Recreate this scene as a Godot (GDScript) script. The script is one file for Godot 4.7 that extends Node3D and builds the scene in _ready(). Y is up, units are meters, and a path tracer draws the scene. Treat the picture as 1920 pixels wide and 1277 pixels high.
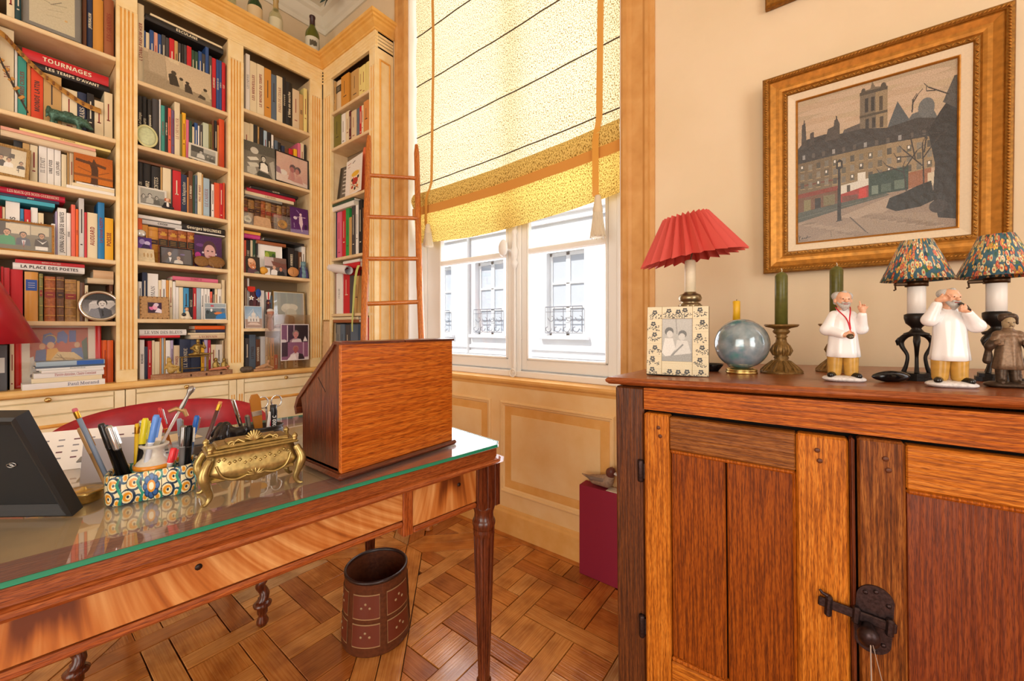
extends Node3D
# A study: bookcases, tall window with a raised blind, desk under glass, buffet with lamps and figurines.
func _ready()->void:
	var cam:=Camera3D.new()
	cam.name="camera"
	cam.projection=Camera3D.PROJECTION_FRUSTUM
	cam.near=0.05
	cam.far=200.0
	cam.size=2.0*0.05*638.5/743.0
	cam.frustum_offset=Vector2(0,-0.05*25.5/743.0)
	cam.position=Vector3(0,1.16,0)
	cam.rotation=Vector3(0,atan(570.0/743.0),0)
	cam.current=true
	add_child(cam)
	var sky:=ProceduralSkyMaterial.new()
	sky.sky_top_color=Color("#c9d8ea")
	sky.sky_horizon_color=Color("#eef2f7")
	sky.ground_bottom_color=Color("#9a9894")
	sky.ground_horizon_color=Color("#d8d8d6")
	sky.sun_angle_max=1.0
	var env:=Environment.new()
	env.background_mode=Environment.BG_SKY
	env.sky=Sky.new()
	env.sky.sky_material=sky
	env.background_energy_multiplier=1.0
	env.tonemap_mode=Environment.TONE_MAPPER_LINEAR
	env.tonemap_exposure=1.4
	env.sdfgi_enabled=true
	env.ssao_enabled=true
	env.ssil_enabled=true
	var we:=WorldEnvironment.new()
	we.name="environment"
	we.environment=env
	add_child(we)
	var sun:=DirectionalLight3D.new()
	sun.name="sun"
	sun.light_color=Color("#fff4e6")
	sun.light_energy=1.5
	sun.light_angular_distance=0.6
	sun.shadow_enabled=true
	sun.sky_mode=DirectionalLight3D.SKY_MODE_LIGHT_ONLY
	add_child(sun)
	sun.rotation=Vector3(deg_to_rad(-48),deg_to_rad(-20),0)
	for d in [["daylight_window",Vector3(-1.49,1.32,-1.96),Vector2(1.4,.7),Vector3(0,0,1),1.3,"#f6f8ff"],
			["daylight_blind",Vector3(-1.485,2.70,-1.862),Vector2(1.54,1.75),Vector3(0,0,1),.78,"#fffaf0"],
			["daylight_next_window",Vector3(2.0,2.2,-1.95),Vector2(1.45,2.6),Vector3(0,0,1),4.5,"#f6f8ff"],
			["daylight_side_window",Vector3(3.25,1.8,1.4),Vector2(2.1,2.9),Vector3(-1,0,0),6.5,"#fff8ee"],
			["daylight_doorway",Vector3(-.2,1.5,3.45),Vector2(2.7,2.7),Vector3(0,0,-1),7.0,"#fff4e2"]]:
		var a:=AreaLight3D.new()
		a.name=d[0]
		a.area_size=d[2]
		a.light_color=Color(d[5])
		a.light_energy=d[4]
		a.shadow_enabled=true
		a.set("area_range",30.0)
		add_child(a)
		a.position=d[1]
		a.look_at(d[1]+d[3])
	make_materials()
	make_room()
	make_bookcase()
	make_desk()
	make_buffet()
	make_blind()
	make_ladder()
	make_floor_things()
	desk_things()
	buffet_things()
	top_things()
	make_book_rows()
	shelf_things()
func st0()->SurfaceTool:
	var st:=SurfaceTool.new()
	st.begin(Mesh.PRIMITIVE_TRIANGLES)
	return st
func tri(st: SurfaceTool,a: Vector3,b: Vector3,c: Vector3,uva:=Vector2.ZERO,uvb:=Vector2.ZERO,uvc:=Vector2.ZERO)->void:
	st.set_uv(uva); st.add_vertex(a)
	st.set_uv(uvc); st.add_vertex(c)
	st.set_uv(uvb); st.add_vertex(b)
func quad(st: SurfaceTool,a: Vector3,b: Vector3,c: Vector3,d: Vector3,ua:=Vector2.ZERO,ub:=Vector2.ZERO,uc:=Vector2.ZERO,ud:=Vector2.ZERO)->void:
	tri(st,a,b,c,ua,ub,uc)
	tri(st,a,c,d,ua,uc,ud)
func done(st: SurfaceTool)->ArrayMesh:
	st.generate_normals()
	return st.commit()
func add(called: String,mesh: Mesh,m: Material,parent: Node=self,at:=Vector3.ZERO,rot:=Vector3.ZERO)->MeshInstance3D:
	var o:=MeshInstance3D.new()
	o.name=numbered(called,parent)
	o.mesh=mesh
	o.material_override=m
	o.position=at
	o.rotation=rot
	parent.add_child(o,true)
	return o
var taken:={}
func numbered(called: String,parent: Node)->String:
	var key:=str(parent.get_instance_id())+called
	var n: int=taken.get(key,0)
	taken[key]=n+1
	return called if n==0 else "%s_%03d" % [called,n]
func thing(called: String,label: String,category: String,at:=Vector3.ZERO,rot:=Vector3.ZERO,group:="")->Node3D:
	var o:=Node3D.new()
	o.name=numbered(called,self)
	add_child(o,true)
	o.position=at
	o.rotation=rot
	return tag(o,label,category,group)
func tag(o: Node3D,label: String,category: String,group:="")->Node3D:
	o.set_meta("label",label)
	o.set_meta("category",category)
	if group:
		o.set_meta("group",group)
	return o
func struct(called: String,mesh: Mesh,m: Material,at:=Vector3.ZERO,rot:=Vector3.ZERO)->MeshInstance3D:
	var o:=add(called,mesh,m,self,at,rot)
	o.set_meta("kind","structure")
	return o
func bx(st: SurfaceTool,lo: Vector3,hi: Vector3,bev:=0.002,xf:=Transform3D.IDENTITY)->void:
	var c:=(lo+hi)*0.5
	var h:=(hi-lo).abs()*0.5
	var b: float=min(bev,min(h.x,min(h.y,h.z))*0.9)
	st.set_smooth_group(-1)
	var ax:=[Vector3(1,0,0),Vector3(0,1,0),Vector3(0,0,1)]
	var hh:=[h.x,h.y,h.z]
	for i in 3:
		var j:=(i+1) % 3
		var k:=(i+2) % 3
		for s in [1.0,-1.0]:
			var n: Vector3=ax[i]*s
			var u: Vector3=ax[j]*(hh[j]-b)
			var v: Vector3=ax[k]*(hh[k]-b)*s
			var p: Vector3=c+n*hh[i]
			var q:=[p-u-v,p+u-v,p+u+v,p-u+v]
			var w:=[]
			for e in 4:
				w.append(Vector2(q[e][(j)] ,q[e][(k)]))
			quad(st,xf*q[0],xf*q[1],xf*q[2],xf*q[3],w[0],w[1],w[2],w[3])
	if b<=0.0:
		return
	for i in 3:
		var j:=(i+1) % 3
		var k:=(i+2) % 3
		for sj in [1.0,-1.0]:
			for sk in [1.0,-1.0]:
				var l: Vector3=ax[i]*(hh[i]-b)
				var p: Vector3=c+ax[j]*sj*hh[j]+ax[k]*sk*(hh[k]-b)
				var q: Vector3=c+ax[j]*sj*(hh[j]-b)+ax[k]*sk*hh[k]
				_edge(st,xf,c,p,q,l)
	for sx in [1.0,-1.0]:
		for sy in [1.0,-1.0]:
			for sz in [1.0,-1.0]:
				var p:=c+Vector3(sx*h.x,sy*(h.y-b),sz*(h.z-b))
				var q:=c+Vector3(sx*(h.x-b),sy*h.y,sz*(h.z-b))
				var r:=c+Vector3(sx*(h.x-b),sy*(h.y-b),sz*h.z)
				if sx*sy*sz>0:
					tri(st,xf*p,xf*q,xf*r)
				else:
					tri(st,xf*p,xf*r,xf*q)
func _edge(st: SurfaceTool,xf: Transform3D,c: Vector3,p: Vector3,q: Vector3,l: Vector3)->void:
	var n:=(p-l-(p+l)).cross(q-p)
	if n.dot((p+q)*0.5-c)>0:
		quad(st,xf*(p+l),xf*(p-l),xf*(q-l),xf*(q+l))
	else:
		quad(st,xf*(p-l),xf*(p+l),xf*(q+l),xf*(q-l))
var box_cache:={}
func box(size: Vector3,bev:=0.002,base:=false)->ArrayMesh:
	var key:="%.4f %.4f %.4f %.4f %s" % [size.x,size.y,size.z,bev,base]
	if not box_cache.has(key):
		var st:=st0()
		var o:=Vector3(0,size.y*0.5,0) if base else Vector3.ZERO
		bx(st,o-size*0.5,o+size*0.5,bev)
		box_cache[key]=done(st)
	return box_cache[key]
func box2(lo: Vector3,hi: Vector3,bev:=0.002)->ArrayMesh:
	var st:=st0()
	bx(st,lo,hi,bev)
	return done(st)
func lathe(st: SurfaceTool,pts: Array,seg:=24,xf:=Transform3D.IDENTITY,squash:=1.0)->void:
	var g:=1
	st.set_smooth_group(g)
	for i in pts.size()-1:
		var a: Vector2=pts[i]
		var b: Vector2=pts[i+1]
		if a.is_equal_approx(b):
			g+=1
			st.set_smooth_group(g)
			continue
		for k in seg:
			var t0:=TAU*k/seg
			var t1:=TAU*(k+1)/seg
			var p0:=Vector3(a.x*cos(t0),a.y,-a.x*sin(t0)*squash)
			var p1:=Vector3(a.x*cos(t1),a.y,-a.x*sin(t1)*squash)
			var p2:=Vector3(b.x*cos(t1),b.y,-b.x*sin(t1)*squash)
			var p3:=Vector3(b.x*cos(t0),b.y,-b.x*sin(t0)*squash)
			var u0:=float(k)/seg
			var u1:=float(k+1)/seg
			var v0:=float(i)/(pts.size()-1)
			var v1:=float(i+1)/(pts.size()-1)
			if a.x>1e-6:
				tri(st,xf*p0,xf*p1,xf*p2,Vector2(u0,v0),Vector2(u1,v0),Vector2(u1,v1))
			if b.x>1e-6:
				tri(st,xf*p0,xf*p2,xf*p3,Vector2(u0,v0),Vector2(u1,v1),Vector2(u0,v1))
func lathed(pts: Array,seg:=24)->ArrayMesh:
	var st:=st0()
	lathe(st,pts,seg)
	return done(st)
func v2(list: Array)->Array:
	var out:=[]
	for i in range(0,list.size(),2):
		out.append(Vector2(list[i],list[i+1]))
	return out
func tube(st: SurfaceTool,path: Array,radii: Array,seg:=8,closed:=false,flat:=1.0)->void:
	var n:=path.size()
	var rings:=[]
	var up:=Vector3.UP
	var prev:=Vector3.ZERO
	for i in n:
		var d: Vector3
		if closed:
			d=(path[(i+1) % n]-path[(i-1+n) % n])
		else:
			d=path[min(i+1,n-1)]-path[max(i-1,0)]
		d=d.normalized()
		if i==0:
			up=Vector3.UP if abs(d.y)<0.9 else Vector3.RIGHT
			prev=(up-d*up.dot(d)).normalized()
		else:
			prev=(prev-d*prev.dot(d)).normalized()
		var side:=d.cross(prev)
		var q: float=float(i)/max(n-1,1)*(radii.size()-1)
		var r: float=lerpf(radii[int(q)],radii[min(int(q)+1,radii.size()-1)],fposmod(q,1.0))
		var ring:=[]
		for k in seg:
			var t:=TAU*k/seg
			ring.append(path[i]+prev*cos(t)*r+side*sin(t)*r*flat)
		rings.append(ring)
	st.set_smooth_group(1)
	for i in (n if closed else n-1):
		var a: Array=rings[i]
		var b: Array=rings[(i+1) % n]
		for k in seg:
			var k1:=(k+1) % seg
			quad(st,a[k],a[k1],b[k1],b[k],Vector2(float(k)/seg,i),Vector2(float(k+1)/seg,i),Vector2(float(k+1)/seg,i+1),Vector2(float(k)/seg,i+1))
	if not closed:
		st.set_smooth_group(2)
		for k in range(1,seg-1):
			tri(st,rings[0][0],rings[0][k+1],rings[0][k])
			tri(st,rings[n-1][0],rings[n-1][k],rings[n-1][k+1])
func tubed(path: Array,radii: Array,seg:=8,closed:=false)->ArrayMesh:
	var st:=st0()
	tube(st,path,radii,seg,closed)
	return done(st)
func prism(st: SurfaceTool,poly: Array,z0: float,z1: float,xf:=Transform3D.IDENTITY,smooth:=false)->void:
	var pg:=PackedVector2Array(poly)
	var area:=0.0
	for i in pg.size():
		area+=pg[i].cross(pg[(i+1) % pg.size()])
	if area<0:
		pg.reverse()
	var idx:=Geometry2D.triangulate_polygon(pg)
	st.set_smooth_group(-1)
	for i in range(0,idx.size(),3):
		var a:=pg[idx[i]]
		var b:=pg[idx[i+1]]
		var c:=pg[idx[i+2]]
		if (b-a).cross(c-a)<0:
			var s:=b
			b=c
			c=s
		tri(st,xf*Vector3(a.x,a.y,z1),xf*Vector3(b.x,b.y,z1),xf*Vector3(c.x,c.y,z1),a,b,c)
		tri(st,xf*Vector3(a.x,a.y,z0),xf*Vector3(c.x,c.y,z0),xf*Vector3(b.x,b.y,z0),a,c,b)
	st.set_smooth_group(3 if smooth else -1)
	for i in pg.size():
		var a:=pg[i]
		var b:=pg[(i+1) % pg.size()]
		quad(st,xf*Vector3(a.x,a.y,z0),xf*Vector3(b.x,b.y,z0),xf*Vector3(b.x,b.y,z1),xf*Vector3(a.x,a.y,z1),Vector2(z0,a.x+a.y),Vector2(z0,b.x+b.y),Vector2(z1,b.x+b.y),Vector2(z1,a.x+a.y))
func prismed(poly: Array,z0: float,z1: float,xf:=Transform3D.IDENTITY,smooth:=false)->ArrayMesh:
	var st:=st0()
	prism(st,poly,z0,z1,xf,smooth)
	return done(st)
func moulding(st: SurfaceTool,prof: Array,plan: Array,closed:=false,axis:="y")->void:
	var n:=plan.size()
	var rows:=[]
	for i in n:
		var p: Vector2=plan[i]
		var d0: Vector2=(p-plan[(i-1+n) % n]).normalized() if (closed or i>0) else (plan[1]-p).normalized()
		var d1: Vector2=(plan[(i+1) % n]-p).normalized() if (closed or i<n-1) else d0
		var n0:=Vector2(-d0.y,d0.x)
		var n1:=Vector2(-d1.y,d1.x)
		var m:=(n0+n1)/(1.0+n0.dot(n1))
		var row:=[]
		for q in prof:
			var w: Vector2=p+m*q.x
			if axis=="y":
				row.append(Vector3(w.x,q.y,w.y))
			else:
				row.append(Vector3(w.x,w.y,q.y))
		rows.append(row)
	st.set_smooth_group(-1)
	var run:=0.0
	for i in (n if closed else n-1):
		var a: Array=rows[i]
		var b: Array=rows[(i+1) % n]
		var l: float=plan[i].distance_to(plan[(i+1) % n])
		for k in prof.size()-1:
			if prof[k]==prof[k+1]:
				continue
			quad(st,a[k],b[k],b[k+1],a[k+1],Vector2(run,k*.01),Vector2(run+l,k*.01),Vector2(run+l,k*.01+.01),Vector2(run,k*.01+.01))
		run+=l
	if not closed:
		for e in [0,n-1]:
			var r: Array=rows[e]
			for k in range(1,r.size()-1):
				if e==0:
					tri(st,r[0],r[k],r[k+1])
				else:
					tri(st,r[0],r[k+1],r[k])
func flesh(bones: Array,cell: float,k: float,pad:=0.0)->ArrayMesh:
	var lo:=Vector3.INF
	var hi:=-Vector3.INF
	var n:=bones.size()
	var A:=PackedVector3Array()
	var D:=PackedVector3Array()
	var L:=PackedFloat32Array()
	var R0:=PackedFloat32Array()
	var R1:=PackedFloat32Array()
	var SC:=PackedVector3Array()
	for b in bones:
		var s: Vector3=b[4] if b.size()>4 else Vector3.ONE
		var r: float=max(b[2],b[3])*max(1.0,max(s.x,max(s.y,s.z)))
		lo=lo.min(b[0]-Vector3.ONE*r).min(b[1]-Vector3.ONE*r)
		hi=hi.max(b[0]+Vector3.ONE*r).max(b[1]+Vector3.ONE*r)
		A.append(b[0]); D.append((b[1]-b[0])/s); L.append(max(((b[1]-b[0])/s).length_squared(),1e-9))
		R0.append(b[2]); R1.append(b[3]); SC.append(s)
	lo-=Vector3.ONE*(cell*2+pad)
	hi+=Vector3.ONE*(cell*2+pad)
	var nx:=int(ceil((hi.x-lo.x)/cell))+1
	var ny:=int(ceil((hi.y-lo.y)/cell))+1
	var nz:=int(ceil((hi.z-lo.z)/cell))+1
	var f:=PackedFloat32Array()
	f.resize(nx*ny*nz)
	f.fill(1e3)
	var reach:=cell*3.0+k
	for i in n:
		var s:=SC[i]
		var m: float=max(R0[i],R1[i])*max(1.0,max(s.x,max(s.y,s.z)))+reach
		var b0: Vector3=A[i].min(A[i]+D[i]*s)-Vector3.ONE*m-lo
		var b1: Vector3=A[i].max(A[i]+D[i]*s)+Vector3.ONE*m-lo
		var x0: int=max(0,int(b0.x/cell)); var x1: int=min(nx-1,int(b1.x/cell)+1)
		var y0: int=max(0,int(b0.y/cell)); var y1: int=min(ny-1,int(b1.y/cell)+1)
		var z0: int=max(0,int(b0.z/cell)); var z1: int=min(nz-1,int(b1.z/cell)+1)
		var a:=A[i]; var d:=D[i]; var l:=L[i]; var r0:=R0[i]; var dr:=R1[i]-R0[i]
		var sm: float=min(s.x,min(s.y,s.z))
		for z in range(z0,z1+1):
			for y in range(y0,y1+1):
				var at:=(z*ny+y)*nx
				for x in range(x0,x1+1):
					var p:=(lo+Vector3(x,y,z)*cell-a)/s
					var t:=clampf(p.dot(d)/l,0.0,1.0)
					var v:=((p-d*t).length()-r0-dr*t)*sm
					var o:=f[at+x]
					var h: float=max(k-absf(v-o),0.0)/k
					f[at+x]=minf(v,o)-h*h*k*0.25
	var vid:={}
	var verts:=PackedVector3Array()
	var norms:=PackedVector3Array()
	for z in nz-1:
		for y in ny-1:
			for x in nx-1:
				var at:=(z*ny+y)*nx+x
				var c:=[f[at],f[at+1],f[at+nx],f[at+nx+1],f[at+nx*ny],f[at+nx*ny+1],f[at+nx*ny+nx],f[at+nx*ny+nx+1]]
				var mask:=0
				for i in 8:
					if c[i]<0.0:
						mask |= 1 << i
				if mask==0 or mask==255:
					continue
				var sum:=Vector3.ZERO
				var cnt:=0
				for e in [[0,1],[2,3],[4,5],[6,7],[0,2],[1,3],[4,6],[5,7],[0,4],[1,5],[2,6],[3,7]]:
					var u: float=c[e[0]]
					var w: float=c[e[1]]
					if (u<0.0) != (w<0.0):
						var t:=u/(u-w)
						var p0:=Vector3(e[0] & 1,(e[0] >> 1) & 1,e[0] >> 2)
						var p1:=Vector3(e[1] & 1,(e[1] >> 1) & 1,e[1] >> 2)
						sum+=p0.lerp(p1,t)
						cnt+=1
				vid[at]=verts.size()
				verts.append(lo+(Vector3(x,y,z)+sum/cnt)*cell)
				norms.append(Vector3(c[1]+c[3]+c[5]+c[7]-c[0]-c[2]-c[4]-c[6],c[2]+c[3]+c[6]+c[7]-c[0]-c[1]-c[4]-c[5],c[4]+c[5]+c[6]+c[7]-c[0]-c[1]-c[2]-c[3]).normalized())
	var idx:=PackedInt32Array()
	var step:=[1,nx,nx*ny]
	for at in vid:
		for ax in 3:
			var u: int=step[(ax+1) % 3]
			var w: int=step[(ax+2) % 3]
			var s0: bool=f[at]<0.0
			var s1: bool=f[at+step[ax]]<0.0
			if s0==s1 or not (vid.has(at-u) and vid.has(at-w) and vid.has(at-u-w)):
				continue
			var q:=[vid[at],vid[at-u],vid[at-u-w],vid[at-w]]
			if s0:
				idx.append_array([q[0],q[2],q[1],q[0],q[3],q[2]])
			else:
				idx.append_array([q[0],q[1],q[2],q[0],q[2],q[3]])
	var arr:=[]
	arr.resize(Mesh.ARRAY_MAX)
	arr[Mesh.ARRAY_VERTEX]=verts
	arr[Mesh.ARRAY_NORMAL]=norms
	arr[Mesh.ARRAY_INDEX]=idx
	var am:=ArrayMesh.new()
	am.add_surface_from_arrays(Mesh.PRIMITIVE_TRIANGLES,arr)
	return am
var fonts:={}
func lettering(text: String,height: float,m: Material,parent: Node,at: Vector3,basis:=Basis.IDENTITY,face:="Droid Sans",most:=0.0)->MeshInstance3D:
	var t:=TextMesh.new()
	if not fonts.has(face):
		var f:=SystemFont.new()
		f.font_names=PackedStringArray([face.trim_suffix(" Bold")])
		if face.ends_with(" Bold"):
			f.font_weight=700
		fonts[face]=f
	t.font=fonts[face]
	t.text=text
	t.font_size=32
	t.depth=0.0
	t.pixel_size=height/23.0
	var w:=t.get_aabb().size.x
	if most>0.0 and w>most:
		basis=basis*Basis.from_scale(Vector3(most/w,1,1))
	var o:=add("lettering",t,m,parent,at)
	o.basis=basis
	return o
func curve(pts: Array,per:=6)->Array:
	var out:=[]
	for i in pts.size()-1:
		var p0=pts[max(i-1,0)]
		var p1=pts[i]
		var p2=pts[i+1]
		var p3=pts[min(i+2,pts.size()-1)]
		for k in per:
			out.append(p1.cubic_interpolate(p2,p0,p3,float(k)/per))
	out.append(pts[pts.size()-1])
	return out
func yaw(a: float)->Basis:
	return Basis(Vector3.UP,a)
var M:={}
func col(h: String)->Color:
	return Color(h)
func flat(c,rough:=0.6,metal:=0.0,spec:=0.5)->StandardMaterial3D:
	var key:="flat %s %.2f %.2f %.2f" % [c,rough,metal,spec]
	if not M.has(key):
		var m:=StandardMaterial3D.new()
		m.albedo_color=Color(c) if c is String else c
		m.roughness=rough
		m.metallic=metal
		m.metallic_specular=spec
		M[key]=m
	return M[key]
func noise_tex(kind: String,seed_: int,freq: float,cols: Array,oct:=4,size:=256,warp:=0.0,as_height:=false)->NoiseTexture2D:
	var n:=FastNoiseLite.new()
	n.seed=seed_
	n.frequency=freq
	n.fractal_octaves=oct
	n.noise_type={"simplex": FastNoiseLite.TYPE_SIMPLEX,"cell": FastNoiseLite.TYPE_CELLULAR,"perlin": FastNoiseLite.TYPE_PERLIN,"value": FastNoiseLite.TYPE_VALUE}[kind]
	if oct<=1:
		n.fractal_type=FastNoiseLite.FRACTAL_NONE
	if kind=="cell":
		n.cellular_return_type=FastNoiseLite.RETURN_CELL_VALUE
	if warp>0.0:
		n.domain_warp_enabled=true
		n.domain_warp_amplitude=warp
		n.domain_warp_frequency=freq*0.7
	var t:=NoiseTexture2D.new()
	t.width=size
	t.height=size
	t.seamless=true
	t.noise=n
	if cols.size()>0:
		var g:=Gradient.new()
		var offs:=PackedFloat32Array()
		var cc:=PackedColorArray()
		for i in cols.size():
			if cols[i] is Array:
				offs.append(cols[i][0]); cc.append(Color(cols[i][1]))
			else:
				offs.append(float(i)/max(cols.size()-1,1)); cc.append(Color(cols[i]))
		g.offsets=offs
		g.colors=cc
		t.color_ramp=g
	return t
var grain_h: NoiseTexture2D
var blotch: NoiseTexture2D
var pores: NoiseTexture2D
var grains:={}
var shared:={}
func timber(called: String,axis: String,cols: Array,rough:=0.4,coat:=0.0,fine:=1.0,blotchy:=0.5)->StandardMaterial3D:
	var key:=called+" "+axis
	if M.has(key):
		return M[key]
	var gk:=str(cols)
	if not grains.has(gk):
		var soft:=[]
		var mid:=Color(cols[cols.size()/2][1] if cols[0] is Array else cols[1])
		for c in cols:
			soft.append([c[0],Color(c[1]).lerp(mid,.45).to_html(false)] if c is Array else Color(c).lerp(mid,.45).to_html(false))
		grains[gk]=noise_tex("simplex",hash(called) % 1000,0.022,soft,5,512,9.0)
	if grain_h==null:
		grain_h=noise_tex("simplex",77,0.03,["#000000","#ffffff"],3,256)
		pores=noise_tex("simplex",90,.045,[[0.0,"#a89484"],[.34,"#cfc4ba"],[.45,"#fbf8f5"],[1.0,"#ffffff"]],3,512)
		blotch=noise_tex("simplex",31,0.012,[[0.0,"#c4b4a8"],[0.5,"#ece6e0"],[1.0,"#ffffff"]],4,256)
	var m:=StandardMaterial3D.new()
	m.albedo_texture=grains[gk]
	m.roughness=rough
	m.metallic_specular=0.45 if coat>0.0 else 0.32
	if coat>0.0:
		m.clearcoat_enabled=true
		m.clearcoat=coat
		m.clearcoat_roughness=0.12
	m.heightmap_enabled=true
	m.heightmap_texture=grain_h
	m.heightmap_scale=0.05
	var lo:=0.38*fine
	var hi:=12.0*fine
	if axis=="u":
		m.uv1_scale=Vector3(lo,hi,1)
	else:
		m.uv1_triplanar=true
		m.uv1_triplanar_sharpness=4.0
		m.uv1_scale=Vector3(lo if axis=="x" else hi,lo if axis=="y" else hi,lo if axis=="z" else hi)
	if blotchy>0.0:
		m.detail_enabled=true
		m.detail_blend_mode=BaseMaterial3D.BLEND_MODE_MUL
		m.detail_albedo=blotch if axis=="u" else pores
		m.detail_uv_layer=BaseMaterial3D.DETAIL_UV_2
		m.uv2_triplanar=true
		m.uv2_triplanar_sharpness=4.0
		m.uv2_scale=Vector3.ONE*1.7
		if axis != "u":
			m.uv2_scale=Vector3(1.3 if axis=="x" else 22.0,1.3 if axis=="y" else 22.0,1.3 if axis=="z" else 22.0)*fine
	M[key]=m
	return m
func mottled(called: String,cols: Array,rough:=0.7,scale:=1.0,bump:=0.0,freq:=0.01,oct:=5,world:=true)->StandardMaterial3D:
	if M.has(called):
		return M[called]
	var m:=StandardMaterial3D.new()
	if world:
		m.albedo_texture=noise_tex("simplex",hash(called) % 1000,freq,cols,oct,256)
	else:
		var light:=Color(cols[-1])
		var ratio:=snappedf(clampf(Color(cols[0]).get_luminance()/maxf(light.get_luminance(),.01),.25,.9),.13)
		var key:="mottle %.2f %.2f" % [ratio,snappedf(freq,.01)]
		if not shared.has(key):
			shared[key]=noise_tex("simplex",17,freq,[Color(ratio,ratio,ratio).linear_to_srgb().to_html(false),Color(.5+ratio*.5,.5+ratio*.5,.5+ratio*.5).linear_to_srgb().to_html(false),"#ffffff"],oct,256)
		m.albedo_texture=shared[key]
		m.albedo_color=light
	m.roughness=rough
	m.metallic_specular=0.4
	m.uv1_triplanar=true
	m.uv1_world_triplanar=world
	m.uv1_scale=Vector3.ONE*scale
	if bump>0.0:
		m.heightmap_enabled=true
		if not shared.has("bump"):
			shared["bump"]=noise_tex("simplex",5,0.02,[],5,256)
		m.heightmap_texture=shared["bump"]
		m.heightmap_scale=bump
	M[called]=m
	return m
func brass()->StandardMaterial3D:
	if not M.has("brass"):
		var m:=mottled("brass",["#a8823c","#cba75c","#e0c27a"],0.32,14.0,0.0,0.02,4,false)
		m.metallic=1.0
	return M["brass"]
func make_materials()->void:
	M["plaster"]=mottled("plaster",["#dcc6a4","#e0cbab","#e4d0b2"],0.8,0.5,0.02)
	M["ceiling"]=flat("#e2dccb",0.85)
	M["cream"]=mottled("cream paint",["#efd193","#f5dca6","#f9e5b8"],0.45,2.2,0.0,0.014)
	M["shelfpaint"]=mottled("shelf paint",["#e0c193","#e8cc9f","#edd5ac"],0.5,2.6)
	M["glaze"]=mottled("ochre glaze",["#dd9c47","#e5aa55","#edb965"],0.45,2.5)
	M["cornice"]=mottled("cornice glaze",["#e0a850","#e8b562","#efc478"],0.45,2.5)
	M["darkback"]=flat("#8f7a5e",0.8)
	M["panelpaint"]=mottled("panel paint",["#edc284","#f0c98f","#f3d19c"],0.5,1.6)
	M["panelglaze"]=mottled("panel glaze",["#e2a656","#e7ae62","#ecb76e"],0.5,3.0)
	M["casing"]=mottled("casing glaze",["#c08a4c","#cb9656","#d5a365"],0.42,2.4)
	M["whitewood"]=flat("#eceae6",0.4)
	M["bead"]=flat("#d9a85e",0.5)
	for ax in ["x","y","z"]:
		timber("mahogany",ax,[[0.2,"#7a3514"],[0.5,"#a85524"],[0.8,"#c87840"]],0.32,0.3,1.0,0.5)
		timber("dark mahogany",ax,[[0.2,"#3c180c"],[0.5,"#622c16"],[0.8,"#884524"]],0.3,0.3)
		timber("chestnut",ax,[[0.2,"#6e360c"],[0.5,"#b86016"],[0.8,"#d2822c"]],0.42,0.0)
		timber("honey",ax,[[0.2,"#7e4212"],[0.5,"#c6721e"],[0.8,"#dc943c"]],0.44,0.0)
		timber("walnut",ax,[[0.2,"#34190a"],[0.5,"#603212"],[0.8,"#824a20"]],0.42,0.15)
		timber("redpanel",ax,[[0.2,"#4e2408"],[0.5,"#94480c"],[0.8,"#ae6018"]],0.42,0.0)
		timber("boxwood",ax,[[0.15,"#94420a"],[0.5,"#c4661a"],[0.85,"#e08c38"]],0.34,0.3,0.6)
		timber("bamboo",ax,[[0.2,"#9a4a14"],[0.5,"#c46e26"],[0.8,"#de9848"]],0.3,0.3)
const XA:=-3.167
const XW:=-3.42
const ZW:=-1.766
const ZB:=-1.611
const XR:=3.1
const ZR:=3.3
const TOP:=3.87
func make_room()->void:
	var w1:=[-2.27,-0.711,0.868,3.60]
	var w2:=[1.25,2.75,0.868,3.60]
	var th:=0.30
	var st:=st0()
	for s in [[XW-th,w1[0],0.0,TOP],[w1[1],w2[0],0.0,TOP],[w2[1],XR+th,0.0,TOP],[w1[0],w1[1],w1[3],TOP],[w2[0],w2[1],w2[3],TOP],[w1[0],w1[1],0.0,w1[2]-.02],[w2[0],w2[1],0.0,w2[2]-.02]]:
		bx(st,Vector3(s[0],s[2],ZW-th),Vector3(s[1],s[3],ZW),0.0)
	struct("wall_window",done(st),M["plaster"])
	struct("wall_bookcase",box2(Vector3(XW-th,0,ZW),Vector3(XW,TOP,ZR+th),0.0),M["plaster"])
	st=st0()
	for s in [[ZW,0.3,0.0,TOP],[2.5,ZR+th,0.0,TOP],[0.3,2.5,0.0,.3],[0.3,2.5,3.3,TOP]]:
		bx(st,Vector3(XR,s[2],s[0]),Vector3(XR+th,s[3],s[1]),0.0)
	struct("wall_right",done(st),M["plaster"])
	st=st0()
	for s in [[XW,-1.6,0.0,TOP],[1.2,XR,0.0,TOP],[-1.6,1.2,2.9,TOP]]:
		bx(st,Vector3(s[0],s[2],ZR),Vector3(s[1],s[3],ZR+th),0.0)
	struct("wall_back",done(st),M["plaster"])
	struct("ceiling",box2(Vector3(XW-th,TOP,ZW-th),Vector3(XR+th,TOP+.2,ZR+th),0.0),M["ceiling"])
	st=st0()
	var prof:=v2([0,TOP-.16,.012,TOP-.16,.016,TOP-.125,.03,TOP-.11,.06,TOP-.05,.085,TOP-.035,.09,TOP-.02,.09,TOP,0,TOP])
	moulding(st,prof,v2([XW,ZR,XW,ZW,XR,ZW,XR,ZR]))
	struct("trim_1",done(st),M["ceiling"])
	make_floor()
	make_window(1,w1)
	make_window(2,w2)
	make_wainscot(w1)
	make_street()
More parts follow.
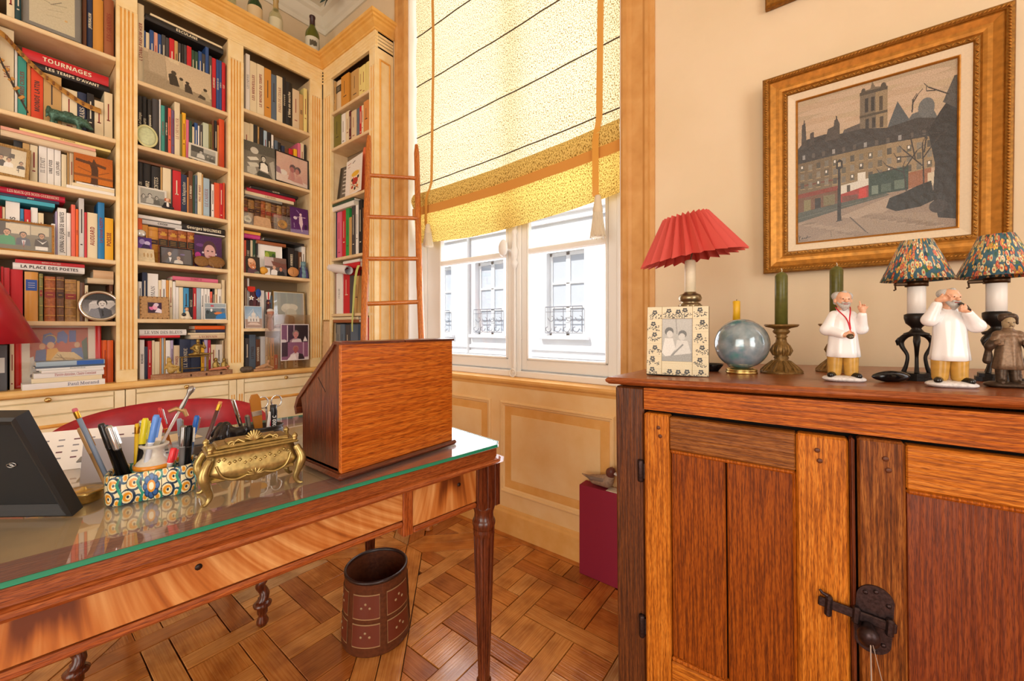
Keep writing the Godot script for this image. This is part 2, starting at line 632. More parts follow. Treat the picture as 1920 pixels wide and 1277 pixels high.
func make_floor()->void:
	var slab:=struct("floor",box2(Vector3(XW-.3,-0.2,ZW-.3),Vector3(XR+.3,-0.012,ZR+.3),0.0),flat("#2a150a",0.8))
	var far:=struct("floor",box2(Vector3(-.28,-0.1,ZW),Vector3(XR,-0.001,ZR),0.0),timber("floor far","x",[[0.0,"#8a4a1e"],[0.5,"#b87238"],[1.0,"#d09050"]],0.3))
	var far2:=struct("floor",box2(Vector3(XW,-0.1,.62),Vector3(-.28,-0.001,ZR),0.0),timber("floor far","x",[],0.3))
	var tones:=[]
	var sets:=[["#a4561a","#d4843a","#e4a256"],["#b2642a","#de9448","#eeb26c"],["#964c1a","#c47432","#d89048"],["#b87034","#e4a058","#f4c280"],["#84441c","#b4682e","#c88444"],["#a66c3c","#d2a068","#e4be90"]]
	for i in sets.size():
		tones.append(timber("oak block %d" % i,"u",[[0.0,sets[i][0]],[0.5,sets[i][1]],[1.0,sets[i][2]]],0.24,0.45,1.0,0.3))
	var rng:=RandomNumberGenerator.new()
	rng.seed=411
	var P:=0.23
	var hw:=0.0395
	var clip:=PackedVector2Array([Vector2(XW+.02,ZW+.052),Vector2(-.28,ZW+.052),Vector2(-.28,.62),Vector2(XW+.02,.62)])
	for pk in range(-2,3):
		for pm in range(-2,4):
			var u: float=0.36+pk*1.502
			var v: float=-2.31+pm*1.502
			var c:=Vector2((u+v)*0.5,(v-u)*0.5)
			if c.x<-4.2 or c.x>0.6 or c.y<-2.6 or c.y>1.4:
				continue
			var R:=0.751
			var inner:=R-0.118
			var dia:=PackedVector2Array([c+Vector2(inner,0),c+Vector2(0,inner),c-Vector2(inner,0),c-Vector2(0,inner)])
			var corner:=[Vector2(1,0),Vector2(0,1),Vector2(-1,0),Vector2(0,-1)]
			for e in 4:
				var a: Vector2=corner[e]
				var b: Vector2=corner[(e+1) % 4]
				block(PackedVector2Array([c+a*inner,c+a*R,c+b*R,c+b*inner]),clip,(b-a).normalized(),tones,rng,slab)
			for i in range(-4,5):
				for j in range(-4,5):
					var q:=c+Vector2(i,j)*P
					if posmod(i+j,2)==0:
						cut(q+Vector2(-hw,-P+hw),q+Vector2(hw,P-hw),dia,clip,Vector2(0,1),tones,rng,slab)
					else:
						cut(q+Vector2(-P+hw,-hw),q+Vector2(P-hw,hw),dia,clip,Vector2(1,0),tones,rng,slab)
					var lo:=q+Vector2(hw,hw)
					var hi:=q+Vector2(P-hw,P-hw)
					var way:=Vector2(1,0) if rng.randf()<0.6 else Vector2(0,1)
					if rng.randf()<0.35:
						var t:=rng.randf_range(0.3,0.7)
						if way.x>0.5:
							cut(lo,Vector2(hi.x,lerpf(lo.y,hi.y,t)),dia,clip,way,tones,rng,slab)
							cut(Vector2(lo.x,lerpf(lo.y,hi.y,t)),hi,dia,clip,way,tones,rng,slab)
						else:
							cut(lo,Vector2(lerpf(lo.x,hi.x,t),hi.y),dia,clip,way,tones,rng,slab)
							cut(Vector2(lerpf(lo.x,hi.x,t),lo.y),hi,dia,clip,way,tones,rng,slab)
					else:
						cut(lo,hi,dia,clip,way,tones,rng,slab)
	block(PackedVector2Array([Vector2(XW+.02,ZW),Vector2(-.28,ZW),Vector2(-.28,ZW+.05),Vector2(XW+.02,ZW+.05)]),PackedVector2Array([Vector2(-4,-3),Vector2(4,-3),Vector2(4,3),Vector2(-4,3)]),Vector2(1,0),tones,rng,slab)
func cut(lo: Vector2,hi: Vector2,dia: PackedVector2Array,clip: PackedVector2Array,way: Vector2,tones: Array,rng: RandomNumberGenerator,slab: Node)->void:
	for r in Geometry2D.intersect_polygons(PackedVector2Array([lo,Vector2(hi.x,lo.y),hi,Vector2(lo.x,hi.y)]),dia):
		block(r,clip,way,tones,rng,slab)
func block(poly: PackedVector2Array,clip: PackedVector2Array,way: Vector2,tones: Array,rng: RandomNumberGenerator,slab: Node)->void:
	var tone: int=[0,0,1,1,1,2,3,3,4,5][rng.randi() % 10]
	var off:=Vector2(rng.randf()*3.0,rng.randf()*3.0)
	var rise:=rng.randf_range(-0.0008,0.0006)
	var gap:=rng.randf_range(0.0009,0.0024)
	for r in Geometry2D.intersect_polygons(poly,clip):
		for q in Geometry2D.offset_polygon(r,-gap,Geometry2D.JOIN_MITER):
			if q.size()<3 or absf(poly_area(q))<0.0006:
				continue
			if poly_area(q)<0:
				q.reverse()
			var top=Geometry2D.offset_polygon(q,-0.0012,Geometry2D.JOIN_MITER)
			if top.size() != 1 or top[0].size() != q.size():
				top=[q]
			var t: PackedVector2Array=top[0]
			if poly_area(t)<0:
				t.reverse()
			var st:=st0()
			st.set_smooth_group(-1)
			var side:=Vector2(-way.y,way.x)
			var best:=0
			for i in t.size():
				if t[i].distance_to(q[0])<t[best].distance_to(q[0]):
					best=i
			var n:=q.size()
			var c0:=Vector2.ZERO
			for p in t:
				c0+=p/n
			var uvf:=func(p: Vector2)->Vector2: return Vector2(p.dot(way),p.dot(side))+off
			for i in n:
				var a:=t[(best+i) % n]
				var b:=t[(best+i+1) % n]
				var qa:=q[i]
				var qb:=q[(i+1) % n]
				tri(st,Vector3(c0.x,rise,c0.y),Vector3(b.x,rise,b.y),Vector3(a.x,rise,a.y),uvf.call(c0),uvf.call(b),uvf.call(a))
				quad(st,Vector3(a.x,rise,a.y),Vector3(b.x,rise,b.y),Vector3(qb.x,rise-.0012,qb.y),Vector3(qa.x,rise-.0012,qa.y),uvf.call(a),uvf.call(b),uvf.call(qb),uvf.call(qa))
				quad(st,Vector3(qa.x,rise-.0012,qa.y),Vector3(qb.x,rise-.0012,qb.y),Vector3(qb.x,-.012,qb.y),Vector3(qa.x,-.012,qa.y),uvf.call(qa),uvf.call(qb),uvf.call(qb),uvf.call(qa))
			add("parquet_block",done(st),tones[tone],slab)
func poly_area(q: PackedVector2Array)->float:
	var a:=0.0
	for i in q.size():
		a+=q[i].cross(q[(i+1) % q.size()])
	return a*0.5
func make_window(n: int,w: Array)->void:
	var x0: float=w[0]
	var x1: float=w[1]
	var y0: float=w[2]
	var y1: float=w[3]
	var zf:=ZW-0.11
	var root:=Node3D.new()
	root.name="window_%d" % n
	add_child(root,true)
	root.set_meta("kind","structure")
	var ww: StandardMaterial3D=M["whitewood"]
	var st:=st0()
	bx(st,Vector3(x0,y0,zf-.06),Vector3(x1,y0+.036,zf+.03),.004)
	bx(st,Vector3(x0,y1-.05,zf-.06),Vector3(x1,y1,zf+.02),.004)
	bx(st,Vector3(x0,y0,zf-.06),Vector3(x0+.07,y1,zf+.012),.004)
	bx(st,Vector3(x1-.07,y0,zf-.06),Vector3(x1,y1,zf+.012),.004)
	add("window_frame",done(st),ww,root)
	st=st0()
	bx(st,Vector3(x0-.004,y0,zf),Vector3(x0+.012,y1,ZW+.004),.002)
	bx(st,Vector3(x1-.012,y0,zf),Vector3(x1+.004,y1,ZW+.004),.002)
	bx(st,Vector3(x0,y1-.012,zf),Vector3(x1,y1+.004,ZW+.004),.002)
	add("jamb_lining",done(st),ww,root)
	var xm:=(x0+x1)*0.5+0.09 if n==1 else (x0+x1)*0.5
	for s in [[x0+.07,xm-.001,.13,.07],[xm+.001,x1-.07,.07,.05]]:
		var sash:=add("sash",ArrayMesh.new(),ww,root)
		st=st0()
		var a: float=s[0]
		var b: float=s[1]
		var la: float=s[2]
		var lb: float=s[3]
		bx(st,Vector3(a,y0+.04,zf-.045),Vector3(a+la,y1-.055,zf),.004)
		bx(st,Vector3(b-lb,y0+.04,zf-.045),Vector3(b,y1-.055,zf),.004)
		bx(st,Vector3(a+la-.004,y0+.04,zf-.044),Vector3(b-lb+.004,y0+.10,zf-.001),.004)
		bx(st,Vector3(a+la-.004,y1-.11,zf-.044),Vector3(b-lb+.004,y1-.055,zf-.001),.004)
		for e in [[a+la,y0+.10,a+la+.014,y1-.11],[b-lb-.014,y0+.10,b-lb,y1-.11],[a+la,y0+.10,b-lb,y0+.114]]:
			bx(st,Vector3(e[0],e[1],zf-.03),Vector3(e[2],e[3],zf+.006),.005)
		var rails:=[1.578,2.26,2.94]
		for yr in rails:
			bx(st,Vector3(a+la,yr,zf-.04),Vector3(b-lb,yr+.036,zf+.004),.008)
		sash.mesh=done(st)
		var gl:=glass()
		var edge:=[y0+.10]
		for yr in rails:
			edge.append(yr)
			edge.append(yr+.036)
		edge.append(y1-.11)
		for k in range(0,edge.size(),2):
			add("pane",box2(Vector3(a+la-.002,edge[k]-.004,zf-.026),Vector3(b-lb+.002,edge[k+1]+.004,zf-.022),0.0),gl,sash)
		if n==1:
			var hx: float=b-lb*.35 if a<xm-.2 else a+la*.4
			add("hinge_stop",box2(Vector3(hx-.008,1.085,zf),Vector3(hx+.008,1.1,zf+.012),.003),ww,sash)
	if n==1:
		var bolt:=add("espagnolette_bolt",ArrayMesh.new(),ww,root)
		st=st0()
		var bxm:=xm
		bx(st,Vector3(bxm-.035,y0+.03,zf),Vector3(bxm+.035,y1-.06,zf+.014),.006)
		var prof:=[Vector2(.0,y0+.02),Vector2(.014,y0+.02),Vector2(.017,y0+.03),Vector2(.009,y0+.05),Vector2(.014,y0+.07),Vector2(.009,y0+.09),Vector2(.008,1.50),Vector2(.016,1.515),Vector2(.021,1.535),Vector2(.012,1.55),Vector2(.02,1.58),Vector2(.023,1.61),Vector2(.014,1.63),Vector2(.013,1.70),Vector2(.02,1.715),Vector2(.012,1.74),Vector2(.019,1.77),Vector2(.009,1.80),Vector2(.008,y1-.1),Vector2(0,y1-.1)]
		lathe(st,prof,12,Transform3D(Basis.IDENTITY,Vector3(bxm,0,zf+.024)))
		bolt.mesh=done(st)
		st=st0()
		lathe(st,v2([0,0,.008,0,.008,.03,.03,.034,.034,.042,.026,.052,0,.056]),16,Transform3D(Basis(Vector3.RIGHT,PI/2),Vector3(bxm-.05,1.62,zf+.03)),1.5)
		add("bolt_knob",done(st),ww,bolt)
		st=st0()
		tube(st,[Vector3(bxm-.05,1.62,zf+.035),Vector3(bxm,1.6,zf+.03)],[.007],6)
		add("bolt_arm",done(st),ww,bolt)
		st=st0()
		var ring:=[]
		for k in 14:
			ring.append(Vector3(bxm+cos(TAU*k/14)*.022,y0+.024+sin(TAU*k/14)*.022,zf+.045))
		tube(st,ring,[.004],6,true)
		add("pull_ring",done(st),ww,bolt)
	st=st0()
	var cp:=v2([0,0,0,.022,.012,.03,.03,.03,.036,.022,.05,.018,.10,.018,.112,.026,.125,.026,.13,.012,.15,.010,.15,0])
	var cs:=add("window_casing",ArrayMesh.new(),M["casing"],root)
	var plan:=v2([x1,0.001 if n==1 else .0,x1,y1,x0,y1,x0,0.001])
	var rows:=[]
	var pr:=[]
	for q in cp:
		pr.append(Vector2(-q.x,q.y))
	moulding(st,pr,plan,false,"z")
	cs.mesh=done(st)
	cs.position=Vector3(0,0,ZW-.001)
func glass()->StandardMaterial3D:
	if not M.has("glass"):
		var m:=StandardMaterial3D.new()
		m.albedo_color=Color(0.95,0.98,1.0,0.04)
		m.transparency=BaseMaterial3D.TRANSPARENCY_ALPHA
		m.roughness=0.02
		m.metallic_specular=0.5
		M["glass"]=m
	return M["glass"]
func make_wainscot(w: Array)->void:
	var x0: float=w[0]+.001
	var x1: float=w[1]-.001
	var root:=Node3D.new()
	root.name="trim_2"
	root.set_meta("kind","structure")
	add_child(root,true)
	add("wainscot_board",box2(Vector3(x0,.12,ZW-.02),Vector3(x1,.85,ZW+.006),.001),M["panelpaint"],root)
	var st:=st0()
	moulding(st,v2([0,.822,.008,.822,.012,.836,.022,.846,.026,.856,.024,.868,-.13,.868]),v2([x0,ZW,x1,ZW]))
	add("cap_rail",done(st),M["panelglaze"],root)
	for p in [[x0+.06,-1.503],[-1.43,x1-.03]]:
		var a: float=p[0]
		var b: float=p[1]
		st=st0()
		moulding(st,v2([0,0,0,.006,.006,.012,.012,.012,.016,.006,.022,.006,.028,.002,.03,0]),v2([a,.225,b,.225,b,.742,a,.742]),true,"z")
		var pm:=add("panel_moulding",done(st),M["panelpaint"],root)
		pm.position.z=ZW+.006
		var pp:=add("panel",box2(Vector3(a+.03,.255,ZW+.003),Vector3(b-.03,.712,ZW+.0075),.001),M["panelglaze"],root)
		add("panel_field",box2(Vector3(a+.075,.30,ZW+.005),Vector3(b-.075,.667,ZW+.0095),.0015),M["panelpaint"],pp)
	st=st0()
	moulding(st,v2([0,0,.02,0,.02,.115,.014,.125,.012,.135,.006,.142,0,.145]),v2([x0,ZW,x1,ZW]))
	struct("baseboard_window",done(st),M["panelglaze"])
	st=st0()
	moulding(st,v2([0,0,.02,0,.02,.115,.014,.125,.006,.142,0,.145]),v2([w[1]+.152,ZW,1.09,ZW]))
	struct("baseboard_right",done(st),M["panelglaze"])
func make_street()->void:
	var zf:=-9.0
	var wallm:=mottled("limewash",["#e2e2e4","#ebebec","#f2f2f2"],0.9,0.3)
	var stone:=flat("#e6e6ea",0.9)
	var root:=thing("apartment_building","pale rendered apartment house across the street seen through the window","building",Vector3(0,0,zf))
	var wins:=[]
	for c in [-12.3,-9.95,-7.78,-5.18,-2.58,0.02,2.62]:
		wins.append(c)
	var st:=st0()
	var xs:=[-16.0]
	for c in wins:
		xs.append(c-.56)
		xs.append(c+.56)
	xs.append(8.0)
	var ys:=[-4.0,-2.6,-.5,.93,3.15,4.55,6.7,9.0]
	for i in range(0,xs.size()-1,1):
		if i % 2==0:
			bx(st,Vector3(xs[i],-4,-.5),Vector3(xs[i+1],9,0),0.0)
		else:
			for j in range(0,ys.size()-1,2):
				bx(st,Vector3(xs[i],ys[j],-.5),Vector3(xs[i+1],ys[j+1] if j+1<ys.size() else 9.0,0),0.0)
	add("facade",done(st),wallm,root)
	st=st0()
	for yy in [.34,.52,3.9,4.1]:
		bx(st,Vector3(-16,yy,0),Vector3(8,yy+.1,.07),.015)
	add("string_course",done(st),stone,root)
	add("drainpipe",box2(Vector3(-8.62,-4,.0),Vector3(-8.52,9,.1),.03),flat("#b4b6ba",0.6),root)
	var pane:=flat("#b2bcc8",0.15)
	var iron:=flat("#6a707c",0.6)
	for c in wins:
		for base in [.93,4.55]:
			var wn:=Node3D.new()
			wn.name=numbered("house_window",root)
			root.add_child(wn,true)
			wn.position=Vector3(c,base,0)
			st=st0()
			for e in [[-.56,0,-.48,2.22],[.48,0,.56,2.22],[-.06,0,.06,2.22],[-.56,0,.56,.1],[-.56,2.12,.56,2.22],[-.5,.72,.5,.77],[-.5,1.36,.5,1.41]]:
				bx(st,Vector3(e[0],e[1],-.24),Vector3(e[2],e[3],-.17),.01)
			add("casement",done(st),flat("#f4f4f4",0.5),wn)
			add("pane",box2(Vector3(-.5,.08,-.225),Vector3(.5,2.16,-.215),0.0),pane,wn)
			st=st0()
			prism(st,v2([.02,2.1,-.06,2.1,-.4,2.1,-.36,1.5,-.22,.9,-.1,.5,-.04,.1,.02,.1]),-.3,-.28)
			add("curtain",done(st),flat("#f6f6f6",0.9),wn)
			add("sill",box2(Vector3(-.72,-.1,-.2),Vector3(.72,0,.14),.015),stone,wn)
			st=st0()
			for e in [[-.55,.06,.55,.085],[-.55,.74,.55,.77],[-.55,.62,.55,.635]]:
				bx(st,Vector3(e[0],e[1],.06),Vector3(e[2],e[3],.085),.003)
			for k in 4:
				var x:=-.41+k*.273
				for s in [1.0,-1.0]:
					var sp:=[]
					for i in 15:
						var t:=i/14.0*4.6
						var r:=.115-.017*t
						sp.append(Vector3(x+s*.06+cos(t+PI)*r*s,.33+s*.14+sin(t+PI)*r,.072))
					tube(st,sp,[.011],4)
				tube(st,[Vector3(x-.137,.07,.072),Vector3(x-.137,.75,.072)],[.01],4)
			tube(st,[Vector3(.545,.07,.072),Vector3(.545,.75,.072)],[.01],4)
			add("railing",done(st),iron,wn)
	var road:=struct("ground",box2(Vector3(-18,-4.4,-9),Vector3(10,-4.2,-2.2),0.0),flat("#8a8a8c",0.9))
const BAYZ:=[[.034,-.419],[-.509,-.962],[-1.054,-1.513]]
const SHELF_A:=[[2.70,2.232,1.905,1.540,1.190],[2.617,2.236,1.888,1.550,1.208],[2.690,2.243,1.883,1.541,1.150]]
const SHELF_B:=[2.85,2.565,2.150,1.698,1.262]
const COUNTER:=0.842
func pilaster(st: SurfaceTool,w: float,y0: float,y1: float,f0: float,f1: float,nf: int,d: float)->void:
	bx(st,Vector3(-w/2,y0,-d),Vector3(w/2,f0,0),.002)
	bx(st,Vector3(-w/2,f1,-d),Vector3(w/2,y1,0),.002)
	var pitch:=w*.74/nf
	var r:=pitch*.3
	var poly:=[Vector2(-w/2,0)]
	for k in nf:
		var cx:=(k-(nf-1)/2.0)*pitch
		for i in 7:
			var t:=PI*i/6.0
			poly.append(Vector2(cx-cos(t)*r,sin(t)*.0075))
	poly.append(Vector2(w/2,0))
	poly.append(Vector2(w/2,d))
	poly.append(Vector2(-w/2,d))
	prism(st,poly,0.0,f1-f0,Transform3D(Basis(Vector3(1,0,0),Vector3(0,0,-1),Vector3(0,1,0)),Vector3(0,f0,0)))
func make_bookcase()->void:
	var root:=thing("bookcase","tall cream and ochre three-bay bookcase with fluted pilasters along the left wall","bookcase",Vector3(XA,0,0))
	var cream: StandardMaterial3D=M["cream"]
	var sp: StandardMaterial3D=M["shelfpaint"]
	var face:=Basis(Vector3.UP,PI/2)
	var depth:=XA-XW-.006
	add("back_panel",box2(Vector3(-depth,COUNTER,ZB+.004),Vector3(-depth+.01,3.26,.124),.001),M["darkback"],root)
	for z in [[.124,.034],[-.419,-.509],[-.962,-1.054],[-1.513,-1.608]]:
		var st:=st0()
		var w: float=z[0]-z[1]
		pilaster(st,w,COUNTER,3.12,.91,3.0,4 if w>.08 else 3,.022)
		var p:=add("pilaster",done(st),cream,root,Vector3(0,0,(z[0]+z[1])/2),Vector3(0,PI/2,0))
		add("flute_glaze",box2(Vector3(-w*.40,.915,-.0062),Vector3(w*.40,2.995,-.0036),0.0),M["glaze"],p)
		add("partition",box2(Vector3(-depth+.01,COUNTER,z[1]+.004),Vector3(-.022,3.12,z[0]-.004),.001),sp,root)
	for b in 3:
		for y in SHELF_A[b]:
			if b==2 and y<1.2:
				add("shelf",box2(Vector3(-depth+.011,y-.022,BAYZ[b][1]-.003),Vector3(-.004,y,BAYZ[b][0]+.003),.003),sp,root)
			else:
				add("shelf",box2(Vector3(-depth+.011,y-.024,BAYZ[b][1]-.003),Vector3(-.002,y,BAYZ[b][0]+.003),.004),sp,root)
	var st:=st0()
	frieze(st,v2([0,.124,0,ZB]))
	add("frieze",done(st),cream,root)
	st=st0()
	bx(st,Vector3(-depth,3.244,ZB+.003),Vector3(-.03,3.25,.124),.001)
	bx(st,Vector3(-depth,3.29,ZB+.003),Vector3(.01,3.308,.124),.001)
	add("top_board",done(st),cream,root)
	st=st0()
	moulding(st,CORNICE,v2([0,.124,0,ZB-.0]))
	st=st0()
	cornice_run(st,[Vector2(0,.124),Vector2(0,ZB),Vector2(10,ZB)],0,0.0)
	add("cornice",done(st),M["cornice"],root)
	var rb:=thing("bookcase","narrow return bay of the bookcase standing between the corner and the window","bookcase",Vector3(XA,0,ZB))
	var xe:=-2.44-XA
	var db:=ZB-ZW-.004
	add("back_panel",box2(Vector3(-.25,COUNTER,-db),Vector3(xe-.02,3.26,-db+.008),.001),M["darkback"],rb)
	for s in [[.008,.132,3],[.655,xe,2]]:
		st=st0()
		var w: float=s[1]-s[0]
		pilaster(st,w,.0 if s[0]>.5 else COUNTER,3.12,.91,3.0,s[2],.022)
		var p:=add("pilaster",done(st),cream,rb,Vector3((s[0]+s[1])/2,0,0))
		add("flute_glaze",box2(Vector3(-w*.40,.915,-.0062),Vector3(w*.40,2.995,-.0036),0.0),M["glaze"],p)
	add("partition",box2(Vector3(.008,COUNTER,-db+.008),Vector3(.128,3.12,-.022),.001),sp,rb)
	st=st0()
	bx(st,Vector3(xe-.022,0,-db),Vector3(xe,3.25,-.022),.001)
	add("end_panel",done(st),cream,rb)
	st=st0()
	moulding(st,v2([0,0,0,.003,.005,.007,.010,.007,.014,.001]),v2([-db+.025,.2,-.035,.2,-.035,3.05,-db+.025,3.05]),true,"z")
	var em:=add("end_moulding",done(st),M["glaze"],rb)
	em.basis=Basis(Vector3.UP,PI/2)
	em.position=Vector3(xe,0,0)
	em.basis=Basis(Vector3(0,0,1),Vector3(0,1,0),Vector3(1,0,0))
	for y in SHELF_B:
		add("shelf",box2(Vector3(.10,y-.022,-db+.009),Vector3(xe-.023,y,-.002),.004),sp,rb)
	st=st0()
	frieze(st,v2([0,0,xe,0,xe,-db]))
	add("frieze",done(st),cream,rb)
	add("top_board",box2(Vector3(-.25,3.29,-db),Vector3(xe,3.308,.0),.001),cream,rb)
	st=st0()
	cornice_run(st,[Vector2(0,1),Vector2(0,0),Vector2(xe,0),Vector2(xe,-db)],1,0.0)
	add("cornice",done(st),M["cornice"],rb)
	make_base_units()
var CORNICE:=v2([0,3.236,.008,3.238,.010,3.250,.016,3.254,.034,3.270,.040,3.284,.052,3.290,.054,3.303,.064,3.308,.066,3.328,.0,3.328])
func frieze(st: SurfaceTool,plan: Array)->void:
	var prof:=[Vector2(-.02,3.12),Vector2(0,3.12)]
	var y:=3.132
	prof.append(Vector2(0,y))
	for k in 4:
		for i in 5:
			var t:=PI*i/4.0
			prof.append(Vector2(-.0085*sin(t) if k % 2==0 else -.007*sin(t),y+.020*i/4.0))
		y+=.024
		prof.append(Vector2(0,y))
	prof.append(Vector2(0,3.25))
	prof.append(Vector2(-.02,3.25))
	moulding(st,prof,plan)
func cornice_run(st: SurfaceTool,plan: Array,first: int,_z: float)->void:
	var whole:=st0()
	if first==0:
		var a: Vector2=plan[0]
		var b: Vector2=plan[1]
		st.set_smooth_group(-1)
		for k in CORNICE.size()-1:
			var p: Vector2=CORNICE[k]
			var q: Vector2=CORNICE[k+1]
			quad(st,Vector3(a.x+p.x,p.y,a.y),Vector3(b.x+p.x,p.y,b.y+p.x),Vector3(b.x+q.x,q.y,b.y+q.x),Vector3(a.x+q.x,q.y,a.y))
	else:
		var rows:=[]
		for i in range(1,plan.size()):
			var row:=[]
			for p in CORNICE:
				var w: Vector2=plan[i]
				match i:
					1: row.append(Vector3(w.x+p.x,p.y,w.y+p.x))
					2: row.append(Vector3(w.x+p.x,p.y,w.y+p.x))
					_: row.append(Vector3(w.x+p.x,p.y,w.y))
			rows.append(row)
		st.set_smooth_group(-1)
		for i in rows.size()-1:
			for k in CORNICE.size()-1:
				quad(st,rows[i][k],rows[i+1][k],rows[i+1][k+1],rows[i][k+1])
func make_base_units()->void:
	var cream:=mottled("base cream",["#efdcae","#f5e5bd","#f9edcb"],0.5,2.2)
	var gap:=flat("#4a3826",0.9)
	var st:=st0()
	var edge:=v2([0,.800,.012,.800,.030,.806,.040,.812,.044,.822,.042,.834,.034,.842,.0,.842,-.25,.842])
	moulding(st,edge,v2([XA,.124,XA,ZB]))
	edge[-1]=Vector2(-.145,.842)
	moulding(st,edge,v2([XA,ZB,-2.513,ZB]))
	var wt:=add("worktop",done(st),M["bead"],self)
	wt.material_override=mottled("worktop glaze",["#e2b266","#ebbd73","#f1c983"],0.4,2.4)
	tag(wt,"ochre worktop with a rounded edge running under the tall bookcase","worktop")
	var xf:=-3.14
	for b in 3:
		var names:=["left","middle","right"]
		var z0: float=[.124,-.455,-1.005][b]
		var z1: float=[-.455,-1.005,-1.63][b]
		var root:=thing("base_cabinet",["cream base cabinet under the left bay behind the desk's black picture frame","cream base cabinet under the middle bay behind the red chair","cream base cabinet under the corner bay left of the slope-top box"][b],"cabinet",Vector3(xf,0,z0),Vector3(0,PI/2,0),"base cabinets under the bookcase")
		var w:=z0-z1-.004
		st=st0()
		bx(st,Vector3(.002,.0,-.27),Vector3(w,.799,-.012),.001)
		add("body",done(st),cream,root)
		bx_part("plinth",Vector3(.0,0,-.02),Vector3(w,.09,.008),root,cream)
		var pl:=.075
		for s in [[0.0,pl*.55],[w-pl*.55,w]]:
			st=st0()
			bx(st,Vector3(s[0],.09,-.012),Vector3(s[1],.799,.004),.002)
			var stile:=add("stile",done(st),cream,root)
			for k in 2:
				var cx: float=lerpf(s[0],s[1],.34+.34*k)
				bx_part("flute",Vector3(cx-.004,.16,.0035),Vector3(cx+.004,.70,.0045),stile,M["glaze"],.001)
		var a:=pl*.6
		var e:=w-pl*.6
		var tray:=bx_part("pull_out_board",Vector3(a,.775,-.012),Vector3(e,.796,.003),root,cream)
		knob(tray,Vector3((a+e)/2,.785,.003))
		bx_part("drawer",Vector3(a,.705,-.012),Vector3(e,.769,.003),root,cream)
		var door:=bx_part("door",Vector3(a,.10,-.012),Vector3(e,.698,.003),root,cream)
		st=st0()
		moulding(st,v2([0,0,0,.004,.005,.009,.012,.009,.017,.002,.02,0]),v2([a+.05,.15,e-.05,.15,e-.05,.655,a+.05,.655]),true,"z")
		var dm:=add("door_moulding",done(st),M["glaze"],door)
		dm.position.z=.003
func bx_part(called: String,lo: Vector3,hi: Vector3,parent: Node,m: Material,bev:=.003)->MeshInstance3D:
	return add(called,box2(lo,hi,bev),m,parent)
func knob(parent: Node,at: Vector3)->void:
	var st:=st0()
	lathe(st,v2([.006,0,.006,.006,.012,.011,.013,.017,.009,.022,0,.024]),12,Transform3D(Basis(Vector3.RIGHT,PI/2),Vector3.ZERO))
	add("knob",done(st),brass(),parent,at)
const DESK_Y:=0.790
func desk_xf()->Transform3D:
	return Transform3D(Basis(Vector3(-.1426,0,.9898),Vector3.UP,Vector3(.9898,0,.1426)),Vector3(-.795,0,-.985))
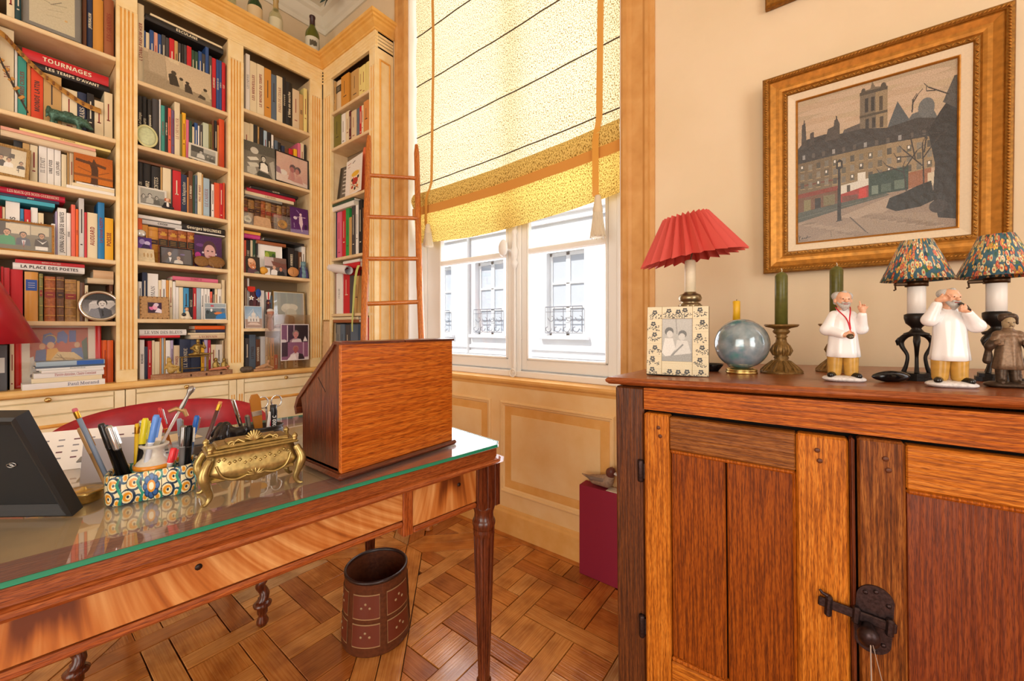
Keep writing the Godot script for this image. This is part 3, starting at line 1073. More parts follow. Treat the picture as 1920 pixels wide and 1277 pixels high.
func make_desk()->void:
	var d:=thing("writing_desk","long mahogany writing desk with glass over its leather top and a fluted leg","desk")
	var L:=1.65
	d.transform=Transform3D(desk_turn(),desk_xf()*Vector3(L,0,0))
	var W:=0.88
	var maho: StandardMaterial3D=M["mahogany"] if M.has("mahogany") else timber("mahogany","x",[])
	var dark:=timber("dark mahogany","x",[])
	var darky:=timber("dark mahogany","y",[])
	var ch:=.022
	var outline:=func(o: float)->Array:
		return [Vector2(ch,o),Vector2(L-ch,o),Vector2(L+o,-ch),Vector2(L+o,-W+ch),Vector2(L-ch,-W-o),Vector2(ch,-W-o),Vector2(-o,-W+ch),Vector2(-o,-ch)]
	var flatp:=Transform3D(Basis(Vector3(1,0,0),Vector3(0,0,1),Vector3(0,-1,0)),Vector3.ZERO)
	var st:=st0()
	var top: Array=outline.call(0.0)
	plate(st,outline.call(-.0025),DESK_Y-.0008,DESK_Y,.0)
	var sheet:=add("glass_sheet",done(st),glass(),d)
	st=st0()
	var rim: Array=outline.call(0.0)
	rim.reverse()
	moulding(st,v2([-.0025,DESK_Y-.009,-.0008,DESK_Y-.009,0,DESK_Y-.0082,0,DESK_Y-.0008,-.0008,DESK_Y,-.0025,DESK_Y]),rim,true)
	add("glass_edge",done(st),flat("#2c8a68",.12),sheet)
	var y1:=DESK_Y-.0095
	st=st0()
	plate(st,outline.call(-.004),y1-.03,y1,.001)
	add("top",done(st),timber("desk top","x",[[0.0,"#6a2e12"],[0.5,"#9a5024"],[1.0,"#bb7038"]],.35,.3),d)
	st=st0()
	var prof:=v2([-.02,y1-.042,-.010,y1-.042,-.004,y1-.036,.006,y1-.032,.012,y1-.026,.013,y1-.020,.007,y1-.017,.007,y1-.013,.012,y1-.010,.010,y1-.002,.0,y1,-.004,y1])
	var plan: Array=outline.call(0.0)
	plan.reverse()
	var flip:=[]
	for p in plan:
		flip.append(Vector2(p.x,p.y))
	moulding(st,prof,flip,true)
	add("top_moulding",done(st),timber("mahogany","x",[]),d)
	st=st0()
	var inl:=[]
	for p in [Vector2(.10,-.10),Vector2(L-.10,-.10),Vector2(L-.10,-W+.10),Vector2(.10,-W+.10)]:
		inl.append(p)
	plate(st,inl,y1-.001,y1+.0003,.0)
	add("leather_inlay",done(st),mottled("desk leather",["#9a7a42","#b08f54","#c0a066"],.4,3.0,.02,.012,5,false),d)
	var ay0:=.600
	var ay1:=y1-.042
	var fz:=-.030
	var fig:=flame_tex()
	st=st0()
	bx(st,Vector3(.06,ay0+.02,-W+.04),Vector3(L-.06,ay1,-W+.06),.001)
	bx(st,Vector3(.04,ay0+.02,-W+.06),Vector3(.06,ay1,-.06),.001)
	bx(st,Vector3(L-.06,ay0+.02,-W+.06),Vector3(L-.04,ay1,-.06),.001)
	add("apron",done(st),dark,d)
	var spans:=[[.07,L-1.219,"narrow"],[L-1.19,L-.333,"wide"],[L-.304,L-.082,"narrow"]]
	for k in 3:
		var s: Array=spans[k]
		var low: float=ay0 if k != 1 else ay0+.027
		var dr:=add("drawer_front",box2(Vector3(s[0],low+.018,fz-.02),Vector3(s[1],ay1-.009,fz),.0015),fig[k],d)
		bx_part("rail",Vector3(s[0]-.0005,ay1-.009,fz-.02),Vector3(s[1]+.0005,ay1,fz+.005),d,timber("mahogany","x",[]),.003)
		bx_part("rail",Vector3(s[0]-.0005,low,fz-.02),Vector3(s[1]+.0005,low+.016,fz+.006),d,timber("mahogany","x",[]),.005)
		st=st0()
		lathe(st,v2([0,0,.006,0,.006,.001,.0,.0012]),10,Transform3D(Basis(Vector3.RIGHT,PI/2),Vector3(lerpf(s[0],s[1],.5 if k==1 else .7),(low+ay1)/2+.02,fz)))
		add("keyhole",done(st),flat("#2a1408",.5),dr)
	for x in [L-.333,L-1.219]:
		bx_part("drawer_divider",Vector3(x,ay0,fz-.03),Vector3(x+.029,ay1,fz+.004),d,timber("mahogany","y",[]),.002)
	for c in [Vector2(L-.046,-.036),Vector2(.053,-.040),Vector2(L-.055,-W+.045),Vector2(.053,-W+.045)]:
		var leg:=add("leg",ArrayMesh.new(),darky,d,Vector3(c.x,0,c.y))
		st=st0()
		var g:=[]
		var h:=.036
		for q in 4:
			var r:=Transform3D(Basis(Vector3.FORWARD,-q*PI/2),Vector3.ZERO)
			for e in [[-h,-h],[-.018,-h],[-.015,-h+.004],[-.012,-h],[.012,-h],[.015,-h+.004],[.018,-h]]:
				var p:=r*Vector3(e[0],e[1],0)
				g.append(Vector2(p.x,p.y))
		prism(st,g,ay0-.002,ay1,Transform3D(Basis(Vector3(1,0,0),Vector3(0,0,-1),Vector3(0,1,0)),Vector3.ZERO))
		lathe(st,v2([.0,ay0-.075,.034,ay0-.075,.034,ay0-.07,.036,ay0-.064,.037,ay0-.055,.034,ay0-.047,.031,ay0-.044,.030,ay0-.026,.034,ay0-.012,.036,ay0-.002,0,ay0]),24)
		var n:=10
		var ys:=[.045,.10,.30,ay0-.10,ay0-.085,ay0-.075]
		var rs:=[.0185,.0195,.0265,.0325,.034,.034]
		var dep:=[.2,1.0,1.0,1.0,.0,.0]
		var rings:=[]
		for i in ys.size():
			var ring:=[]
			for k in n*6:
				var t:=TAU*k/(n*6)
				var f:=absf(fmod(float(k),6.0)-3.0)/3.0
				var r: float=rs[i]-.0042*dep[i]*(1.0 if f<.5 else 0.0)
				ring.append(Vector3(cos(t)*r,ys[i],-sin(t)*r))
			rings.append(ring)
		st.set_smooth_group(-1)
		for i in ys.size()-1:
			for k in n*6:
				var k1:=(k+1) % (n*6)
				quad(st,rings[i][k],rings[i][k1],rings[i+1][k1],rings[i+1][k])
		lathe(st,v2([0,0,.014,0,.017,.012,.017,.022,.013,.027,.013,.030,.023,.034,.024,.040,.019,.046]),18)
		leg.mesh=done(st)
	make_slope_box(d)
func plate(st: SurfaceTool,outline: Array,y0: float,y1: float,bev:=0.0)->void:
	var pg:=[]
	for p in outline:
		pg.append(Vector2(p.x,-p.y))
	prism(st,pg,y0,y1,Transform3D(Basis(Vector3(1,0,0),Vector3(0,0,-1),Vector3(0,1,0)),Vector3.ZERO))
func flame_tex()->Array:
	var out:=[]
	var no:=FastNoiseLite.new()
	no.seed=12
	no.frequency=0.01
	no.fractal_octaves=4
	for k in 3:
		var w:=768 if k==1 else 256
		var h:=128
		var im:=Image.create(w,h,false,Image.FORMAT_RGB8)
		var c0: float=[.5,.28,.58][k]
		var wide: float=[.361,.857,.222][k]
		for y in h:
			for x in w:
				var u:=float(x)/w
				var v:=1.0-float(y)/h
				var dx:=(u-c0)*wide/.1
				var lean:=dx*(1.0+.5*v)+signf(dx)*.0
				var s:=no.get_noise_2d(lean*150.0+k*700.0,v*16.0)*.8+no.get_noise_2d(lean*600.0+k*300.0,v*20.0)*.35
				var s2:=no.get_noise_2d(u*wide*2600.0+v*60.0,v*26.0+400.0)
				var arm:=absf(dx)-(1.0-v)*.62
				var dark:=smoothstep(.42,.0,absf(arm-.12))*smoothstep(1.1,.2,absf(dx))*(.35+.65*v)
				dark+=smoothstep(.5,.0,absf(dx))*smoothstep(.45,.95,v)*.7
				var t:=clampf(.72+s*.62+s2*.16-dark*.62,0.0,1.0)
				var c:=Color("#6a300e").lerp(Color("#b86a2c"),minf(t*2.0,1.0)).lerp(Color("#e0a667"),clampf(t*2.0-1.0,0,1))
				im.set_pixel(x,y,c)
		im.generate_mipmaps()
		var m:=StandardMaterial3D.new()
		m.albedo_texture=ImageTexture.create_from_image(im)
		m.roughness=.36
		m.clearcoat_enabled=true
		m.clearcoat=.35
		m.clearcoat_roughness=.15
		m.uv1_triplanar=true
		var sp: float=[.361,.857,.222][k]
		var x0: float=[.07,.46,1.346][k]
		m.uv1_scale=Vector3(1.0/sp,1.0/.13,1.0)
		m.uv1_offset=Vector3(-x0/sp,-.60/.13,0)
		out.append(m)
	return out
func make_slope_box(_d: Node3D)->void:
	var b:=thing("stationery_box","slope-fronted mahogany stationery box with a plain back standing on the desk","box",Vector3(-.911,DESK_Y,-.878),Vector3(0,PI/2,0))
	var W:=.369
	var H:=.333
	var D:=.185
	var wood:=timber("boxwood","x",[])
	var dk:=timber("dark mahogany","y",[])
	bx_part("base_moulding",Vector3(-W-.012,0,-D-.012),Vector3(.012,.014,.012),b,timber("dark mahogany","x",[]),.006)
	bx_part("back",Vector3(-W,.014,-.012),Vector3(0,H-.004,0),b,wood,.0012)
	var ck:=v2([0,.014,0,H-.006,-.022,H-.006,-.195,.175,-D,.14,-D,.014])
	for x in [-W,-.012]:
		var st:=st0()
		prism(st,ck,0.0,.012,Transform3D(Basis(Vector3(0,0,1),Vector3(0,1,0),Vector3(1,0,0)),Vector3(x,0,-.012)))
		add("cheek",done(st),dk,b)
	bx_part("floor",Vector3(-W,.014,-D),Vector3(0,.026,-.012),b,dk)
	for e in [[-W-.004,-W*.5-.001],[-W*.5+.001,.004]]:
		var st:=st0()
		prism(st,v2([.004,H-.006,.004,H,-.028,H+.002,-.044,H-.012,-.226,.176,-.240,.148,-.232,.128,-.222,.132,-.228,.15,-.214,.172,-.036,H-.018,-.026,H-.006]),0.0,e[1]-e[0],Transform3D(Basis(Vector3(0,0,1),Vector3(0,1,0),Vector3(1,0,0)),Vector3(e[0],0,0)))
		add("lid",done(st),timber("dark mahogany","x",[]),b)
	bx_part("lid_support_slot",Vector3(-W-.0006,.0,-.0012),Vector3(-W+.002,.052,.0012),b,flat("#1c0c06",.8),.0003).transform=Transform3D(Basis(Vector3.RIGHT,deg_to_rad(-48)),Vector3(0,.205,-.075))
func make_buffet()->void:
	var W:=1.36
	var c:=thing("buffet_cabinet","old orange-brown panelled buffet with two doors and an iron bolt below the painting","cabinet",Vector3(-.43,.006,-1.04),Vector3(0,deg_to_rad(.4),deg_to_rad(.5)))
	var D:=.69
	var T:=1.0
	var hx:=timber("honey","x",[])
	var hy:=timber("honey","y",[])
	var cx:=timber("chestnut","x",[])
	var wy:=timber("walnut","y",[])
	var wx:=timber("walnut","x",[])
	var ry:=timber("redpanel","y",[])
	var st:=st0()
	moulding(st,v2([-.2,T-.008,.008,T-.008,.012,T-.004,.036,T-.002,.043,T+.004,.044,T+.010,.038,T+.016,.0,T+.018,-.2,T+.018]),v2([W,0,-.0,0,-.0,-D+.02]).duplicate())
	st=st0()
	moulding(st,v2([-.2,T-.008,.008,T-.008,.012,T-.004,.036,T-.002,.043,T+.004,.044,T+.010,.038,T+.016,.0,T+.018,-.2,T+.018]),v2([.024,-D+.02,.024,0,W-.02,0,W-.02,-D+.02]))
	bx(st,Vector3(.1,T-.006,-D+.02),Vector3(W-.1,T+.018,-.1),.0)
	add("top_board",done(st),timber("buffet top","x",[[0.2,"#743412"],[0.5,"#9c5224"],[0.8,"#b87040"]],.3,.25),c,Vector3(.020,.0,-.01),Vector3(-.015,0,.0213))
	st=st0()
	bx(st,Vector3(0,.0,-D),Vector3(.03,T-.006,-.075),.002)
	bx(st,Vector3(W-.03,0,-D),Vector3(W,T+.01,-.075),.002)
	bx(st,Vector3(0,.05,-D),Vector3(W,T-.006,-D+.02),.002)
	bx(st,Vector3(.03,.08,-D+.02),Vector3(W-.03,.10,-.05),.001)
	add("carcase",done(st),wy,c)
	for x in [0.0,W-.078]:
		bx_part("corner_post",Vector3(x,0,-.08),Vector3(x+.078,T-.008,0),c,wy,.004)
	add("frieze",prismed(v2([.079,.937,W-.079,.937,W-.079,T+.008,.079,T-.007]),-.03,.002),cx,c)
	bx_part("bottom_rail",Vector3(.079,.06,-.03),Vector3(W-.079,.13,.0),c,cx,.003)
	bx_part("dark_gap",Vector3(.079,.125,-.06),Vector3(W-.079,.94,-.04),c,flat("#140804",.9),.001)
	make_door(c,.082,.489,.135,.930,true,hy,timber("walnut honey","x",[[0.2,"#5a300c"],[0.5,"#8e5420"],[0.8,"#ac7438"]]),ry,hx)
	make_door(c,.502,.965,.135,.932,false,timber("worn post","y",[[0.15,"#3a1c0a"],[0.5,"#84481a"],[0.85,"#b87c3c"]]),hx,timber("plum panel","y",[[0.2,"#4a1a0a"],[0.5,"#7c3612"],[0.8,"#984e20"]],.34,.25),hy)
	for y in [.775,.368]:
		st=st0()
		lathe(st,v2([0,-.028,.007,-.028,.008,-.024,.008,.024,.007,.028,0,.028]),10)
		bx(st,Vector3(-.004,-.02,-.012),Vector3(.012,.02,.0),.001)
		add("hinge",done(st),iron(),c,Vector3(.070,y,.006))
	make_bolt(c)
func iron()->StandardMaterial3D:
	if not M.has("iron"):
		var m:=mottled("iron",["#241a1c","#3a2c2e","#4c3c3c"],.38,20.0,.0,.02,4,false)
		m.metallic=.75
	return M["iron"]
func make_door(c: Node3D,x0: float,x1: float,y0: float,y1: float,left: bool,post: Material,rail: Material,panel: Material,low: Material)->void:
	var d:=Node3D.new()
	d.name=numbered("door",c)
	c.add_child(d,true)
	var w1:=.062 if left else .068
	var w2:=.085 if left else .07
	var zf:=.012
	bx_part("stile",Vector3(x0,y0,-.022),Vector3(x0+w1,y1,zf),d,post,.004)
	bx_part("stile",Vector3(x1-w2,y0,-.022),Vector3(x1,y1-.004,zf),d,timber("honey","y",[]),.004)
	var a:=x0+w1+.0008
	var b:=x1-w2-.0008
	bx_part("rail",Vector3(a,y1-.086,-.020),Vector3(b,y1-.004,zf-.002),d,rail,.003)
	bx_part("rail",Vector3(a,y0,-.020),Vector3(b,y0+.18,zf-.002),d,low,.003)
	var st:=st0()
	bx(st,Vector3(a,y1-.096,-.014),Vector3(b,y1-.085,zf-.006),.004)
	bx(st,Vector3(a,y0+.179,-.014),Vector3(b,y0+.188,zf-.006),.003)
	bx(st,Vector3(b-.006,y0+.18,-.014),Vector3(b+.001,y1-.09,zf-.006),.003)
	add("inner_mould",done(st),timber("chestnut","y",[]),d)
	var m:=lerpf(a,b,.48)
	for s in [[a,m-.0015],[m+.0015,b]]:
		bx_part("panel_board",Vector3(s[0],y0+.1,-.016),Vector3(s[1],y1-.08,-.003 if s[0]==a else -.0045),d,panel,.003)
	for px in [x0+w1*.6,x1-w2*.58]:
		for py in [y1-.034,y1-.055]:
			st=st0()
			lathe(st,v2([0,0,.0052,0,.0048,.0022,.003,.003,0,.003]),9,Transform3D(Basis(Vector3.RIGHT,PI/2),Vector3(px+(.004 if py<y1-.05 else 0.0),py,zf-.0005)))
			add("peg",done(st),flat("#5a2a0c",.5),d)
	if left:
		bx_part("cover_strip",Vector3(x1+.001,y0,-.02),Vector3(x1+.009,y1,.016),d,timber("dark mahogany","y",[]),.004)
func make_bolt(c: Node3D)->void:
	var root:=Node3D.new()
	root.name="door_bolt"
	c.add_child(root,true)
	root.position=Vector3(.523,.586,.012)
	root.rotation.z=deg_to_rad(-4)
	var st:=st0()
	var ov:=[]
	for k in 28:
		var t:=TAU*k/28
		ov.append(Vector2(cos(t)*.0275,sin(t)*.0275+(.038 if sin(t)>0 else -.038)))
	prism(st,ov,0,.0035)
	add("plate",done(st),iron(),root)
	for p in [[.0,.055],[-.015,.048],[.019,.036],[-.016,-.036],[.016,-.042],[.004,-.058]]:
		st=st0()
		lathe(st,v2([0,0,.0042,0,.004,.002,.002,.0034,0,.0036]),8,Transform3D(Basis(Vector3.RIGHT,PI/2),Vector3(p[0],p[1],.003)))
		add("rivet",done(st),iron(),root)
	bx_part("bolt_bar",Vector3(-.085,-.008,.005),Vector3(.032,.010,.012),root,iron(),.002)
	for x in [-.026,.022]:
		st=st0()
		bx(st,Vector3(x-.006,-.016,.002),Vector3(x+.006,.016,.016),.003)
		add("staple",done(st),iron(),root)
	st=st0()
	bx(st,Vector3(-.074,-.024,.0),Vector3(-.062,.018,.016),.004)
	tube(st,[Vector3(-.070,.016,.008),Vector3(-.080,.022,.014),Vector3(-.084,.026,.012)],[.004,.003,.002],6)
	add("keeper",done(st),iron(),root)
	st=st0()
	lathe(st,v2([0,0,.010,0,.012,.01,.017,.02,.016,.03,.009,.036,0,.038]),14,Transform3D(Basis(Vector3.RIGHT,PI/2+.35),Vector3(-.008,-.014,.008)),1.25)
	add("knob",done(st),iron(),root)
	var tass:=thing("hanging_pendant","black leather pendant hanging on pale threads from the iron bolt of the buffet","pendant",Vector3(.080,.512,-.99))
	st=st0()
	tube(st,[Vector3(0,.075,0),Vector3(.002,-.05,.004),Vector3(-.002,-.16,.006)],[.0012],5)
	tube(st,[Vector3(0,.075,0),Vector3(.016,.0,.004),Vector3(.034,-.10,.004)],[.0006],4)
	add("thread",done(st),flat("#a8988c",.7),tass)
	st=st0()
	lathe(st,v2([0,-.20,.02,-.19,.031,-.15,.03,-.12,.018,-.085,.006,-.06,.003,-.03,0,-.02]),16)
	tube(st,[Vector3(0,-.05,0),Vector3(-.02,-.035,.004),Vector3(-.042,-.030,.004)],[.005,.004,.001],6)
	add("pendant_body",done(st),flat("#14161c",.35),tass)
var HUE:={"burgundy": "#5e1c22","cream": "#e8d8b4","dark teal": "#26484c","brown": "#6a4026","navy": "#25304e","ochre": "#d39238","russet": "#9c5a34","white": "#eeebe6","teal": "#3c9a8e","orange tan": "#d9904e","vermilion": "#e2491f","tan": "#c79e62","black": "#221f20","red": "#c8202a","grey": "#82827e","slate": "#5a6a7c","beige": "#dcc6a4","salmon": "#e0a08a","pale yellow": "#ead88a","sky blue": "#3f93c4","lilac": "#b3a4c6","coral": "#e8674e","orange": "#e8641e","pale grey": "#cfcdcb","bright blue": "#1479b8","yellow": "#efb422","cyan": "#3aa6bc","crimson": "#b4183a","olive": "#7c7432","leather orange": "#b4561e","leather brown": "#6e3f20","leather tan": "#b07a3c","buff": "#d8b48c","charcoal": "#474446","blue": "#2c4f8c","dark green": "#2c4c38","purple": "#6c567a","pink": "#dc6c8c","pale green": "#c2ccb4","red orange": "#dc5226","pale blue": "#a4bccc","magenta": "#c43a86","amber": "#e8a63c","bright green": "#2f9a4a"}
const BAYNAME:=["left bay","middle bay","corner bay","narrow window-side bay"]
const SHELFNAME:=["top shelf","second shelf","third shelf","fourth shelf","fifth shelf","worktop level"]
const NTH:=["first","second","third","fourth","fifth","sixth","seventh","eighth","ninth","tenth","eleventh","twelfth","thirteenth","fourteenth","fifteenth","sixteenth","seventeenth","eighteenth","nineteenth","twentieth","twenty-first","twenty-second","twenty-third","twenty-fourth","twenty-fifth","twenty-sixth"]
func shelf_y(bay: int,sh: int)->float:
	var l: Array=SHELF_B if bay==3 else SHELF_A[bay]
	return l[sh] if sh<l.size() else COUNTER
func on_shelf(bay: int,s: float,y: float,back: float)->Vector3:
	if bay==3:
		return Vector3(XA+s,y,ZB-back)
	return Vector3(XA-back,y,BAYZ[bay][0]-s)
func turn(bay: int)->float:
	return 0.0 if bay==3 else PI/2
func ink(h: String)->Material:
	var c:=Color(HUE[h])
	if c.get_luminance()<0.35:
		return flat("#e9dfc4",.6)
	return flat("#3c3230" if hash(h) % 2==0 else "#8c2620",.6)
func book_mesh(w: float,h: float,d: float,hard: bool)->ArrayMesh:
	var key:="book %.3f %.3f %.3f %s" % [w,h,d,hard]
	if box_cache.has(key):
		return box_cache[key]
	var t: float=min(.0026 if hard else .0012,w*.22)
	var u: float=.004 if hard else .0
	var poly:=[]
	var bulge: float=min(.006,w*.2) if hard else .0012
	for i in 7:
		var a:=-1.0+i/3.0
		poly.append(Vector2(w*.5+a*w*.5,-bulge*a*a))
	poly.append_array([Vector2(w,-d),Vector2(w-t,-d),Vector2(w-t,-t-bulge),Vector2(t,-t-bulge),Vector2(t,-d),Vector2(0,-d)])
	var st:=st0()
	prism(st,poly,0.0,h,Transform3D(Basis(Vector3(1,0,0),Vector3(0,0,1),Vector3(0,-1,0)),Vector3(0,h,0)))
	box_cache[key]=done(st)
	return box_cache[key]
func fill_book(root: Node3D,w: float,h: float,d: float,hue: String,title: String,kind: String,salt: int,flatlying:=false)->void:
	var hard:=kind != "p"
	var m: StandardMaterial3D
	if hue.begins_with("leather"):
		m=mottled(hue,[Color(HUE[hue]).darkened(.35).to_html(false),HUE[hue],Color(HUE[hue]).lightened(.12).to_html(false)],.42,9.0,0.0,.02,4,false)
	else:
		m=flat(HUE[hue],.42 if salt % 3==0 else .6)
	add("cover",book_mesh(w,h,d,hard),m,root)
	var e: float=.003 if hard else .0004
	var t: float=min(.0026 if hard else .0012,w*.22)
	if w>.004:
		add("pages",box(Vector3(w-2*t-.0002,h-2*e,d-.012),.0005,true),flat("#e4d5b6" if salt % 2==0 else "#efe6d2",.9),root,Vector3(w/2,e,-d/2-.004))
	var up:=Basis(Vector3(0,1,0),Vector3(-1,0,0),Vector3(0,0,1))
	if kind=="l" or kind=="t":
		var gold:=flat("#c99b4a",.35,.7)
		for k in 5:
			var y:=h*(.1+.2*k)
			var st:=st0()
			bx(st,Vector3(.0005,y,-.004),Vector3(w-.0005,y+.005,.0012),.001)
			add("raised_band",done(st),m,root)
			if kind=="l":
				add("gilt_line",box2(Vector3(.001,y+.0065,-.003),Vector3(w-.001,y+.0085,.0004),.0001),gold,root)
		var y0:=h*.5+.006
		if kind=="t":
			add("label_panel",box2(Vector3(.002,h*.52,-.003),Vector3(w-.002,h*.70,.0016),.0001),flat("#241c14",.5),root)
			for yy in [h*.8,h*.36]:
				var st:=st0()
				prism(st,v2([w*.2,0,w*.8,0,w*.88,.012,w*.66,.016,w*.72,.026,w*.5,.02,w*.3,.028,w*.36,.014,w*.14,.01]),0,.0008)
				add("gilt_emblem",done(st),gold,root,Vector3(0,yy,.001))
			for k in 3:
				add("gilt_line",box2(Vector3(w*.2,h*(.56+.045*k),0),Vector3(w*.8,h*(.56+.045*k)+.0016,.002),.0001),gold,root)
		else:
			add("label_panel",box2(Vector3(.002,y0,-.003),Vector3(w-.002,y0+h*.13,.0008),.0001),flat("#3a1a10" if salt % 2==0 else "#8c2a1c",.5),root)
			add("gilt_line",box2(Vector3(w*.25,y0+h*.06,0),Vector3(w*.75,y0+h*.07,.0012),.0001),gold,root)
	elif kind=="b":
		add("label_panel",box2(Vector3(.004,h*.62,-.003),Vector3(w-.004,h*.84,.0006),.0001),flat("#1e4a9c" if hue=="ochre" else "#3a3630",.5),root)
		for k in 3:
			add("label_line",box2(Vector3(w*.25,h*(.68+.045*k),0),Vector3(w*.75,h*(.68+.045*k)+.0016,.0009),.0001),flat("#dcd6c4",.6),root)
	if title != "":
		var size: float=min(w*.5,.017)
		var face:="Droid Serif" if salt % 3==1 else "Droid Sans Bold"
		var b:=up
		if flatlying:
			b=Basis(Vector3(0,1,0),Vector3(-1,0,0),Vector3(0,0,1))
		lettering(title,size,ink(hue),root,Vector3(w*.5,h*(.52 if w<.03 else .5),.0018 if hard else .0008),b,face,h*(.84 if salt % 2==0 else .7))
	elif kind=="p" and w>.011 and salt % 3 != 0:
		var y:=h*(.12+.1*(salt % 4))
		add("spine_mark",box2(Vector3(w*.3,y,-.001),Vector3(w*.7,y+.006,.0004),.0001),ink(hue),root)
		add("spine_mark",box2(Vector3(w*.42,h*.42,-.001),Vector3(w*.42+min(w*.22,.005),h*(.72+.05*(salt % 3)),.0004),.0001),ink(hue),root)
func kind_word(hue: String,kind: String,w: float)->String:
	if kind=="l" or kind=="t":
		return hue.trim_prefix("leather ")+" leather-bound book with raised bands"
	if kind=="b":
		return hue+" book with spine label"
	if w<.012:
		return "thin "+hue+" book"
	return ("thick " if w>.042 else "")+hue+(" hardback" if kind=="h" else " paperback")
const NAMES:=["Georges WOLINSKI","AUDIARD","JOURNAL OU JEAN DE NANTES","PARIS DE CESAR","PAUL ET MARIE","LETTRES A EMILIE","Cuba Magazine"]
func row(bay: int,sh: int,back_cm: float,books: Array)->void:
	var k:=0
	for b in books:
		var w: float=b[2]*.01
		var h: float=b[3]*.01
		var title: String=b[4] if b.size()>4 else ""
		var kind: String=b[5] if b.size()>5 else "p"
		var room: float=(.12 if bay==3 else .205)-back_cm*.01
		var d: float=min(room,.105 if bay==3 else .10+h*.16)
		var label:="%s%s, %s from left, %s of the %s" % [kind_word(b[0],kind,w)," titled "+title if title != "" and title not in NAMES and title.count(" ")<2 and title.count(" ")+kind_word(b[0],kind,w).count(" ")<3 else "",NTH[k],SHELFNAME[sh],BAYNAME[bay]]
		var r:=thing("book",label,"book",on_shelf(bay,b[1]*.01,shelf_y(bay,sh),back_cm*.01+.002*(hash(b[0]+str(k)) % 4)),Vector3(0,turn(bay),0),"upright books, %s of the %s" % [SHELFNAME[sh],BAYNAME[bay]])
		fill_book(r,w-.0006,h-.0004,d,b[0],title,kind,hash(label))
		k+=1
func flats(bay: int,sh: int,back_cm: float,books: Array)->void:
	var k:=0
	for b in books:
		var l: float=b[2]*.01
		var t: float=b[4]*.01
		var title: String=b[5] if b.size()>5 else ""
		var same:=0
		var below:=0
		var piles:=0
		var leftmost:=true
		for o in books:
			if o[1]<b[1]+b[2] and o[1]+o[2]>b[1]:
				same+=1
				if o[3]<b[3]:
					below+=1
			else:
				piles=1
				if o[1]<b[1]:
					leftmost=false
		var pile: String="front pile" if back_cm<2.5 and bay==0 else ("pile" if piles==0 else ("left pile" if leftmost else "right pile"))
		var which: String="alone" if same==1 else ("lowest" if below==0 else ("uppermost" if below==same-1 else NTH[below]+" from below"))
		var thin: String="thick " if t>.035 else ("thin " if t<.014 else "")
		var more:=" titled "+title if title != "" and title not in NAMES and not " " in title and not "'" in title else ""
		var label:="%s%s book%s, %s in the %s, %s of the %s" % [thin,b[0],more if which.length()<12 else "",which,pile,SHELFNAME[sh],BAYNAME[bay]] if same>1 else "%s book lying flat across others, %s of the %s" % [b[0],SHELFNAME[sh],BAYNAME[bay]]
		var d: float=min(.105 if bay==3 else .155,.2-back_cm*.01)
		var r:=thing("book",label,"book",on_shelf(bay,b[1]*.01+l,b[3]*.01,back_cm*.01),Vector3.ZERO,"books lying flat, %s of the %s" % [SHELFNAME[sh],BAYNAME[bay]])
		r.basis=Basis(Vector3.UP,turn(bay))*Basis(Vector3(0,1,0),Vector3(-1,0,0),Vector3(0,0,1))
		fill_lying(r,t-.0004,l,d,b[0],title,hash(label))
		k+=1
func fill_lying(r: Node3D,t: float,l: float,d: float,hue: String,title: String,salt: int)->void:
	fill_book(r,t,l,d,hue,"","h" if t>.02 else "p",3)
	if title != "":
		lettering(title,min(t*.45,.022),ink(hue),r,Vector3(t*.5,l*.5,.0018 if t>.02 else .0008),Basis(Vector3(0,-1,0),Vector3(1,0,0),Vector3(0,0,1)),"Droid Sans Bold" if salt % 2==0 else "Droid Serif",l*.8)
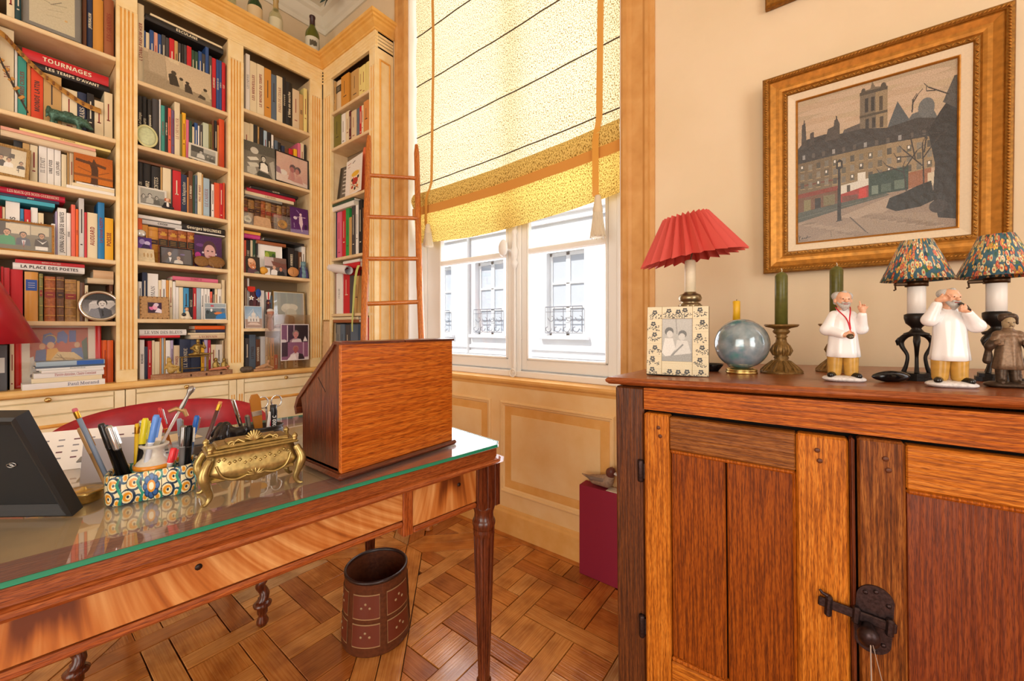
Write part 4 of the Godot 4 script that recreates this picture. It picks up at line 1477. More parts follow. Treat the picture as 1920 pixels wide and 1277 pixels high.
func make_book_rows()->void:
	row(0,0,3.0,[["burgundy",2.5,2.3,17.4],["cream",6.8,2.5,17.7],["dark teal",9.4,2.0,19.9],["brown",32.4,1.7,32.7,"","h"],["navy",34.2,2.3,31.1,"JERUSALEM","h"],["ochre",36.6,4.1,30.8,"","h"],["russet",40.9,4.0,33.3,"LES GRANDES","h"]])
	row(0,1,7.5,[["cream",4.8,4.4,43.6,"MAIA"],["white",9.4,0.9,35.4],["teal",10.4,2.8,31.8,"GUERRES CIVILES"],["orange tan",13.4,1.2,31.0],["vermilion",14.7,4.1,27.9,"MONDE LATIN"],["tan",18.9,6.3,27.7],["cream",25.3,5.7,23.1],["navy",31.1,3.5,23.5,"MARS","h"],["black",34.7,2.7,24.4],["cream",37.6,3.7,21.6],["cream",41.5,3.4,28.2]])
	row(0,2,6.0,[["black",9.0,2.8,20.5],["tan",11.9,2.3,20.1],["cream",14.3,2.6,20.2],["white",17.2,2.8,20.5,"IL ETAIT"],["white",20.1,2.4,20.5,"UNE FOIS"],["white",22.6,2.3,20.5,"LES JOURS"],["cream",25.1,1.9,19.0],["tan",27.2,0.7,20.5],["beige",28.0,1.5,20.5],["tan",29.9,2.9,20.2],["brown",33.2,4.6,20.5]])
	row(0,3,5.5,[["red",4.8,0.6,22.1],["cream",5.5,0.9,22.1],["white",6.5,4.5,25.3,"LES SENS"],["sky blue",11.1,1.2,22.6],["red",12.4,2.1,22.5],["white",14.6,2.3,24.1,"IL EST"],["cream",17.0,1.9,21.8],["white",21.5,1.4,17.0],["lilac",23.0,0.6,23.9],["white",23.7,3.1,26.1,"JOURNAL OU JEAN DE NANTES"],["white",26.9,1.6,24.0,"ESSAI"],["coral",28.6,1.5,28.9],["orange",30.2,1.1,26.8,"LE RIRE"],["pale grey",31.4,2.0,33.2],["red",33.5,1.0,25.8],["cream",34.6,4.0,26.1,"AUDIARD"],["bright blue",38.7,2.6,32.7,"Le Grand AZERTY"],["yellow",41.4,3.5,24.5,"POESIE"]])
	row(0,4,6.0,[["red",5.0,0.9,27.2],["red",6.0,1.8,26.8],["red",7.9,4.1,26.3,"","h"],["ochre",12.5,4.6,25.6,"","b"],["olive",17.3,1.4,25.0,"","l"],["leather orange",19.1,4.0,23.9,"","l"],["leather brown",23.3,2.8,24.0,"","l"],["leather tan",26.3,4.3,22.9,"","l"],["tan",30.7,1.1,22.4],["brown",31.9,1.7,21.7],["cream",33.7,1.3,20.3],["brown",43.4,1.5,21.4]])
	row(0,5,5.0,[["beige",7.8,1.4,23.2],["orange",40.7,1.6,24.2],["orange",42.4,2.5,24.1]])
	row(1,0,3.0,[["cream",0.4,3.0,47.1,"L'ETANG PARFUM HIER"],["blue",3.5,0.7,32.5],["cream",4.3,1.6,32.1],["blue",6.0,1.8,34.3],["salmon",7.9,1.8,34.3],["blue",9.8,1.6,34.2],["charcoal",11.5,1.8,34.7],["charcoal",13.4,1.6,34.1],["red",15.1,2.4,34.7],["tan",17.6,1.7,34.5],["charcoal",19.4,1.6,34.3],["black",21.1,1.2,34.3],["charcoal",22.4,1.3,34.5],["red",23.8,2.3,34.7],["dark green",26.2,1.6,33.4],["dark green",27.9,1.8,33.5],["blue",29.8,1.8,34.6],["charcoal",31.7,1.8,34.1],["blue",33.6,1.8,39.7],["charcoal",35.5,1.5,34.6],["red",37.1,2.3,34.4,"AURORES"],["blue",39.5,1.6,34.3,"OEUVRE DE CES"],["blue",41.2,1.4,34.5,"ZONE IV"],["red",42.7,2.0,34.2,"CLE"]])
	row(1,1,4.5,[["black",0.6,2.4,31.0,"El-La-Campo","h"],["black",3.1,2.0,31.5,"BAPTE","h"],["black",5.2,2.1,30.6,"La Coquennerie","h"],["charcoal",7.4,3.2,32.2,"","h"],["white",10.7,0.7,33.1],["teal",11.5,1.7,29.7,"LES INNOCENTS"],["black",13.3,1.4,30.4,"LETTRES A EMILIE"],["coral",14.8,1.5,29.5],["purple",16.4,1.5,29.0],["cream",18.0,2.7,34.9,"LE CHEVALIER"],["olive",20.8,0.9,28.2],["yellow",21.8,1.9,29.8],["pink",23.8,1.5,26.0],["dark green",25.4,1.4,25.7],["cream",26.9,1.2,22.7],["blue",28.2,1.7,25.9],["white",30.0,0.7,24.5],["charcoal",30.8,1.7,25.7],["pale green",32.6,3.1,27.7],["olive",35.8,1.8,28.1],["brown",37.7,1.1,31.4],["black",38.9,1.5,31.6],["orange tan",40.5,0.9,29.1],["red orange",41.5,3.0,33.9]])
	row(1,2,4.5,[["black",0.9,2.4,26.0,"IN","h"],["black",3.4,3.6,26.2,"1492","h"],["black",7.1,4.1,25.5,"ARDENTES","h"],["tan",11.3,0.9,26.2],["cream",12.3,3.9,26.2],["charcoal",16.3,0.7,26.2],["red",17.1,4.1,26.2],["navy",21.3,2.9,24.9,"Cuba Magazine"],["orange tan",24.3,0.7,23.7],["brown",25.1,2.1,28.2,"L.V. RENARD"],["dark green",27.3,0.9,25.9],["slate",28.3,1.3,26.3],["cream",29.7,2.2,28.7,"PAUL ET MARIE"],["tan",32.0,0.7,28.0],["pale blue",32.8,3.3,25.9,"LE CAHIER"],["black",36.2,0.8,24.6],["white",37.1,1.6,23.0],["red orange",38.8,2.9,24.5],["red",41.8,1.9,25.0],["red orange",43.8,1.1,25.9]])
	row(1,3,6.0,[["orange",1.2,1.9,26.4],["ochre",3.2,2.6,23.1],["ochre",5.9,4.5,22.4,"","l"],["leather orange",10.5,4.6,22.4,"","t"],["leather orange",15.3,4.7,22.4,"","t"],["leather orange",20.1,4.5,22.6,"","t"],["leather orange",24.8,3.8,22.6,"","t"]])
	row(1,4,5.0,[["white",1.2,1.6,22.5],["navy",2.9,2.2,28.2],["white",5.3,4.9,27.8,"LE ROMAN"],["cream",10.3,1.5,24.1],["white",11.9,2.0,24.6],["ochre",14.0,1.4,24.5],["cream",15.5,1.7,24.6],["white",17.3,1.4,23.9],["white",18.8,1.4,20.6],["cream",20.3,2.1,20.6],["sky blue",22.5,2.8,20.3],["black",25.4,2.0,20.2,"ROUGE"],["red",27.5,1.8,20.7],["pale blue",29.4,2.3,20.8],["white",31.8,1.5,20.7],["white",33.4,1.6,20.6],["white",35.1,1.4,20.6],["coral",36.6,1.3,18.9],["black",38.0,1.2,20.8],["cream",39.3,1.6,21.0],["white",41.0,2.0,21.0],["cream",43.1,1.8,27.3]])
	row(1,5,7.0,[["white",2.2,2.1,24.0,"ROMANS"],["navy",4.4,1.3,19.7],["red",5.8,1.8,23.2],["cream",7.7,1.2,23.5],["cream",9.0,2.3,22.7],["orange tan",11.4,0.8,25.0],["pale blue",12.3,0.9,25.0],["tan",13.3,0.9,25.0],["white",14.3,2.2,23.3,"VIE"],["lilac",16.6,1.4,23.3],["beige",18.2,2.9,20.0,"PARIS"],["navy",21.2,5.7,23.8,"LE MONDE","h"],["navy",27.0,5.2,23.3,"","h"],["yellow",32.3,1.7,18.2],["lilac",34.1,1.8,23.2],["crimson",36.0,1.6,23.1],["cream",37.7,2.5,19.9],["white",40.3,3.8,19.8],["beige",44.2,0.7,22.5]])
	row(2,0,3.0,[["white",2.5,2.5,40.8,"LES PAPOUS"],["cream",5.1,4.2,37.1,"LES MERVEILLES"],["cream",9.5,4.8,37.4,"LE MONDE DU TEMPS"],["ochre",14.4,4.4,36.8],["slate",18.9,3.7,34.6],["cream",22.7,4.1,35.4,"PARIS DE CESAR"],["black",26.9,2.1,36.4,"O O O O O O"],["black",29.1,4.8,34.3,"L'idee en marche","h"],["beige",34.0,4.9,30.9],["tan",39.0,2.9,29.2,"DIX"],["pale yellow",42.2,2.7,35.1]])
	row(2,1,5.0,[["cream",1.5,4.2,37.4],["cream",5.8,2.2,37.9,"LUMIERES"],["black",8.1,2.4,38.0],["tan",10.6,1.2,37.5],["black",12.1,2.3,37.7,"NOIR"],["pale blue",14.6,2.1,36.2],["black",16.8,2.8,36.0],["white",19.7,1.5,35.0],["slate",22.0,2.3,31.9],["black",24.4,2.2,31.3],["navy",26.8,2.2,29.6],["brown",29.1,2.9,28.6],["red",32.2,2.9,29.4],["yellow",35.7,2.5,30.3],["pink",38.6,2.2,35.8],["cream",40.9,2.7,36.8],["black",43.9,1.0,36.4]])
	row(2,2,7.0,[["leather brown",2.2,2.9,20.3,"","l"],["leather tan",5.3,4.0,19.7,"","l"],["leather brown",9.4,3.9,20.5,"","l"],["leather orange",13.5,3.1,20.6,"","l"],["leather tan",16.7,4.0,20.4,"","l"],["leather brown",20.8,3.7,20.2,"","l"],["leather tan",24.6,3.3,20.1,"","l"],["leather brown",28.1,3.3,20.6,"","l"],["leather brown",31.6,3.8,21.2,"","l"]])
	row(2,3,5.5,[["red orange",2.2,1.2,23.7],["black",3.5,2.7,24.1,"MEMOIRE"],["cream",6.3,1.4,24.4],["dark green",7.8,1.8,25.2,"TEL"],["black",9.7,3.0,22.5,"RIEN"],["charcoal",24.0,2.8,22.5],["black",31.7,4.9,23.0,"LES ANNEES"],["black",36.8,2.5,21.5],["brown",39.4,2.5,20.8],["white",42.1,2.8,25.6]])
	row(2,4,6.0,[["brown",2.5,1.8,35.3],["white",4.5,1.2,35.9],["white",5.8,1.3,28.1],["burgundy",7.2,3.7,26.6],["white",11.0,4.3,27.8],["grey",15.5,2.2,26.5],["slate",17.8,3.7,24.4]])
	row(2,5,7.0,[["charcoal",3.4,2.5,23.6],["slate",6.0,4.2,26.2,"LETTRES"],["brown",10.3,2.8,22.8,"SOUVENIRS"],["pale grey",13.2,3.2,24.8],["beige",16.6,1.5,24.4],["tan",18.4,1.4,23.8],["orange tan",20.0,2.5,23.5],["red",22.7,2.4,10.8],["grey",25.3,1.6,23.1],["brown",27.0,2.2,15.1],["cream",30.3,1.2,8.3],["tan",32.6,3.6,8.7],["beige",36.3,3.4,9.7],["black",44.0,0.9,9.2]])
	row(3,0,2.0,[["tan",14.0,1.8,24.8],["beige",16.2,7.8,23.9,"","b"],["ochre",24.4,11.1,24.5],["tan",37.6,10.4,23.3],["pale yellow",48.1,5.0,22.5],["pale yellow",53.2,4.5,21.9],["pale yellow",57.9,4.4,22.3]])
	row(3,1,2.0,[["olive",14.0,9.5,25.3],["white",23.8,5.7,24.3],["cream",29.8,5.7,24.3],["burgundy",35.7,2.6,22.8],["beige",38.5,6.6,21.7],["slate",45.4,3.7,21.7],["red",49.3,2.9,22.0],["cream",52.6,2.4,21.4],["orange tan",55.3,6.9,23.1]])
	row(3,3,3.0,[["cream",14.0,0.6,37.0],["navy",14.7,1.1,37.1],["pink",16.4,6.4,36.5],["red",23.1,5.3,36.7],["bright green",28.8,4.8,37.2],["tan",33.7,3.8,29.7],["charcoal",37.9,4.6,37.2],["white",42.9,3.4,37.2],["black",46.7,4.4,40.4],["brown",51.5,3.3,33.9],["charcoal",55.2,6.9,33.8]])
	row(3,4,3.0,[["burgundy",14.0,0.6,33.7],["crimson",14.7,0.6,33.4],["white",15.3,9.4,32.0,"ITALIE"],["red",25.0,8.9,34.1],["charcoal",34.3,6.1,28.9],["tan",40.7,6.7,27.9],["white",58.2,2.6,27.6],["black",60.9,1.8,26.5]])
	row(3,5,3.0,[["charcoal",14.0,1.2,35.0],["grey",15.6,5.4,33.8],["slate",21.4,6.6,34.0],["charcoal",28.4,6.6,33.5],["slate",35.4,10.2,33.9],["crimson",55.8,6.6,38.7]])
	flats(0,1,7.5,[["black",15.2,28.4,251.42,3.4,"LES TEMPS D'AVANT"],["red",11.8,31.4,255.02,5.3,"TOURNAGES"]])
	flats(0,2,3.0,[["beige",4.9,32.8,211.02,3.0],["salmon",4.9,32.6,214.04,1.6],["pale yellow",10.8,32.7,215.66,1.3,"BD MAGAZINE"]])
	flats(0,2,2.0,[["white",26.6,18.3,190.52,2.0],["cream",28.6,16.3,192.54,1.7],["white",30.2,14.7,194.26,0.9,"SILVER"]])
	flats(0,3,4.0,[["cyan",4.8,17.8,179.32,2.0],["navy",4.8,19.3,181.34,1.5,"POST"],["crimson",4.8,21.4,182.86,3.0,"LES MAUX QUI NOUS GUERISSENT"]])
	flats(0,4,5.0,[["beige",34.6,10.3,140.42,3.1],["buff",36.8,8.1,143.54,4.5],["white",8.7,24.8,145.32,3.4,"LA PLACE DES POETES"],["red",9.5,24.0,148.74,1.8,"MINOTAURE"]])
	flats(1,0,3.0,[["black",4.0,39.5,301.42,3.6,"ESCULANE"],["cream",6.2,36.5,305.04,1.2,"TITRES"]])
	flats(1,2,4.5,[["brown",1.0,20.2,215.02,1.5]])
	flats(1,3,5.0,[["white",18.6,26.3,177.62,0.8],["pale grey",2.9,18.7,178.44,2.5,"CHOIX"],["black",21.9,23.0,178.44,4.2,"Georges WOLINSKI"],["white",1.1,20.3,181.42,2.2]])
	flats(1,4,4.0,[["beige",18.5,24.0,141.82,3.8],["pink",16.9,23.8,145.64,2.5,"TOME II"]])
	flats(1,5,5.0,[["beige",26.1,18.8,108.02,2.9,"L'ECRIVAIN"],["red",1.9,18.8,109.22,1.5],["cream",24.9,20.0,110.94,1.2],["white",1.6,22.4,110.74,3.7,"LE VIN DES BLEUS"],["navy",28.8,16.1,112.16,2.1],["orange",28.4,16.5,114.28,2.5]])
	flats(2,2,5.0,[["grey",3.0,24.2,208.92,1.8],["cream",2.5,33.2,210.74,2.5,"L'HOMME"],["crimson",3.6,33.1,213.26,2.5],["black",6.5,32.4,215.78,2.3,"ALBUM"]])
	flats(2,3,4.0,[["russet",9.5,20.0,176.62,2.4],["magenta",1.7,10.2,179.32,3.0],["black",14.3,28.7,179.72,1.8],["amber",1.7,10.4,182.34,2.0]])
	flats(3,3,1.0,[["white",1.0,42.8,207.02,3.7],["dark green",8.0,35.8,210.74,1.7]])
	flats(3,4,2.0,[["red",26.6,23.3,160.32,4.0],["white",27.2,22.7,164.34,2.2]])
	flats(3,5,1.5,[["russet",11.1,37.9,119.22,2.3],["cream",12.1,36.9,121.54,2.1]])
func paint(im: Image,ops: Array)->void:
	var w:=im.get_width()
	var h:=im.get_height()
	for o in ops:
		match o[0]:
			"g":
				var a:=Color(o[1])
				var b:=Color(o[2])
				for y in h:
					im.fill_rect(Rect2i(0,y,w,1),a.lerp(b,float(y)/h))
			"r":
				im.fill_rect(Rect2i(int(o[1]*w),int(o[2]*h),max(1,int(ceil((o[3]-o[1])*w))),max(1,int(ceil((o[4]-o[2])*h)))),Color(o[5]))
			"e":
				var cx: float=o[1]*w
				var cy: float=o[2]*h
				var rx: float=max(o[3]*w,.5)
				var ry: float=max(o[4]*h,.5)
				var c:=Color(o[5])
				for y in range(max(0,int(cy-ry)),min(h,int(cy+ry)+2)):
					var t:=(y-cy)/ry
					if absf(t)<=1.0:
						var s:=sqrt(1.0-t*t)*rx
						var x0: int=max(0,int(cx-s))
						var x1: int=min(w,int(cx+s)+1)
						if x1>x0:
							im.fill_rect(Rect2i(x0,y,x1-x0,1),c)
			"p":
				var pts:=PackedVector2Array()
				for i in range(0,o[1].size(),2):
					pts.append(Vector2(o[1][i]*w,o[1][i+1]*h))
				fill_poly(im,pts,Color(o[2]))
			"l":
				var a:=Vector2(o[1]*w,o[2]*h)
				var b:=Vector2(o[3]*w,o[4]*h)
				var n:=(b-a).orthogonal().normalized()*float(o[5])*w*.5
				if n.length()<.5:
					n=n.normalized()*.5
				fill_poly(im,PackedVector2Array([a+n,b+n,b-n,a-n]),Color(o[6]))
func fill_poly(im: Image,pts: PackedVector2Array,c: Color)->void:
	var w:=im.get_width()
	var h:=im.get_height()
	var y0:=h
	var y1:=0
	for p in pts:
		y0=min(y0,int(floor(p.y)))
		y1=max(y1,int(ceil(p.y)))
	for y in range(max(0,y0),min(h,y1)):
		var xs:=[]
		var yc:=y+.5
		for i in pts.size():
			var a:=pts[i]
			var b:=pts[(i+1) % pts.size()]
			if (a.y<=yc) != (b.y<=yc):
				xs.append(a.x+(yc-a.y)/(b.y-a.y)*(b.x-a.x))
		xs.sort()
		for i in range(0,xs.size()-1,2):
			var x0: int=max(0,int(round(xs[i])))
			var x1: int=min(w,int(round(xs[i+1])))
			if x1>x0:
				im.fill_rect(Rect2i(x0,y,x1-x0,1),c)
func roughen(im: Image,amount: float,freq:=.15,seed_:=3)->void:
	var no:=FastNoiseLite.new()
	no.seed=seed_
	no.frequency=freq
	no.fractal_octaves=3
	for y in im.get_height():
		for x in im.get_width():
			var n:=no.get_noise_2d(x,y)*amount
			var c:=im.get_pixel(x,y)
			im.set_pixel(x,y,Color(clampf(c.r+n,0,1),clampf(c.g+n,0,1),clampf(c.b+n,0,1)))
func picture(called: String,w: int,h: int,ops: Array,grain:=.05,rough:=.35)->StandardMaterial3D:
	if not M.has("pic "+called):
		var im:=Image.create(w,h,false,Image.FORMAT_RGB8)
		paint(im,ops)
		if grain>0.0:
			roughen(im,grain,.2,hash(called) % 100)
		im.generate_mipmaps()
		var m:=StandardMaterial3D.new()
		m.albedo_texture=ImageTexture.create_from_image(im)
		m.roughness=rough
		m.texture_repeat=false
		M["pic "+called]=m
	return M["pic "+called]
func sheet(w: float,h: float,y0:=0.0)->ArrayMesh:
	var st:=st0()
	st.set_smooth_group(-1)
	quad(st,Vector3(-w/2,y0,0),Vector3(w/2,y0,0),Vector3(w/2,y0+h,0),Vector3(-w/2,y0+h,0),Vector2(0,1),Vector2(1,1),Vector2(1,0),Vector2(0,0))
	return done(st)
func bust(cx: float,cy: float,r: float,skin: String,hair: String,cloth: String,asp:=1.0)->Array:
	return [["p",[cx-r*2.4,cy+r*5.0*asp,cx-r*2.0,cy+r*2.0*asp,cx-r*.6,cy+r*1.2*asp,cx+r*.6,cy+r*1.2*asp,cx+r*2.0,cy+r*2.0*asp,cx+r*2.4,cy+r*5.0*asp],cloth],["r",cx-r*.4,cy+r*.4*asp,cx+r*.4,cy+r*1.5*asp,skin],["e",cx,cy-r*.25*asp,r*1.08,r*1.15*asp,hair],["e",cx+r*.06,cy+r*.1*asp,r*.8,r*1.02*asp,skin],["e",cx-r*.3,cy,r*.13,r*.1*asp,hair],["e",cx+r*.4,cy,r*.13,r*.1*asp,hair],["l",cx-r*.2,cy+r*.62*asp,cx+r*.35,cy+r*.62*asp,r*.16,hair]]
func print_card(label: String,at: Vector3,rot: float,w: float,h: float,lean: float,pic: Material,border:=.004,edge:="#ece6d8",roll:=0.0,kind:="photograph",group:="")->Node3D:
	var r:=thing("photo_print" if kind=="photograph" else kind.replace(" ","_"),label,kind,at,Vector3.ZERO,group)
	r.basis=Basis(Vector3.UP,rot)*Basis(Vector3.RIGHT,-lean)*Basis(Vector3.BACK,roll)
	add("backing",box2(Vector3(-w/2,0,-.0016),Vector3(w/2,h,0),.0003),flat(edge,.5),r)
	add("image",sheet(w-border*2,h-border*2,border),pic,r,Vector3(0,0,.0004))
	return r
func framed(label: String,at: Vector3,rot: float,w: float,h: float,lean: float,pic: Material,bar: float,fm: Material,mat:=0.0,matcol:="#eee8d8",roll:=0.0,group:="",glazed:=true)->Node3D:
	var r:=thing("picture_frame",label,"picture frame",at,Vector3.ZERO,group)
	r.basis=Basis(Vector3.UP,rot)*Basis(Vector3.RIGHT,-lean)*Basis(Vector3.BACK,roll)
	var st:=st0()
	moulding(st,v2([0,-.008,0,.004,bar*.2,.008,bar*.6,.007,bar*.85,.003,bar,.002,bar,-.004]),v2([-w/2,0,w/2,0,w/2,h,-w/2,h]),true,"z")
	add("moulding",done(st),fm,r)
	add("backing",box2(Vector3(-w/2+bar*.4,bar*.4,-.008),Vector3(w/2-bar*.4,h-bar*.4,-.004),.0005),flat("#4a3a2a",.9),r)
	if mat>0.0:
		add("mount",box2(Vector3(-w/2+bar*.8,bar*.8,-.004),Vector3(w/2-bar*.8,h-bar*.8,-.001),.0003),flat(matcol,.8),r)
	var p:=bar+mat
	add("image",sheet(w-2*p,h-2*p,p),pic,r,Vector3(0,0,-.0006))
	if glazed:
		add("glazing",box2(Vector3(-w/2+bar*.9,bar*.9,.0002),Vector3(w/2-bar*.9,h-bar*.9,.001),0.0),glass(),r)
	st=st0()
	bx(st,Vector3(-.012,.002,-.0025),Vector3(.012,h*.62,0),.001,Transform3D(Basis(Vector3.RIGHT,lean*1.7+.12),Vector3(0,0,-.012-h*.0)))
	return r
func put(bay: int,sh: int,s: float,back:=0.012)->Vector3:
	return on_shelf(bay,s,shelf_y(bay,sh),back)
func shelf_things()->void:
	var t:=turn(0)
	var gilt:=mottled("gilt",["#8a6424","#b98c3c","#d8b060"],.4,16.0,0.0,.02,4,false)
	gilt.metallic=.7
	var dk:=flat("#241f1e",.4)
	framed("framed pencil drawing with wide grey mount on the top shelf, left bay",put(0,0,.217),t,.205,.30,.04,picture("drawing",96,128,[["g","#cdbf98","#c9bd9c"],["l",.45,.5,.7,.36,.02,"#6a6048"],["l",.3,.45,.5,.48,.015,"#857a5c"],["l",.5,.48,.82,.42,.012,"#8a8062"],["l",.4,.62,.75,.55,.01,"#9a9070"],["l",.55,.3,.42,.2,.012,"#857a5c"],["l",.35,.75,.7,.7,.008,"#a39a7a"],["e",.8,.72,.03,.02,"#d0a050"]]),.004,flat("#5c574e",.5),.02,"#6a655c")
	var r:=framed("wooden framed wedding photograph at the left end of the third shelf, left bay",put(0,2,.075),t,.125,.165,.14,picture("wedding",96,96,[["g","#d8c9a8","#e8dcc0"],["r",0,0,.5,.35,"#6a5a48"],["r",.45,.2,.62,.36,"#4a4238"]]+bust(.2,.4,.07,"#c99c7a","#2a1c16","#1e1a1a")+bust(.45,.45,.07,"#d0a585","#3a261c","#f2efe8")+bust(.85,.5,.06,"#c49a78","#201814","#241e1e")+[["p",[.0,.75,1,.7,1,1,0,1],"#ece0c4"],["l",.72,.78,.8,.78,.03,"#302824"],["l",.78,.68,.78,.86,.02,"#302824"]]),.014,timber("frame oak","y",[[.2,"#8a6a3c"],[.5,"#b59258"],[.8,"#d0b07a"]],.5),0.0,"#eee8d8",deg_to_rad(-3))
	print_card("amber photograph of a bare tree in silhouette on the third shelf, left bay",put(0,2,.368,.026)+Vector3(0,.052,0),t,.150,.158,.06,picture("tree",96,96,[["g","#b45c12","#c8700f"],["p",[.42,1,.44,.5,.36,.2,.46,.26,.5,.1,.56,.24,.62,.5,.6,1],"#4a2a10"],["l",.05,.24,.45,.3,.1,"#5a3212"],["l",.55,.3,.82,.36,.1,"#5a3212"],["l",.1,.5,.45,.62,.03,"#8a4a12"],["r",0,.72,1,.8,"#8a4c14"],["l",.6,.66,.9,.5,.03,"#8a4a12"]]),.0,"#a8803c")
	r=framed("bead-framed colour photograph of three seated guests on the fourth shelf, left bay",put(0,3,.128),t,.19,.155,.09,picture("guests",128,96,[["g","#8a8470","#6a6658"],["r",.0,.0,.2,.5,"#3a352e"],["r",.14,.05,.58,.42,"#d9ccb0"],["r",.6,.06,.95,.4,"#cbbfa2"]]+bust(.15,.38,.07,"#d3a07e","#33231a","#2f9a6a",1.33)+bust(.45,.42,.06,"#cf9c78","#1e1714","#4b5568",1.33)+bust(.8,.40,.06,"#c8936e","#241812","#2e2c30",1.33)+[["p",[.42,.62,.46,.9,.5,.62],"#e8e8ec"],["l",.46,.66,.46,.9,.02,"#8a2430"],["p",[.7,.55,.82,.72,.92,.55,.82,.66],"#eeeae4"],["r",.68,.82,.92,.95,"#ece8e0"]]),.009,timber("bead wood","x",[[.2,"#8a5a24"],[.5,"#b5813c"],[.8,"#d2a45c"]],.5))
	var st:=st0()
	for k in 24:
		lathe(st,v2([0,-.0038,.0038,0,0,.0038]),6,Transform3D(Basis.IDENTITY,Vector3(-.09+.18*k/23.0,.154,.004)))
	var beads:=add("bead_row",done(st),timber("bead wood","x",[]),r)
	beads.set_meta("kind","stuff")
	r=thing("picture_frame","round silver frame with a grey photograph of a man on the fifth shelf, left bay","picture frame",put(0,4,.392,.022)+Vector3(0,.0,0))
	r.basis=Basis(Vector3.UP,t)*Basis(Vector3.RIGHT,-.1)
	st=st0()
	var ring:=[]
	for k in 40:
		ring.append(Vector3(cos(TAU*k/40)*.078,.088+sin(TAU*k/40)*.078,0))
	tube(st,ring,[.0095],8,true)
	add("silver_ring",done(st),flat("#d8d4cc",.16,1.0),r)
	var disc:=[]
	for k in 36:
		disc.append(Vector2(cos(TAU*k/36)*.074,.088+sin(TAU*k/36)*.074))
	st=st0()
	prism(st,disc,-.006,-.001)
	add("backing",done(st),dk,r)
	add("image",disc_sheet(.071,Vector3(0,.088,.0)),picture("silver man",96,96,[["g","#3a3a3c","#b8b8ba"],["r",0,.0,1,.26,"#2c2c2e"],["p",[.2,.42,.3,.3,.85,.26,.95,.4,.6,.8,.2,.8],"#c9c9ca"],["l",.22,.4,.9,.3,.02,"#f2f2f2"]]+bust(.56,.4,.13,"#dcdad8","#2a2828","#4a4e58")+[["p",[.1,1,.25,.62,.45,.6,.52,1],"#8a8f9a"],["l",.56,.66,.58,.9,.05,"#24262c"]]),r)
	r=framed("bright red frame with a colourful picture of card players on the worktop, left bay",put(0,5,.250,.108),t,.315,.366,.08,picture("players",160,160,[["g","#b4452c","#a8402a"],["r",0,.78,1,1,"#5a3a2c"],["p",[.2,.3,.22,.14,.34,.1,.44,.2,.42,.34,.3,.38],"#2a4c9a"],["p",[.44,.3,.46,.1,.56,.06,.64,.16,.62,.32,.5,.34],"#3658a4"],["r",.66,.06,.78,.3,"#2d4e9c"],["e",.34,.24,.1,.1,"#c8a03c"],["e",.33,.25,.09,.09,"#2a4c9a"],["e",.34,.36,.06,.07,"#d8a878"],["e",.53,.34,.05,.06,"#b84a3a"],["e",.2,.38,.05,.06,"#d09a70"],["e",.8,.36,.05,.06,"#c8a078"],["p",[.26,.68,.28,.44,.44,.42,.52,.58,.4,.7],"#e0a428"],["p",[.06,.8,.1,.46,.26,.44,.26,.72],"#3a5a96"],["p",[.68,.72,.7,.44,.88,.42,.94,.76],"#3c68a4"],["p",[.3,.72,.46,.5,.74,.52,.9,.66,.78,.8,.34,.82],"#dcc08a"],["l",.4,.62,.76,.66,.02,"#b08c50"],["l",.44,.56,.7,.76,.012,"#8a6a3c"],["l",.5,.56,.62,.78,.012,"#8a6a3c"],["p",[.88,.3,.98,.2,1,.8,.92,.7],"#1e5048"],["p",[.0,.6,.06,.58,.1,.9,0,.95],"#d8d4cc"]]),.024,flat("#d8261c",.3),.028,"#f1eadb")
	shelf_stack()
	r=thing("box_file","dark grey box file with a pale label on the worktop behind the red lampshade","box file",put(0,5,.012,.03),Vector3(0,t,0))
	add("case",box2(Vector3(.0,0,-.15),Vector3(.058,.228,0),.002),flat("#4c4c50",.5),r)
	add("label_panel",box2(Vector3(.006,.09,-.001),Vector3(.05,.165,.0008),.0002),flat("#c8c6c0",.7),r)
	strap_and_bull(t)
	print_card("large sepia photograph of people sitting by a stone column, top shelf, middle bay",put(1,0,.196,.008),t,.333,.218,.07,picture("sepia",160,104,[["g","#c9b496","#d3bf9e"],["p",[0,.1,.3,.08,.34,1,0,1],"#a8977c"],["p",[.06,0,.3,0,.3,.62,.07,.6],"#b5a388"],["p",[.34,0,.5,0,.5,.12,.36,.1],"#d8c6a4"],["p",[0,.62,.4,.7,1,.78,1,1,0,1],"#a08f74"],["p",[.36,.78,.34,.5,.4,.42,.46,.48,.5,.76],"#3c352c"],["e",.42,.4,.035,.06,"#4a4034"],["p",[.5,.8,.5,.56,.54,.52,.58,.8],"#b8a888"],["e",.53,.5,.025,.045,"#463c30"],["p",[.58,.84,.58,.62,.63,.56,.68,.66,.7,.84],"#443a30"],["e",.62,.54,.025,.04,"#3c342a"],["p",[.82,.86,.84,.64,.9,.58,.97,.72,.98,.88],"#b9a98a"],["e",.9,.56,.026,.045,"#42382c"],["p",[.78,.86,.82,.74,.9,.8,.9,.88],"#4a4034"]]),.0,"#d8c8a8")
	r=thing("medallion","pale green oval medallion plaque on the second shelf, middle bay","plaque",put(1,1,.045,.016))
	r.basis=Basis(Vector3.UP,t)*Basis(Vector3.RIGHT,-.1)
	st=st0()
	lathe(st,v2([0,-.004,.046,-.004,.050,0,.050,.004,.046,.007,.042,.005]),28,Transform3D(Basis(Vector3.RIGHT,PI/2),Vector3(0,.070,0)),1.38)
	add("rim",done(st),flat("#d6d49a",.4),r)
	st=st0()
	lathe(st,v2([0.0,-.002,.042,-.002,.042,.0045,.03,.0065,0,.007]),28,Transform3D(Basis(Vector3.RIGHT,PI/2),Vector3(0,.070,0)),1.38)
	add("field",done(st),mottled("medallion green",["#8faa6c","#b8c890","#d4dcae"],.4,9.0,.0,.02,4,false),r)
